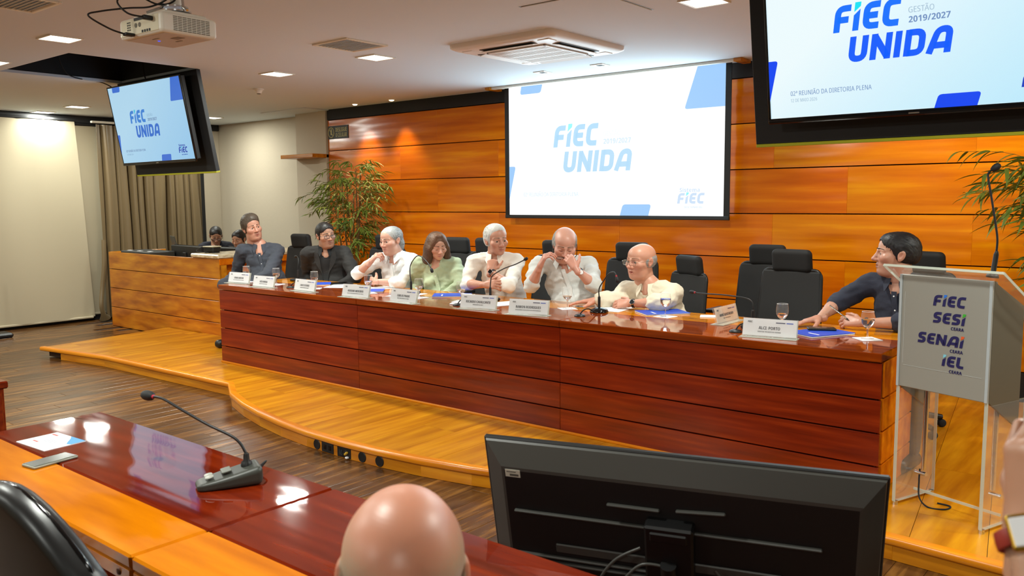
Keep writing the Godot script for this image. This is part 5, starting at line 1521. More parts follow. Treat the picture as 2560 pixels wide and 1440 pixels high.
	part("print_lines", MB.new().box(Vector3(0.0, 0.0022, -0.01), Vector3(0.06, 0.0004, 0.003)).box(Vector3(0.0, 0.0022, 0.0), Vector3(0.07, 0.0004, 0.003)).box(Vector3(0.0, 0.0022, 0.01), Vector3(0.065, 0.0004, 0.003)).mesh(), mat(Color8(150, 156, 170), 0.7), lf)
	# on the counter
	var lp := thing("laptop", "dark open laptop on the left counter in front of the operators", "laptop", Vector3(-10.33, 0.93, -5.84), deg_to_rad(160))
	part("keyboard_base", bx(Vector3(0, 0.01, 0), Vector3(0.34, 0.018, 0.24), 0.004), M.black, lp)
	part("lid", MB.new().box(Vector3(0, 0.115, 0), Vector3(0.34, 0.23, 0.01), 0.003, Transform3D(Basis(Vector3.RIGHT, deg_to_rad(-14)), Vector3(0, 0.015, -0.12))).mesh(), mat(Color8(70, 72, 66), 0.4), lp)
	for k in 2:
		var m := thing("monitor", ["wide black monitor seen from behind on the left counter", "second black monitor beside the man in charcoal on the left counter"][k], "monitor", [Vector3(-9.90, 0.876, -5.6), Vector3(-9.27, 0.876, -5.78)][k], deg_to_rad([-4.0, 6.0][k]))
		part("back_shell", MB.new().cushion(Vector3([0.8, 0.34][k], [0.18, 0.155][k], 0.05), 0.015, at(0, 0.095, 0)).mesh(), M.black, m)
		part("rim", bx(Vector3(0, 0.095, -0.028), Vector3([0.81, 0.35][k], [0.19, 0.165][k], 0.012), 0.004), M.black_gloss, m)
		part("stand", MB.new().box(Vector3(0, 0.05, 0.03), Vector3(0.08, 0.1, 0.03), 0.005).box(Vector3(0, 0.006, 0.02), Vector3(0.22, 0.012, 0.17), 0.004).mesh(), M.black, m)
	var dv := thing("desk_device", "small black device with glass knobs on the stone counter top", "device", Vector3(-8.86, 1.021, -5.32), 0.2)
	part("case", MB.new().cushion(Vector3(0.16, 0.05, 0.12), 0.012, at(0, 0.04, 0)).mesh(), M.black, dv)
	part("tray", bx(Vector3(0, 0.072, 0), Vector3(0.17, 0.012, 0.13), 0.004), mat(Color8(190, 180, 150), 0.5), dv)
	for s in [-1, 1]: part("foot", bx(Vector3(s * 0.06, 0.008, 0), Vector3(0.02, 0.016, 0.1), 0.003), M.rubber, dv)
	solo("thin_cable", MB.new().tube(smooth_path(PackedVector3Array([Vector3(-9.3, 1.06, -5.45), Vector3(-9.15, 1.05, -5.3), Vector3(-9.0, 1.035, -5.22), Vector3(-8.8, 1.03, -5.24)])), [0.003], 6).mesh(), M.rubber, "thin black cable over the edge of the stone counter top", "cable")
	var mx := thing("mixing_desk", "low dark mixing desk with pale labels at the left end of the counter", "mixing desk", Vector3(-10.55, 0.876, -5.42), 0.0)
	part("case", MB.new().box(Vector3(0, 0.055, 0), Vector3(0.75, 0.11, 0.34), 0.01).mesh(), mat(Color8(50, 52, 50), 0.5), mx)
	for i in 3: part("label_strip", bx(Vector3(-0.26 + 0.26 * i, 0.112, 0.1), Vector3(0.09, 0.002, 0.04)), M.paper, mx)
	solo("red_lid", MB.new().box(Vector3(0, 0.0, 0), Vector3(0.5, 0.012, 0.3), 0.003, turned(Vector3(0, 0.06, 0), 0, 0, 6)).box(Vector3(0, 0.02, 0), Vector3(0.44, 0.03, 0.24), 0.004).mesh(), mat(Color8(120, 20, 24), 0.5), "dark red lid behind the mixing desk at the curtain", "lid", at(-10.5, 0.89, -5.72))
# ---------------------------------------------------------------- smooth bodies: joined distance fields meshed as surface nets
class Field:
	var kind := PackedByteArray()       # 0 tapered capsule, 1 ellipsoid
	var neg := PackedByteArray()        # 1 carves away
	var a := PackedVector3Array()
	var ab := PackedVector3Array()
	var r0 := PackedFloat32Array()
	var r1 := PackedFloat32Array()
	var inv := PackedFloat32Array()
	var kk := PackedFloat32Array()
	var rad := PackedVector3Array()
	var turn: Array[Basis] = []
	var lo := Vector3(1e9, 1e9, 1e9)
	var hi := Vector3(-1e9, -1e9, -1e9)
	var mesh_v := PackedVector3Array()
	var mesh_i := PackedInt32Array()

	func _grow(p: Vector3, r: float) -> void:
		lo = lo.min(p - Vector3(r, r, r)); hi = hi.max(p + Vector3(r, r, r))

	func bone(p: Vector3, q: Vector3, ra: float, rb: float, k := 0.014, carve := false) -> void:
		kind.append(0); neg.append(1 if carve else 0)
		a.append(p); ab.append(q - p); r0.append(ra); r1.append(rb - ra)
		inv.append(1.0 / maxf((q - p).length_squared(), 1e-9)); kk.append(k)
		rad.append(Vector3.ONE); turn.append(Basis())
		if not carve: _grow(p, ra); _grow(q, rb)

	func egg(c: Vector3, r: Vector3, k := 0.014, carve := false, b := Basis()) -> void:
		kind.append(1); neg.append(1 if carve else 0)
		a.append(c); ab.append(Vector3.ZERO); r0.append(minf(r.x, minf(r.y, r.z))); r1.append(0.0)
		inv.append(1.0); kk.append(k); rad.append(r); turn.append(b.transposed())
		if not carve: _grow(c, maxf(r.x, maxf(r.y, r.z)))

	func one(i: int, p: Vector3) -> float:
		if kind[i] == 0:
			var pa := p - a[i]
			var h := clampf(pa.dot(ab[i]) * inv[i], 0.0, 1.0)
			return (pa - ab[i] * h).length() - r0[i] - r1[i] * h
		var q := turn[i] * (p - a[i])
		var u := q / rad[i]
		var k0 := u.length()
		if k0 < 0.05: return -r0[i]
		var k1 := (u / rad[i]).length()
		return k0 * (k0 - 1.0) / k1

	func value(p: Vector3, use: PackedInt32Array) -> float:
		var d := 1e3
		for i in use:
			var x: float
			if kind[i] == 0:
				var pa := p - a[i]
				var h := clampf(pa.dot(ab[i]) * inv[i], 0.0, 1.0)
				x = (pa - ab[i] * h).length() - r0[i] - r1[i] * h
			else:
				var q := turn[i] * (p - a[i])
				var u := q / rad[i]
				var k0 := u.length()
				x = -r0[i] if k0 < 0.05 else k0 * (k0 - 1.0) / (u / rad[i]).length()
			var k := kk[i]
			if neg[i] == 0:
				var t := maxf(k - absf(d - x), 0.0)
				d = minf(d, x) - t * t * 0.25 / k
			else:
				var t := maxf(k - absf(d + x), 0.0)
				d = maxf(d, -x) + t * t * 0.25 / k
		return d

	func all() -> PackedInt32Array:
		return PackedInt32Array(range(kind.size()))

	# where a ray from p along d first meets the surface
	func march(p: Vector3, d: Vector3, most := 0.8) -> Vector3:
		var use := all()
		var t := 0.0
		for i in 60:
			var x := value(p + d * t, use)
			if x < 0.0006 or t > most: break
			t += x * 0.8
		return p + d * t

	func build(cell: float) -> void:
		var pad := Vector3(cell, cell, cell) * 2.5
		var o := lo - pad
		var s := ((hi + pad - o) / cell).ceil()
		var nx := int(s.x) + 1
		var ny := int(s.y) + 1
		var nz := int(s.z) + 1
		var f := PackedFloat32Array()
		f.resize(nx * ny * nz)
		f.fill(1.0)
		var B := 5
		var half := cell * (B - 1) * 0.5
		var hd := half * 1.7321
		var blocks := []
		var count := kind.size()
		var dist := PackedFloat32Array()
		dist.resize(count)
		for bz in range(0, nz, B):
			for by in range(0, ny, B):
				for bx in range(0, nx, B):
					var c := o + Vector3(bx, by, bz) * cell + Vector3(half, half, half)
					var best := 1e3
					for i in count:
						dist[i] = one(i, c)
						if neg[i] == 0: best = minf(best, dist[i])
					if best > hd * 1.3 + cell * 2.0: continue
					var use := PackedInt32Array()
					for i in count:
						if neg[i] == 0:
							if dist[i] < best + 2.6 * hd + kk[i]: use.append(i)
						elif dist[i] < hd * 1.3 + kk[i] + cell: use.append(i)
					var mid := value(c, use)
					if mid > hd * 1.4 + cell * 2.0: continue
					if mid < -(hd * 2.2 + cell * 2.0):
						for z in range(bz, mini(bz + B, nz)):
							for y in range(by, mini(by + B, ny)):
								for x in range(bx, mini(bx + B, nx)): f[(z * ny + y) * nx + x] = -1.0
						continue
					blocks.append(Vector3i(bx, by, bz))
					for z in range(bz, mini(bz + B, nz)):
						for y in range(by, mini(by + B, ny)):
							var at_ := (z * ny + y) * nx
							for x in range(bx, mini(bx + B, nx)):
								f[at_ + x] = value(o + Vector3(x, y, z) * cell, use)
		# one vertex in each cell that the surface crosses
		var id := PackedInt32Array()
		id.resize(nx * ny * nz)
		id.fill(-1)
		var corner := [0, 1, nx, nx + 1, nx * ny, nx * ny + 1, nx * ny + nx, nx * ny + nx + 1]
		var cells := PackedInt32Array()
		for b in blocks:
			for z in range(maxi(b.z - 1, 0), mini(b.z + B, nz - 1)):
				for y in range(maxi(b.y - 1, 0), mini(b.y + B, ny - 1)):
					for x in range(maxi(b.x - 1, 0), mini(b.x + B, nx - 1)):
						var at_ := (z * ny + y) * nx + x
						if id[at_] != -1: continue
						var m := 0
						for k in 8:
							if f[at_ + corner[k]] < 0.0: m += 1
						if m == 0 or m == 8: continue
						var sum := Vector3.ZERO
						var cnt := 0
						for e in 12:
							var k0: int = E0[e]
							var k1: int = E1[e]
							var f0 := f[at_ + corner[k0]]
							var f1 := f[at_ + corner[k1]]
							if (f0 < 0.0) == (f1 < 0.0): continue
							var t := f0 / (f0 - f1)
							var p0 := Vector3(k0 & 1, (k0 >> 1) & 1, k0 >> 2)
							var p1 := Vector3(k1 & 1, (k1 >> 1) & 1, k1 >> 2)
							sum += p0.lerp(p1, t)
							cnt += 1
						id[at_] = mesh_v.size()
						mesh_v.append(o + (Vector3(x, y, z) + sum / cnt) * cell)
						cells.append(at_)
		for at_ in cells:
			var s0 := f[at_] < 0.0
			for ax in 3:
				var st: int = [1, nx, nx * ny][ax]
				var s1 := f[at_ + st] < 0.0
				if s0 == s1: continue
				var u: int = [nx, nx * ny, 1][ax]
				var w: int = [nx * ny, 1, nx][ax]
				var a0 := id[at_ - u - w]; var a1 := id[at_ - w]; var a2 := id[at_]; var a3 := id[at_ - u]
				if a0 < 0 or a1 < 0 or a2 < 0 or a3 < 0: continue
				if s0: mesh_i.append_array(PackedInt32Array([a0, a2, a1, a0, a3, a2]))
				else: mesh_i.append_array(PackedInt32Array([a0, a1, a2, a0, a2, a3]))

	const E0 := [0, 2, 4, 6, 0, 1, 4, 5, 0, 1, 2, 3]
	const E1 := [1, 3, 5, 7, 2, 3, 6, 7, 4, 5, 6, 7]

# adds a meshed field to a mesh builder; returns the first vertex of the addition
func add_field(m: MB, f: Field, xf := Transform3D()) -> int:
	var first := m.v.size()
	for p in f.mesh_v: m.vert(xf * p, Vector3.UP)
	for i in f.mesh_i: m.ix.append(first + i)
	m.smooth(first)
	return first
# ---------------------------------------------------------------- people
const HS := 1.06     # head scale of this scene's measure

func head_field(o: Dictionary) -> Field:
	var f := Field.new()
	var fat: float = o.get("fat", 0.0)
	f.egg(Vector3(0, 0.038, -0.018), Vector3(0.077, 0.086, 0.098))
	f.egg(Vector3(0, 0.045, 0.032), Vector3(0.062, 0.064, 0.059))
	f.egg(Vector3(0, -0.025, 0.033), Vector3(0.060 + fat, 0.075, 0.058))
	f.egg(Vector3(0, -0.07, 0.026), Vector3(0.054 + fat * 1.4, 0.042 + fat * 0.4, 0.058))
	f.egg(Vector3(0, -0.097, 0.064), Vector3(0.025, 0.019, 0.021), 0.02)
	if fat > 0.003: f.egg(Vector3(0, -0.105, 0.03), Vector3(0.045 + fat, 0.025, 0.04), 0.03)
	for s in [-1.0, 1.0]:
		f.egg(Vector3(s * 0.042, -0.018, 0.057), Vector3(0.026, 0.024, 0.026), 0.02)
		f.bone(Vector3(s * 0.012, 0.022, 0.085), Vector3(s * 0.045, 0.023, 0.066), 0.010, 0.009, 0.012)
	f.bone(Vector3(0, 0.016, 0.086), Vector3(0, -0.026, 0.107), 0.0085, 0.012, 0.012)
	f.egg(Vector3(0, -0.031, 0.108), Vector3(0.014, 0.011, 0.013), 0.006)
	for s in [-1.0, 1.0]:
		f.egg(Vector3(s * 0.013, -0.034, 0.097), Vector3(0.009, 0.008, 0.011), 0.006)
	f.egg(Vector3(0, -0.062, 0.064), Vector3(0.034, 0.026, 0.025), 0.012)
	for s in [-1.0, 1.0]:
		f.egg(Vector3(s * 0.031, 0.004, 0.099), Vector3(0.019, 0.012, 0.017), 0.012, true)
		f.egg(Vector3(s * 0.031, 0.004, 0.0745), Vector3(0.0155, 0.0115, 0.0135), 0.004)
	for s in [-1.0, 1.0]:
		f.bone(Vector3(s * 0.02, -0.0645, 0.078), Vector3(s * 0.004, -0.0605, 0.0895), 0.0045, 0.0055, 0.005)
		f.bone(Vector3(s * 0.018, -0.071, 0.078), Vector3(s * 0.004, -0.0735, 0.088), 0.005, 0.0062, 0.005)
	if o.get("open_mouth", false): f.egg(Vector3(0, -0.0675, 0.092), Vector3(0.015, 0.0045, 0.012), 0.003, true)
	else:
		f.bone(Vector3(-0.021, -0.0675, 0.088), Vector3(0.021, -0.0675, 0.088), 0.002, 0.002, 0.004, true)
	if o.get("eyes", true):
		for s in [-1.0, 1.0]:
			f.egg(Vector3(s * 0.031, 0.003, 0.092), Vector3(0.0138, 0.0054, 0.0135), 0.002, true)
	for s in [-1.0, 1.0]:
		var b := Basis.from_euler(Vector3(deg_to_rad(-12), deg_to_rad(s * -14), 0))
		f.egg(Vector3(s * 0.0765, 0.002, -0.012), Vector3(0.0075, 0.031, 0.019), 0.004, false, b)
		f.egg(Vector3(s * 0.074, -0.022, -0.006), Vector3(0.007, 0.012, 0.009), 0.006, false, b)
		f.egg(Vector3(s * 0.084, 0.003, -0.008), Vector3(0.006, 0.018, 0.010), 0.003, true, b)
	f.bone(Vector3(0, -0.06, -0.024), Vector3(0, -0.135, -0.036), 0.056 + fat * 0.6, 0.058 + fat, 0.02)
	return f

func skin_color(p: Vector3, base: Color, o: Dictionary) -> Color:
	var c := base
	var red := Color(base.r * 0.95, base.g * 0.62, base.b * 0.58)
	for s in [-1.0, 1.0]:
		c = c.lerp(red, 0.4 * exp(-(p - Vector3(s * 0.045, -0.028, 0.07)).length_squared() / 0.0007))
		c = c.lerp(red, 0.4 * exp(-(p - Vector3(s * 0.083, 0.0, -0.01)).length_squared() / 0.0006))
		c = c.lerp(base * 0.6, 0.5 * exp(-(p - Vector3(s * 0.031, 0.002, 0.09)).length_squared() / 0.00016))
	c = c.lerp(red, 0.5 * exp(-(p - Vector3(0, -0.032, 0.112)).length_squared() / 0.0005))
	var lip := Vector2(p.x / 0.024, (p.y + 0.067) / 0.0105)
	if p.z > 0.07: c = c.lerp(o.get("lips", Color(base.r * 0.72, base.g * 0.4, base.b * 0.42)), clampf(1.6 - 1.5 * lip.length(), 0, 0.85))
	var st: float = o.get("stubble", 0.0)
	if st > 0.0 and p.y < -0.035 and p.z > -0.01:
		c = c.lerp(base * 0.45, st * smoothstep(-0.035, -0.06, p.y))
	# shaved or balding hair on the skin
	if o.has("shaved"):
		var h: Color = o.shaved
		var back := smoothstep(0.03, -0.03, p.z - absf(p.x) * 0.35)
		var low := smoothstep(0.062, -0.03, p.y - absf(p.x) * 0.75) * smoothstep(-0.11, -0.075, p.y)
		var n := 0.5 + 0.5 * sin(p.x * 410.0 + sin(p.y * 330.0) * 2.0) * sin(p.y * 380.0 + p.z * 290.0)
		if absf(p.x) < 0.079: c = c.lerp(h, clampf(back * low * (0.62 + 0.38 * n), 0, 1))
	return c

# the hair as a shell over the skull, cut free of the face and neck
func hair_field(style: String) -> Field:
	var f := Field.new()
	match style:
		"short":
			f.egg(Vector3(0, 0.045, -0.02), Vector3(0.081, 0.092, 0.102))
			f.egg(Vector3(0, 0.068, 0.028), Vector3(0.064, 0.058, 0.064), 0.02)
			f.egg(Vector3(0, 0.004, -0.04), Vector3(0.0755, 0.068, 0.082), 0.02)
			f.egg(Vector3(0, -0.035, 0.115), Vector3(0.077, 0.126, 0.080), 0.008, true)
			f.egg(Vector3(0, -0.125, -0.02), Vector3(0.12, 0.09, 0.16), 0.01, true)
			f.egg(Vector3(0, -0.075, 0.075), Vector3(0.13, 0.085, 0.072), 0.008, true)
		"thick":
			f.egg(Vector3(0, 0.05, -0.02), Vector3(0.085, 0.095, 0.104))
			f.egg(Vector3(0.006, 0.092, 0.01), Vector3(0.068, 0.054, 0.078), 0.02)
			f.egg(Vector3(0, 0.002, -0.035), Vector3(0.08, 0.07, 0.092), 0.02)
			f.egg(Vector3(0, -0.045, 0.11), Vector3(0.078, 0.132, 0.080), 0.008, true)
			f.egg(Vector3(0, -0.125, -0.02), Vector3(0.12, 0.09, 0.16), 0.01, true)
			f.egg(Vector3(0, -0.075, 0.075), Vector3(0.13, 0.085, 0.072), 0.008, true)
		"swept":
			f.egg(Vector3(0, 0.046, -0.024), Vector3(0.083, 0.09, 0.104))
			f.egg(Vector3(0, 0.06, 0.014), Vector3(0.066, 0.062, 0.062), 0.02)
			f.egg(Vector3(0, -0.03, -0.07), Vector3(0.074, 0.075, 0.055), 0.02)
			f.egg(Vector3(0, -0.075, -0.085), Vector3(0.05, 0.035, 0.03), 0.02)
			f.egg(Vector3(0, -0.03, 0.105), Vector3(0.074, 0.118, 0.088), 0.008, true)
			f.egg(Vector3(0, -0.115, 0.03), Vector3(0.13, 0.078, 0.1), 0.01, true)
			f.egg(Vector3(0, -0.075, 0.075), Vector3(0.13, 0.085, 0.072), 0.008, true)
		"white":
			f.egg(Vector3(0, 0.048, -0.024), Vector3(0.084, 0.09, 0.104))
			f.egg(Vector3(0, 0.085, 0.012), Vector3(0.055, 0.045, 0.06), 0.02)
			f.egg(Vector3(0, 0.0, -0.04), Vector3(0.08, 0.07, 0.085), 0.02)
			f.egg(Vector3(0, -0.035, 0.105), Vector3(0.075, 0.135, 0.082), 0.008, true)
			f.egg(Vector3(0, -0.125, -0.01), Vector3(0.12, 0.085, 0.15), 0.01, true)
			f.egg(Vector3(0, -0.075, 0.075), Vector3(0.13, 0.085, 0.072), 0.008, true)
		"rim":
			f.egg(Vector3(0, 0.03, -0.025), Vector3(0.0835, 0.088, 0.1))
			f.egg(Vector3(0, 0.0, -0.04), Vector3(0.081, 0.07, 0.086), 0.02)
			f.egg(Vector3(0, 0.085, 0.045), Vector3(0.068, 0.085, 0.115), 0.012, true)
			f.egg(Vector3(0, -0.02, 0.115), Vector3(0.09, 0.16, 0.098), 0.008, true)
			f.egg(Vector3(0, -0.125, -0.01), Vector3(0.12, 0.085, 0.15), 0.01, true)
		"fringe":
			f.egg(Vector3(0, 0.012, -0.03), Vector3(0.0815, 0.075, 0.092))
			f.egg(Vector3(0, 0.095, 0.02), Vector3(0.1, 0.075, 0.135), 0.012, true)
			f.egg(Vector3(0, -0.02, 0.11), Vector3(0.09, 0.16, 0.112), 0.008, true)
			f.egg(Vector3(0, -0.13, -0.01), Vector3(0.12, 0.085, 0.15), 0.01, true)
		"bob":
			f.egg(Vector3(0, 0.05, -0.018), Vector3(0.089, 0.088, 0.108))
			f.egg(Vector3(0, -0.02, -0.04), Vector3(0.104, 0.11, 0.09), 0.03)
			for s in [-1.0, 1.0]:
				f.egg(Vector3(s * 0.078, -0.06, -0.01), Vector3(0.042, 0.095, 0.062), 0.03)
				f.egg(Vector3(s * 0.088, -0.125, -0.01), Vector3(0.045, 0.05, 0.06), 0.03)
				f.bone(Vector3(s * 0.02, 0.115, 0.05), Vector3(s * 0.076, 0.0, 0.045), 0.02, 0.022, 0.02)
			f.egg(Vector3(0, -0.1, -0.06), Vector3(0.1, 0.07, 0.05), 0.03)
			f.egg(Vector3(0.0, -0.035, 0.115), Vector3(0.056, 0.118, 0.085), 0.012, true)
			f.egg(Vector3(0, -0.14, 0.05), Vector3(0.055, 0.08, 0.08), 0.012, true)
	return f

# arm = {el, wr, f (wrist to knuckles), n (back of the hand), curl [index..little], thumb}
func hand_field(w: Vector3, fw: Vector3, nn: Vector3, right: bool, curl: Array, thumb: Vector3, spread := 1.0) -> Field:
	var h := Field.new()
	fw = fw.normalized()
	nn = (nn - fw * nn.dot(fw)).normalized()
	var s := nn.cross(fw) if right else fw.cross(nn)
	var mcp := [[0.088, 0.027], [0.092, 0.009], [0.087, -0.010], [0.079, -0.027]]
	var bones := [[0.043, 0.026, 0.021], [0.048, 0.030, 0.022], [0.044, 0.028, 0.022], [0.035, 0.021, 0.019]]
	var rr := [0.0092, 0.0095, 0.0090, 0.0080]
	h.bone(w - fw * 0.03, w + fw * 0.012, 0.024, 0.022, 0.014)
	for i in 4:
		var m: Vector3 = w + fw * mcp[i][0] + s * mcp[i][1] - nn * (0.002 * i)
		h.bone(w + fw * 0.014 + s * mcp[i][1] * 0.5, m, 0.015, 0.0115, 0.014)
		var an := 0.0
		var base: Vector3 = (fw + s * (mcp[i][1] * 3.2 * spread)).normalized()
		var p := m
		var bend: Array = curl[i]
		for j in 3:
			an += deg_to_rad(bend[j])
			var d: Vector3 = base * cos(an) - nn * sin(an)
			var q: Vector3 = p + d * bones[i][j]
			h.bone(p, q, rr[i] * [1.0, 0.93, 0.86][j], rr[i] * [0.93, 0.86, 0.78][j], 0.005)
			p = q
	# thumb: leaves the side of the palm near its base; thumb = components along (side, forwards, back of hand)
	var t0 := w + fw * 0.022 + s * 0.022 - nn * 0.008
	var d1 := (s * 0.75 + fw * 0.62 - nn * 0.2).normalized()
	var t1 := t0 + d1 * 0.04
	var d2 := (s * thumb.x + fw * thumb.y + nn * thumb.z).normalized()
	var t2 := t1 + (d1 + d2 * 1.6).normalized() * 0.035
	var t3 := t2 + d2 * 0.028
	h.bone(t0, t1, 0.0165, 0.013, 0.014)
	h.bone(t1, t2, 0.0115, 0.0105, 0.006)
	h.bone(t2, t3, 0.0105, 0.0085, 0.005)
	return h

const RELAX := [[22, 28, 18], [26, 32, 20], [30, 34, 20], [34, 36, 22]]
const FLAT := [[6, 8, 6], [8, 8, 6], [8, 10, 6], [10, 12, 8]]
const FIST := [[70, 85, 45], [74, 88, 45], [78, 88, 45], [82, 86, 45]]

func cloth_mat(c: Color, rough := 0.85, sheen := 0.3) -> StandardMaterial3D:
	var m := mat(c, rough)
	m.rim_enabled = true
	m.rim = sheen
	m.normal_enabled = true
	m.normal_texture = M.cloth_n
	m.uv1_triplanar = true
	m.uv1_scale = Vector3(4, 4, 4)
	m.normal_scale = 0.15
	return m

var fold_noise := FastNoiseLite.new()

func person(label: String, o: Dictionary) -> Node3D:
	var seat: Vector3 = o.seat                      # hip centre, world
	var root := thing("person", label, "person", Vector3(seat.x, o.get("floor", ST), seat.z))
	var off := -root.position
	var yaw: float = deg_to_rad(o.yaw)
	var fwd := Vector3(sin(yaw), 0, cos(yaw))
	var lft := Vector3(cos(yaw), 0, -sin(yaw))      # the person's left
	var head_b := Basis.from_euler(Vector3(deg_to_rad(o.hp), deg_to_rad(o.hy), deg_to_rad(o.get("hr", 0.0)))) * Basis().scaled(Vector3(1.0, o.get("tall", 0.92), 1.0) * o.get("hs", HS))
	var hc: Vector3 = o.head + off + Vector3(0, 0.008, 0)
	var head_x := Transform3D(head_b, hc)
	var hip := seat + off
	var neck_top := head_x * Vector3(0, -0.1, -0.032)
	var nb: Vector3 = neck_top + Vector3(0, -0.024, 0) - fwd * 0.012
	if o.has("neck"): nb = o.neck + off
	var sw: float = o.get("sw", 0.19)               # half the shoulder width
	var shl := nb + lft * (sw - 0.012) + Vector3(0, -0.062, 0) - fwd * 0.005
	var shr := nb - lft * (sw - 0.012) + Vector3(0, -0.062, 0) - fwd * 0.005
	if o.has("shl"): shl = o.shl + off
	if o.has("shr"): shr = o.shr + off
	var chest := nb.lerp(hip, 0.36) + fwd * 0.012
	var belly: Vector3 = nb.lerp(hip, 0.72) + fwd * (0.03 + o.get("belly", 0.02))
	var spine := (nb - hip).normalized()
	var tb := Basis(lft, spine, lft.cross(spine)).orthonormalized()
	var wide: float = o.get("wide", 1.0)
	var arms := []
	for k in 2:
		var key := "L" if k == 0 else "R"
		if o.has(key):
			var d: Dictionary = o[key].duplicate()
			d.el = d.el + off; d.wr = d.wr + off
			d.sh = shl if k == 0 else shr
			d.right = k == 1
			arms.append(d)
	var skin: Color = o.get("skin", Color(0.52, 0.27, 0.17))
	# --- the body: head, torso core and arms, hands
	var body := MB.new()
	var cols := PackedColorArray()
	var hf := head_field(o)
	hf.build(o.get("head_cell", 0.004))
	add_field(body, hf, head_x)
	for p in hf.mesh_v: cols.append(skin_color(p, skin, o))
	var core := Field.new()
	core.bone(neck_top, nb, 0.052, 0.056, 0.02)
	core.egg(chest, Vector3(0.135 * wide, 0.16, 0.085), 0.05, false, tb)
	core.egg(belly, Vector3(0.12 * wide, 0.15, 0.085), 0.05, false, tb)
	core.bone(shl.lerp(nb, 0.15), shr.lerp(nb, 0.15), 0.045, 0.045, 0.04)
	core.bone(nb + Vector3(0, 0.0, 0), nb.lerp(chest, 0.45) + fwd * 0.025, 0.055, 0.075, 0.04)
	for d in arms:
		core.bone(d.sh, d.el, 0.042, 0.034, 0.02)
		core.bone(d.el, d.el.lerp(d.wr, 0.35), 0.036, 0.039, 0.012)
		core.bone(d.el.lerp(d.wr, 0.35), d.wr, 0.039, 0.0235, 0.012)
	core.build(0.0115)
	add_field(body, core)
	for p in core.mesh_v: cols.append(skin)
	for d in arms:
		if not d.has("f"): continue
		var h := hand_field(d.wr, d.f, d.n, d.right, d.get("curl", RELAX), d.get("thumb", Vector3(0.35, 0.9, -0.25)), d.get("spread", 1.0))
		h.build(o.get("hand_cell", 0.0036))
		add_field(body, h)
		for p in h.mesh_v: cols.append(skin.lerp(Color(skin.r, skin.g * 0.78, skin.b * 0.72), 0.3))
	var sm: StandardMaterial3D = M.skin
	part("body", body.mesh(cols), sm, root)
	# --- eyes and brows
	
	if o.get("eyes", true):
		for s in [-1.0, 1.0]:
			var e := MB.new()
			e.lathe([Vector2(0.0001, 0.0118), Vector2(0.003, 0.0114), Vector2(0.0058, 0.0103), Vector2(0.009, 0.0076), Vector2(0.0118, 0.0)], 16, head_x * Transform3D(Basis(Vector3.UP, deg_to_rad(o.get("look", 0.0))) * Basis(Vector3.RIGHT, PI / 2 - deg_to_rad(o.get("look_up", 0.0))), Vector3(s * 0.031, 0.003, 0.0745)))
			var ec := PackedColorArray()
			for r in 5:
				for k in 17: ec.append([Color(0.01, 0.008, 0.006), Color(0.01, 0.008, 0.006), Color(0.05, 0.025, 0.012), Color(0.62, 0.56, 0.5), Color(0.62, 0.52, 0.46)][r])
			part("eye", e.mesh(ec), M.eye, root)
	else:
		for s in [-1.0, 1.0]:
			part("eyelashes", MB.new().tube(PackedVector3Array([head_x * Vector3(s * 0.019, -0.003, 0.0845), head_x * Vector3(s * 0.031, -0.0065, 0.0865), head_x * Vector3(s * 0.043, -0.003, 0.0795)]), [0.0009], 6).mesh(), M.lash, root)
	var brow: Color = o.get("brow", Color8(50, 36, 28))
	for s in [-1.0, 1.0]:
		var bp := PackedVector3Array()
		for i in 7:
			var u := i / 6.0
			var q := Vector3(s * lerpf(0.012, 0.05, u), 0.0305 + 0.0045 * sin(u * 2.6) - 0.005 * u, 0)
			var surf := hf.march(Vector3(q.x * 1.15, q.y, 0.14), Vector3(-s * 0.06, 0, -1).normalized(), 0.14)
			bp.append(head_x * (surf + Vector3(0, 0, 0.0006)))
		part("eyebrow", MB.new().tube(smooth_path(bp, 3), [0.0022, 0.0036, 0.0036, 0.0034, 0.003, 0.003, 0.0028, 0.0024, 0.002, 0.0016], 7).mesh(), mat(brow, 0.9), root)
	# --- hair
	if o.has("hair"):
		var hr := hair_field(o.hair)
		hr.build(0.005)
		var hm := MB.new()
		for p in hr.mesh_v:
			var q := p
			hm.vert(q, Vector3.UP)
		for i in hr.mesh_i: hm.ix.append(i)
		hm.smooth()
		var hc2 := PackedColorArray()
		var base: Color = o.hair_color
		for i in hm.v.size():
			var p := hm.v[i]
			var n := fold_noise.get_noise_3d(p.x * 240.0, p.y * 30.0, p.z * 24.0) + 0.6 * fold_noise.get_noise_3d(p.x * 420.0 + 9.0, p.y * 60.0, p.z * 40.0)
			hm.v[i] = p + hm.n[i] * (0.002 * n)
			var c: Color = base * (1.0 + 0.55 * n)
			if o.has("hair_front"): c = c.lerp(o.hair_front, smoothstep(-0.02, 0.07, p.z + 0.4 * (p.y - 0.05)))
			c.a = 1.0
			hc2.append(c)
		hm.smooth()
		for i in hm.v.size():
			hm.v[i] = head_x * hm.v[i]
			hm.n[i] = (head_b * hm.n[i]).normalized()
		part("hair", hm.mesh(hc2), M.hair, root)
	# --- shirt or jacket
	var sh := Field.new()
	var fatness: float = o.get("belly", 0.02)
	sh.egg(chest, Vector3(0.168 * wide, 0.185, 0.115), 0.05, false, tb)
	sh.egg(belly, Vector3(0.158 * wide + fatness * 0.4, 0.165, 0.118 + fatness * 0.8), 0.06, false, tb)
	sh.egg(hip + Vector3(0, 0.04, 0) + fwd * 0.02, Vector3(0.172 * wide, 0.11, 0.135), 0.05, false, tb)
	if o.has("bust"):
		for s in [-1.0, 1.0]: sh.egg(chest + lft * (s * 0.075) - spine * 0.045 + fwd * 0.085, Vector3(0.072, 0.075, 0.066), 0.04, false, tb)
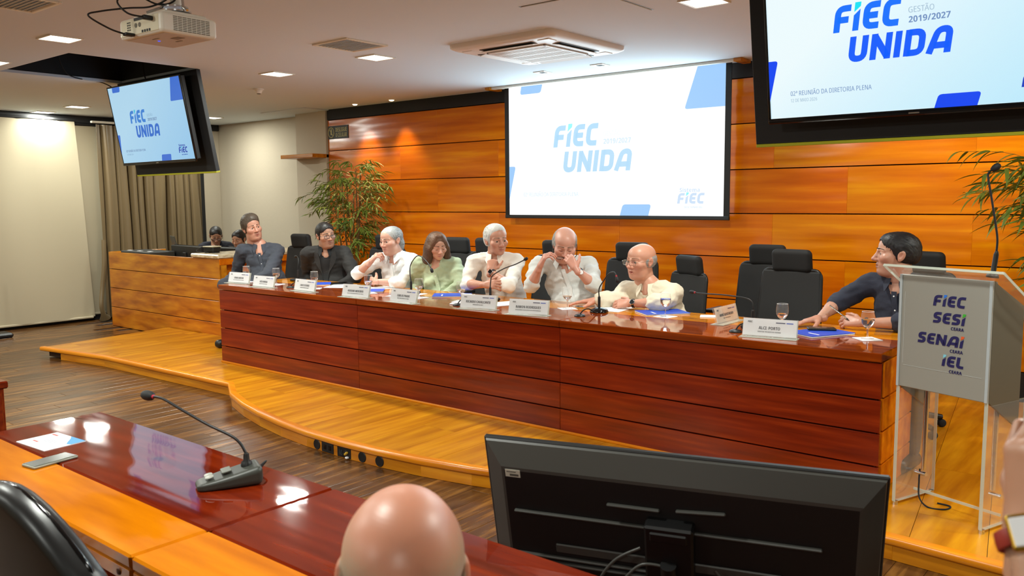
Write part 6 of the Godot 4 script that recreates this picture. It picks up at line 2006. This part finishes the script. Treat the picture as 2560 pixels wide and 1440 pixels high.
	sh.bone(shl.lerp(nb, 0.16), shr.lerp(nb, 0.16), 0.058, 0.058, 0.05)
	for s in [-1.0, 1.0]:
		sh.bone(nb + lft * (s * 0.045) + Vector3(0, -0.012, 0), nb + lft * (s * sw * 0.8) + Vector3(0, -0.048, 0), 0.036, 0.048, 0.04)
	for d in arms:
		var fr: float = d.get("sleeve", 0.9)
		var ex: float = o.get("loose", 0.0)
		sh.bone(d.sh, d.sh.lerp(d.el, 0.5), 0.058 + ex * 0.4, 0.055 + ex, 0.04)
		if fr > -0.5:
			sh.bone(d.sh.lerp(d.el, 0.5), d.el, 0.055 + ex, 0.05 + ex, 0.02)
			var end: Vector3 = d.el.lerp(d.wr, fr) if fr > 0.0 else d.sh.lerp(d.el, 1.0 + fr)
			if fr > 0.0:
				sh.bone(d.el, end, 0.051 + ex, 0.05 - 0.012 * fr + ex, 0.016)
				if d.get("cuff", false):
					var ax: Vector3 = (d.wr - d.el).normalized()
					sh.bone(end - ax * 0.035, end - ax * 0.004, 0.055 + ex, 0.054 + ex, 0.006)
	# open neck
	sh.bone(nb + Vector3(0, 0.06, 0) + fwd * 0.02, nb + Vector3(0, -0.01, 0) + fwd * 0.05, 0.06, 0.05, 0.01, true)
	var vneck: float = o.get("vneck", 0.05)
	sh.bone(nb + Vector3(0, 0.03, 0) + fwd * 0.09, nb + Vector3(0, -vneck, 0) + fwd * 0.14, 0.035, 0.012, 0.01, true)
	sh.build(0.0115)
	var shm := MB.new()
	add_field(shm, sh)
	var amp: float = o.get("folds", 0.006)
	for i in shm.v.size():
		var p := shm.v[i]
		var q := p + root.position
		var n1 := fold_noise.get_noise_3d(q.x * 3.0 + q.y * 3.0, q.y * 7.0 - q.x * 3.0, q.z * 3.0)
		var n2 := fold_noise.get_noise_3d(q.x * 5.0 - q.y * 6.0 + 31.0, q.y * 13.0 + q.x * 4.0, q.z * 5.0)
		shm.v[i] = p + shm.n[i] * (amp * (0.6 - 2.4 * absf(n1)) + amp * 0.7 * (0.4 - 2.0 * absf(n2)))
	shm.smooth()
	var shirt := part(o.get("garment", "shirt"), shm.mesh(), o.cloth, root)
	# collar round the neck
	if o.get("collar", true):
		var rows := [[], [], [], [], []]
		var cn := nb + Vector3(0, 0.012, 0) + fwd * 0.012
		for i in 33:
			var u := i / 32.0
			var ph := lerpf(deg_to_rad(o.get("collar_gap", 20.0)), TAU - deg_to_rad(o.get("collar_gap", 20.0)), u)
			var e := pow(absf(u * 2.0 - 1.0), 6.0)
			var dir := fwd * cos(ph) + lft * sin(ph)
			var down := Vector3(0, -0.035 * (0.5 + 0.5 * cos(ph)) , 0)
			rows[0].append(cn + dir * 0.066 + down + Vector3(0, -0.02, 0))
			rows[1].append(cn + dir * 0.062 + down + Vector3(0, 0.022, 0))
			rows[2].append(cn + dir * 0.065 + down + Vector3(0, 0.029, 0))
			rows[3].append(cn + dir * (0.074 + 0.006 * e) + down + Vector3(0, 0.004 - 0.02 * e, 0))
			rows[4].append(cn + dir * (0.082 + 0.02 * e) + down + Vector3(0, -0.018 - 0.045 * e, 0) + lft * (0.012 * e * (1.0 if u < 0.5 else -1.0)))
		for r in rows: r.reverse()
		rows.reverse()
		part("collar", MB.new().grid(rows, false, 0.003).mesh(), o.get("collar_cloth", o.cloth), root)
	# button band and buttons down the front
	if o.get("placket", true):
		var l1 := []
		var l2 := []
		var mids := []
		for i in 15:
			var u := i / 14.0
			var c: Vector3 = (nb + Vector3(0, -vneck - 0.03, 0)).lerp(hip + spine * 0.06, u)
			var q := []
			for s in [-1.0, 0.0, 1.0]: q.append(sh.march(c + fwd * 0.4 + lft * (s * 0.016), -fwd, 0.5) + fwd * (0.0065 if s != 0.0 else 0.008))
			l1.append(q[0]); l2.append(q[2]); mids.append(q[1])
		part("button_band", MB.new().grid([l2, mids, l1], false, 0.002).mesh(), o.cloth, root)
		for i in [1, 4, 7, 10]:
			part("button", MB.new().lathe([Vector2(0, 0.002), Vector2(0.0045, 0.0018), Vector2(0.005, 0)], 10, Transform3D(Basis(lft, fwd, lft.cross(fwd)), mids[i] + fwd * 0.001)).mesh(), o.get("button_mat", M.paper), root)
	if o.has("lapels"):
		for s in [-1.0, 1.0]:
			var ra := []
			var rb := []
			for i in 13:
				var u := i / 12.0
				var c: Vector3 = nb + lft * (s * lerpf(0.066, 0.02, u)) + Vector3(0, -0.34 * u, 0)
				var w2 := 0.05 * sin(clampf(u * 1.25 + 0.12, 0, 1) * PI) + 0.004
				ra.append(sh.march(c + fwd * 0.4, -fwd, 0.5) + fwd * 0.007)
				rb.append(sh.march(c + lft * (s * w2) + fwd * 0.4, -fwd, 0.5) + fwd * 0.012)
			if s > 0: part("lapel", MB.new().grid([rb, ra], false, 0.003).mesh(), o.cloth, root)
			else: part("lapel", MB.new().grid([ra, rb], false, 0.003).mesh(), o.cloth, root)
		# the shirt front between the lapels
		var rows := []
		for i in 13:
			var u := i / 12.0
			var row := []
			for k in 9:
				var c: Vector3 = nb + lft * (lerpf(-1, 1, k / 8.0) * lerpf(0.07, 0.026, u)) + Vector3(0, -0.02 - 0.34 * u, 0)
				row.append(sh.march(c + fwd * 0.4, -fwd, 0.5) + fwd * 0.0035)
			rows.append(row)
		rows.reverse()
		part("shirt_front", MB.new().grid(rows).mesh(), o.collar_cloth, root)
	# --- trousers, legs and shoes (mostly hidden by the table)
	if o.get("legs", true):
		var ly: float = deg_to_rad(o.get("leg_yaw", o.yaw))
		var lf := Vector3(sin(ly), 0, cos(ly))
		var ll := Vector3(cos(ly), 0, -sin(ly))
		var tr := Field.new()
		tr.egg(hip + Vector3(0, -0.01, 0), Vector3(0.165 * wide, 0.1, 0.13), 0.04, false, Basis(ll, Vector3.UP, lf))
		for s in [-1.0, 1.0]:
			var hp: Vector3 = hip + ll * (s * 0.09) + Vector3(0, -0.02, 0)
			var kn: Vector3 = hp + lf * 0.40 + ll * (s * 0.05) + Vector3(0, o.get("knee_up", 0.0), 0)
			if o.get("standing", false): kn = hp + Vector3(0, -0.4, 0) + lf * 0.02
			var an: Vector3 = kn + lf * o.get("foot_forward", 0.02)
			an.y = 0.1
			tr.bone(hp, kn, 0.085, 0.062, 0.03)
			tr.bone(kn, an, 0.062, 0.048, 0.03)
			part("shoe", MB.new().cushion(Vector3(0.095, 0.085, 0.27), 0.04, Transform3D(Basis(ll, Vector3.UP, lf), an + lf * 0.07 + Vector3(0, -0.055, 0))).mesh(), M.black, root)
		tr.build(0.02)
		var tm := MB.new()
		add_field(tm, tr)
		part("trousers", tm.mesh(), o.get("trousers", M.dark_trousers), root)
	# --- glasses, watches
	if o.has("glasses"):
		var gx: Transform3D = head_x * o.get("glasses_at", Transform3D())
		glasses(root, gx, o.glasses)
	for d in arms:
		if d.has("watch"):
			var ax: Vector3 = (d.wr - d.el).normalized()
			var c: Vector3 = d.wr - ax * d.get("watch_back", 0.035)
			var face_n: Vector3 = d.get("watch_n", d.n)
			face_n = (face_n - ax * face_n.dot(ax)).normalized()
			watch(root, c, ax, face_n, d.watch, 0.029)
	return root

func glasses(root: Node3D, x: Transform3D, style: String) -> void:
	var g := Node3D.new()
	g.name = "glasses"
	root.add_child(g, true)
	g.transform = x
	var thin := style != "thick"
	var m: Material = M.black_gloss if style != "clear" else mat(Color8(150, 140, 120), 0.25, 0.6)
	var r := 0.0022 if not thin else 0.0011
	for s in [-1.0, 1.0]:
		var pts := PackedVector3Array()
		for q in rounded_rect(0.05, 0.034, 0.014, 4): pts.append(Vector3(q.x + s * 0.032, q.y, 0.0 - absf(q.x + s * 0.032) * 0.1))
		pts.append(pts[0]); pts.append(pts[1])
		part("rim", MB.new().tube(pts, [r], 6, false).mesh(), m, g, at(0, 0.0, 0.112))
		var lens := PackedVector2Array(rounded_rect(0.048, 0.032, 0.013, 4))
		part("lens", MB.new().prism(lens, -0.0004, 0.0004, turned(Vector3(s * 0.032, 0, 0.109), s * 6.0)).mesh(), M.glass, g)
		part("temple", MB.new().tube(smooth_path(PackedVector3Array([Vector3(s * 0.058, 0.006, 0.106), Vector3(s * 0.078, 0.008, 0.085), Vector3(s * 0.083, 0.01, 0.02), Vector3(s * 0.084, 0.004, -0.02)]), 4), [r * 1.1], 6).mesh(), m, g)
	part("bridge", MB.new().tube(PackedVector3Array([Vector3(-0.008, 0.004, 0.1115), Vector3(0, 0.007, 0.114), Vector3(0.008, 0.004, 0.1115)]), [r], 6).mesh(), m, g)

func watch(root: Node3D, c: Vector3, ax: Vector3, n: Vector3, style: String, r: float) -> void:
	var w := Node3D.new()
	w.name = "wristwatch"
	root.add_child(w, true)
	w.transform = Transform3D(Basis(n.cross(ax) * -1.0, ax, n).orthonormalized(), c)
	var steel := style == "steel"
	var bm: Material = M.chrome if steel else (mat(Color8(150, 40, 24), 0.5) if style == "red" else M.black_soft)
	part("band", MB.new().lathe([Vector2(r, -0.009), Vector2(r + 0.002, -0.008), Vector2(r + 0.0025, 0), Vector2(r + 0.002, 0.008), Vector2(r, 0.009)], 28).mesh(), bm, w)
	var up := Transform3D(Basis(Vector3.RIGHT, PI / 2), Vector3(0, 0, r - 0.001))
	if style == "square":
		part("case", MB.new().cushion(Vector3(0.034, 0.038, 0.011), 0.005, at(0, 0, r + 0.004)).mesh(), M.chrome, w)
		part("dial", MB.new().cushion(Vector3(0.029, 0.033, 0.003), 0.0014, at(0, 0, r + 0.0095)).mesh(), M.black_gloss, w)
	elif style == "red":
		part("case", MB.new().cushion(Vector3(0.03, 0.036, 0.01), 0.004, at(0, 0, r + 0.004)).mesh(), mat(Color8(190, 150, 50), 0.25, 0.9), w)
		part("dial", MB.new().cushion(Vector3(0.023, 0.028, 0.003), 0.0014, at(0, 0, r + 0.0088)).mesh(), M.paper, w)
	else:
		part("case", MB.new().lathe([Vector2(0.018, 0.0), Vector2(0.0195, 0.003), Vector2(0.0185, 0.008), Vector2(0.016, 0.009)], 24, up).mesh(), M.chrome, w)
		part("dial", MB.new().lathe([Vector2(0, 0.0088), Vector2(0.0165, 0.0086)], 24, up).mesh(), M.paper if style == "white" else mat(Color8(26, 34, 40), 0.3), w)
func people() -> void:
	fold_noise.seed = 9
	fold_noise.frequency = 1.0
	fold_noise.fractal_octaves = 2
	M.cloth_n = noise_tex(0.05, [], 3, 0.0, 51, 256, FastNoiseLite.TYPE_SIMPLEX_SMOOTH, 4.0)
	M.skin = mat(Color.WHITE, 0.42)
	M.skin.vertex_color_use_as_albedo = true
	M.skin.subsurf_scatter_enabled = true
	M.skin.subsurf_scatter_strength = 0.12
	M.eye = mat(Color.WHITE, 0.15)
	M.eye.vertex_color_use_as_albedo = true
	M.hair = mat(Color.WHITE, 0.5)
	M.hair.vertex_color_use_as_albedo = true
	M.lash = mat(Color8(40, 24, 20), 0.8)
	M.dark_trousers = cloth_mat(Color8(28, 30, 40))
	var fair := Color(0.60, 0.33, 0.24)
	var tan := Color(0.46, 0.235, 0.14)
	# left to right along the table
	person("man in a charcoal button-down shirt at the left end of the long table, head tilted", {
		"seat": Vector3(-7.70, 0.62, -5.30), "yaw": 48.0, "leg_yaw": 6.0, "head": Vector3(-7.745, 1.322, -5.12), "hy": 78.0, "hp": 0.0, "hr": 13.0, "hs": 1.1, "tall": 0.97, "sw": 0.205, "wide": 1.1, "belly": 0.05,
		"neck": Vector3(-7.715, 1.15, -5.19), "skin": Color(0.58, 0.29, 0.20), "fat": 0.008, "hair": "thick", "hair_color": Color(0.055, 0.04, 0.03), "hair_front": Color(0.10, 0.075, 0.055), "brow": Color8(96, 70, 56), "look": 12.0,
		"cloth": cloth_mat(Color8(62, 66, 76)), "trousers": cloth_mat(Color8(74, 98, 130)), "folds": 0.008, "loose": 0.006,
		"L": {"el": Vector3(-7.36, 0.86, -5.02), "wr": Vector3(-7.50, 0.74, -4.78), "sleeve": 0.96, "cuff": true},
		"R": {"el": Vector3(-8.0, 0.84, -5.08), "wr": Vector3(-7.86, 0.74, -4.82), "sleeve": 0.95, "cuff": true}})
	person("man in a black jacket and black shirt wearing thick dark-framed glasses", {
		"seat": Vector3(-6.76, 0.62, -5.43), "yaw": 46.0, "leg_yaw": 10.0, "head": Vector3(-6.705, 1.258, -5.26), "hy": 74.0, "hp": 3.0, "hr": 6.0, "sw": 0.2, "wide": 1.06, "belly": 0.03,
		"skin": Color(0.47, 0.25, 0.16), "fat": 0.006, "hair": "short", "hair_color": Color(0.012, 0.01, 0.009), "brow": Color8(22, 16, 14), "look": 10.0, "glasses": "thick", "stubble": 0.3,
		"garment": "jacket", "cloth": cloth_mat(Color8(30, 28, 26), 0.8, 0.15), "collar_cloth": cloth_mat(Color8(10, 10, 11), 0.8, 0.1), "lapels": true, "placket": false, "loose": 0.01,
		"L": {"el": Vector3(-6.42, 0.86, -5.38), "wr": Vector3(-6.55, 0.72, -5.16), "sleeve": 0.95},
		"R": {"el": Vector3(-7.0, 0.86, -5.26), "wr": Vector3(-6.86, 0.72, -5.16), "sleeve": 0.95}})
	person("grey-haired man in a white shirt resting his chin on his hand", {
		"seat": Vector3(-5.70, 0.62, -5.40), "yaw": 16.0, "leg_yaw": 4.0, "head": Vector3(-5.70, 1.232, -5.20), "hy": 4.0, "hp": 6.0, "hr": 4.0, "sw": 0.2, "wide": 1.08, "belly": 0.05,
		"skin": fair, "fat": 0.007, "hair": "swept", "hair_color": Color(0.25, 0.26, 0.26), "hair_front": Color(0.42, 0.43, 0.42), "brow": Color8(110, 96, 84), "look": -6.0, "look_up": -6.0,
		"cloth": cloth_mat(Color8(226, 228, 226)), "folds": 0.007,
		"R": {"el": Vector3(-5.95, 0.945, -5.0), "wr": Vector3(-5.79, 1.055, -5.03), "f": Vector3(0.52, 0.72, -0.3), "n": Vector3(-0.45, 0.5, 0.72), "curl": [[48, 62, 30], [52, 64, 30], [56, 66, 30], [60, 66, 30]], "thumb": Vector3(0.1, 0.9, -0.3), "sleeve": 0.22, "cuff": true},
		"L": {"el": Vector3(-5.45, 0.885, -5.08), "wr": Vector3(-5.66, 0.892, -4.97), "f": Vector3(-0.9, 0.05, -0.2), "n": Vector3(-0.1, 0.4, 0.9), "sleeve": 0.3, "cuff": true}})
	person("woman with shoulder-length brown hair in a pale green blouse looking down", {
		"seat": Vector3(-5.20, 0.60, -5.43), "yaw": 36.0, "leg_yaw": 6.0, "head": Vector3(-5.185, 1.196, -5.27), "hy": 62.0, "hp": 15.0, "hr": 3.0, "hs": 0.99, "sw": 0.175, "wide": 0.98, "belly": 0.045,
		"skin": Color(0.60, 0.33, 0.23), "hair": "bob", "hair_color": Color(0.075, 0.035, 0.017), "hair_front": Color(0.13, 0.062, 0.028), "brow": Color8(86, 56, 40), "eyes": false, "bust": true, "lips": Color(0.5, 0.17, 0.14),
		"garment": "blouse", "cloth": cloth_mat(Color8(172, 186, 152)), "folds": 0.008, "loose": 0.01, "vneck": 0.1, "collar_gap": 34.0,
		"L": {"el": Vector3(-4.93, 0.88, -5.32), "wr": Vector3(-5.06, 0.78, -5.2), "sleeve": 0.9},
		"R": {"el": Vector3(-5.45, 0.88, -5.28), "wr": Vector3(-5.36, 0.78, -5.18), "sleeve": 0.9}})
	person("white-haired man in a white shirt holding his chin, square black watch", {
		"seat": Vector3(-4.46, 0.62, -5.42), "yaw": 34.0, "leg_yaw": 4.0, "head": Vector3(-4.465, 1.268, -5.22), "hy": 64.0, "hp": 4.0, "hr": 4.0, "hs": 1.08, "sw": 0.195, "wide": 1.0, "belly": 0.03,
		"skin": Color(0.54, 0.27, 0.18), "hair": "white", "hair_color": Color(0.52, 0.52, 0.48), "hair_front": Color(0.62, 0.62, 0.58), "brow": Color8(130, 104, 84), "look": 10.0,
		"cloth": cloth_mat(Color8(236, 228, 216)), "folds": 0.007,
		"R": {"el": Vector3(-4.63, 0.925, -5.04), "wr": Vector3(-4.34, 0.945, -4.93), "f": Vector3(0.95, 0.12, -0.1), "n": Vector3(-0.1, 0.5, 0.85), "sleeve": 0.12, "cuff": true, "curl": [[20, 30, 20], [24, 34, 20], [28, 36, 20], [30, 36, 20]]},
		"L": {"el": Vector3(-4.17, 0.935, -5.02), "wr": Vector3(-4.37, 1.045, -5.03), "f": Vector3(-0.12, 0.86, -0.42), "n": Vector3(0.52, 0.1, 0.8), "curl": [[62, 74, 40], [66, 76, 40], [70, 78, 40], [72, 78, 40]], "thumb": Vector3(0.35, 0.95, 0.1), "sleeve": 0.22, "cuff": true, "watch": "square", "watch_back": 0.03}})
	person("stout balding man in a light grey shirt adjusting his glasses with both hands", {
		"seat": Vector3(-3.74, 0.62, -5.44), "yaw": 33.0, "leg_yaw": 6.0, "head": Vector3(-3.795, 1.248, -5.24), "hy": 40.0, "hp": 24.0, "hr": -3.0, "hs": 1.12, "sw": 0.22, "wide": 1.22, "belly": 0.1,
		"skin": Color(0.60, 0.31, 0.23), "fat": 0.01, "hair": "rim", "hair_color": Color(0.3, 0.29, 0.27), "brow": Color8(110, 84, 66), "eyes": false,
		"cloth": cloth_mat(Color8(206, 208, 204)), "folds": 0.008, "loose": 0.004, "glasses": "thick", "glasses_at": Transform3D(Basis(Vector3.RIGHT, deg_to_rad(30.0)), Vector3(0, -0.005, -0.004)),
		"R": {"el": Vector3(-3.98, 0.945, -5.06), "wr": Vector3(-3.85, 1.105, -5.0), "f": Vector3(0.42, 0.85, -0.05), "n": Vector3(-0.6, 0.4, 0.6), "curl": [[48, 40, 20], [46, 46, 24], [44, 50, 26], [40, 52, 30]], "thumb": Vector3(0.55, 0.9, -0.5), "sleeve": 0.15, "cuff": true},
		"L": {"el": Vector3(-3.44, 0.975, -5.12), "wr": Vector3(-3.515, 1.105, -4.99), "f": Vector3(-0.62, 0.78, -0.02), "n": Vector3(0.55, 0.35, 0.72), "curl": [[44, 34, 18], [40, 38, 20], [36, 40, 22], [30, 42, 26]], "thumb": Vector3(0.55, 0.9, -0.5), "sleeve": 0.18, "cuff": true, "watch": "white", "watch_n": Vector3(0.75, 0.2, 0.7)}})
	person("bald man in a cream shirt speaking into the round-based microphone", {
		"seat": Vector3(-2.96, 0.62, -5.42), "yaw": 4.0, "leg_yaw": 2.0, "head": Vector3(-3.09, 1.155, -5.18), "hy": -12.0, "hp": 2.0, "hr": -2.0, "hs": 1.09, "sw": 0.21, "wide": 1.12, "belly": 0.06,
		"neck": Vector3(-3.045, 1.0, -5.23), "skin": Color(0.62, 0.31, 0.21), "fat": 0.007, "hair": "fringe", "hair_color": Color(0.32, 0.31, 0.3), "brow": Color8(150, 110, 84), "look": -8.0, "glasses": "clear", "open_mouth": true,
		"cloth": cloth_mat(Color8(228, 218, 194)), "folds": 0.008, "loose": 0.008,
		"R": {"el": Vector3(-3.21, 0.90, -5.12), "wr": Vector3(-3.35, 0.885, -5.0), "f": Vector3(-0.9, -0.06, 0.42), "n": Vector3(0.05, 1, 0.15), "curl": FLAT, "sleeve": 0.75, "cuff": true, "thumb": Vector3(0.6, 0.8, -0.2)},
		"L": {"el": Vector3(-2.84, 0.90, -5.06), "wr": Vector3(-3.06, 0.885, -5.0), "f": Vector3(-0.97, -0.04, 0.12), "n": Vector3(0.05, 0.75, 0.65), "curl": RELAX, "sleeve": 0.3, "cuff": true, "watch": "dark", "watch_n": Vector3(0, 0.35, 0.95), "watch_back": 0.02}})
	person("black-haired man in a navy shirt seen in profile beside the lectern, holding a pen", {
		"seat": Vector3(-1.30, 0.62, -5.36), "yaw": -10.0, "leg_yaw": -6.0, "head": Vector3(-1.40, 1.258, -5.22), "hy": -64.0, "hp": -4.0, "hr": 0.0, "hs": 1.1, "sw": 0.215, "wide": 1.1, "belly": 0.04,
		"skin": Color(0.50, 0.26, 0.18), "fat": 0.004, "hair": "short", "hair_color": Color(0.008, 0.007, 0.009), "brow": Color8(20, 16, 16), "stubble": 0.15,
		"cloth": cloth_mat(Color8(34, 38, 54)), "folds": 0.006, "loose": 0.004,
		"R": {"el": Vector3(-1.72, 0.965, -5.20), "wr": Vector3(-1.765, 0.885, -5.02), "f": Vector3(-0.55, -0.08, 0.7), "n": Vector3(-0.1, 1, 0.1), "curl": FLAT, "sleeve": 0.1, "cuff": true, "thumb": Vector3(0.6, 0.8, -0.2)},
		"L": {"el": Vector3(-1.22, 0.90, -5.08), "wr": Vector3(-1.51, 0.885, -4.99), "f": Vector3(-0.95, 0.1, 0.05), "n": Vector3(0.1, 0.7, 0.7), "curl": [[38, 46, 24], [42, 50, 26], [44, 52, 28], [46, 54, 30]], "thumb": Vector3(0.15, 1.0, -0.3), "sleeve": 0.35, "cuff": true, "watch": "white", "watch_n": Vector3(0, 0.3, 0.95), "watch_back": 0.025}})
	# the two operators behind the counter
	person("operator with glasses looking down behind the monitors on the counter", {
		"seat": Vector3(-10.32, 0.5, -6.42), "floor": 0.0, "yaw": 50.0, "head": Vector3(-10.25, 1.142, -6.22), "hy": 62.0, "hp": 24.0, "hs": 1.0, "head_cell": 0.005,
		"skin": tan, "hair": "short", "hair_color": Color(0.012, 0.009, 0.008), "brow": Color8(24, 16, 14), "eyes": false, "glasses": "thick", "cloth": cloth_mat(Color8(24, 26, 40)), "collar": false, "placket": false,
		"L": {"el": Vector3(-9.98, 0.84, -6.3), "wr": Vector3(-10.08, 0.86, -6.05), "sleeve": 0.95}, "R": {"el": Vector3(-10.5, 0.82, -6.2), "wr": Vector3(-10.3, 0.86, -6.0), "sleeve": 0.95}})
	person("dark-haired operator half hidden behind the man in charcoal", {
		"seat": Vector3(-9.72, 0.5, -6.42), "floor": 0.0, "yaw": 30.0, "head": Vector3(-9.71, 1.105, -6.22), "hy": 25.0, "hp": 14.0, "hs": 1.0, "head_cell": 0.005,
		"skin": tan, "hair": "short", "hair_color": Color(0.016, 0.012, 0.01), "brow": Color8(24, 16, 14), "eyes": false, "cloth": cloth_mat(Color8(24, 24, 28)), "collar": false, "placket": false,
		"L": {"el": Vector3(-9.42, 0.82, -6.3), "wr": Vector3(-9.52, 0.85, -6.05), "sleeve": 0.95}, "R": {"el": Vector3(-9.92, 0.82, -6.22), "wr": Vector3(-9.8, 0.85, -6.0), "sleeve": 0.95}})
	# nearest the camera
	person("bald man with grey stubbled hair seen from behind at the bottom of the photo", {
		"seat": Vector3(-0.74, 0.55, -0.67), "floor": 0.0, "yaw": -134.0, "head": Vector3(-0.815, 1.101, -0.752), "hy": -134.0, "hp": -3.0, "hr": 2.0, "hs": 1.05, "head_cell": 0.004, "fat": 0.003,
		"skin": Color(0.62, 0.26, 0.16), "shaved": Color(0.46, 0.38, 0.27), "cloth": cloth_mat(Color8(200, 204, 206)), "placket": false, "legs": true, "leg_yaw": -150.0,
		"L": {"el": Vector3(-1.02, 0.8, -0.52), "wr": Vector3(-1.15, 0.77, -0.72), "sleeve": 0.9}, "R": {"el": Vector3(-0.66, 0.78, -0.95), "wr": Vector3(-0.86, 0.78, -1.02), "sleeve": 0.9}})
	person("person at the right edge raising a hand with a red-strapped gold watch", {
		"seat": Vector3(0.46, 0.92, -0.4), "floor": 0.0, "yaw": -155.0, "head": Vector3(0.44, 1.6, -0.44), "hy": -150.0, "hp": 8.0, "standing": true, "head_cell": 0.006, "sw": 0.18,
		"skin": Color(0.50, 0.27, 0.17), "hair": "bob", "hair_color": Color(0.03, 0.02, 0.015), "eyes": false, "cloth": cloth_mat(Color8(80, 40, 50)), "placket": false, "collar": false, "hand_cell": 0.0026,
		"L": {"el": Vector3(0.66, 1.12, -0.34), "wr": Vector3(0.52, 1.0, -0.6), "sleeve": 0.2},
		"R": {"el": Vector3(-0.01, 1.03, -0.82), "wr": Vector3(-0.118, 1.262, -0.955), "f": Vector3(-0.02, 1.0, 0.0), "n": Vector3(-0.72, 0.1, 0.66), "curl": [[34, 52, 30], [36, 54, 30], [38, 56, 30], [40, 58, 30]], "spread": 0.3, "thumb": Vector3(0.3, 0.9, -0.4), "sleeve": 0.12, "watch": "red", "watch_back": -0.006, "watch_n": Vector3(0.1, 0.25, 0.95)}})
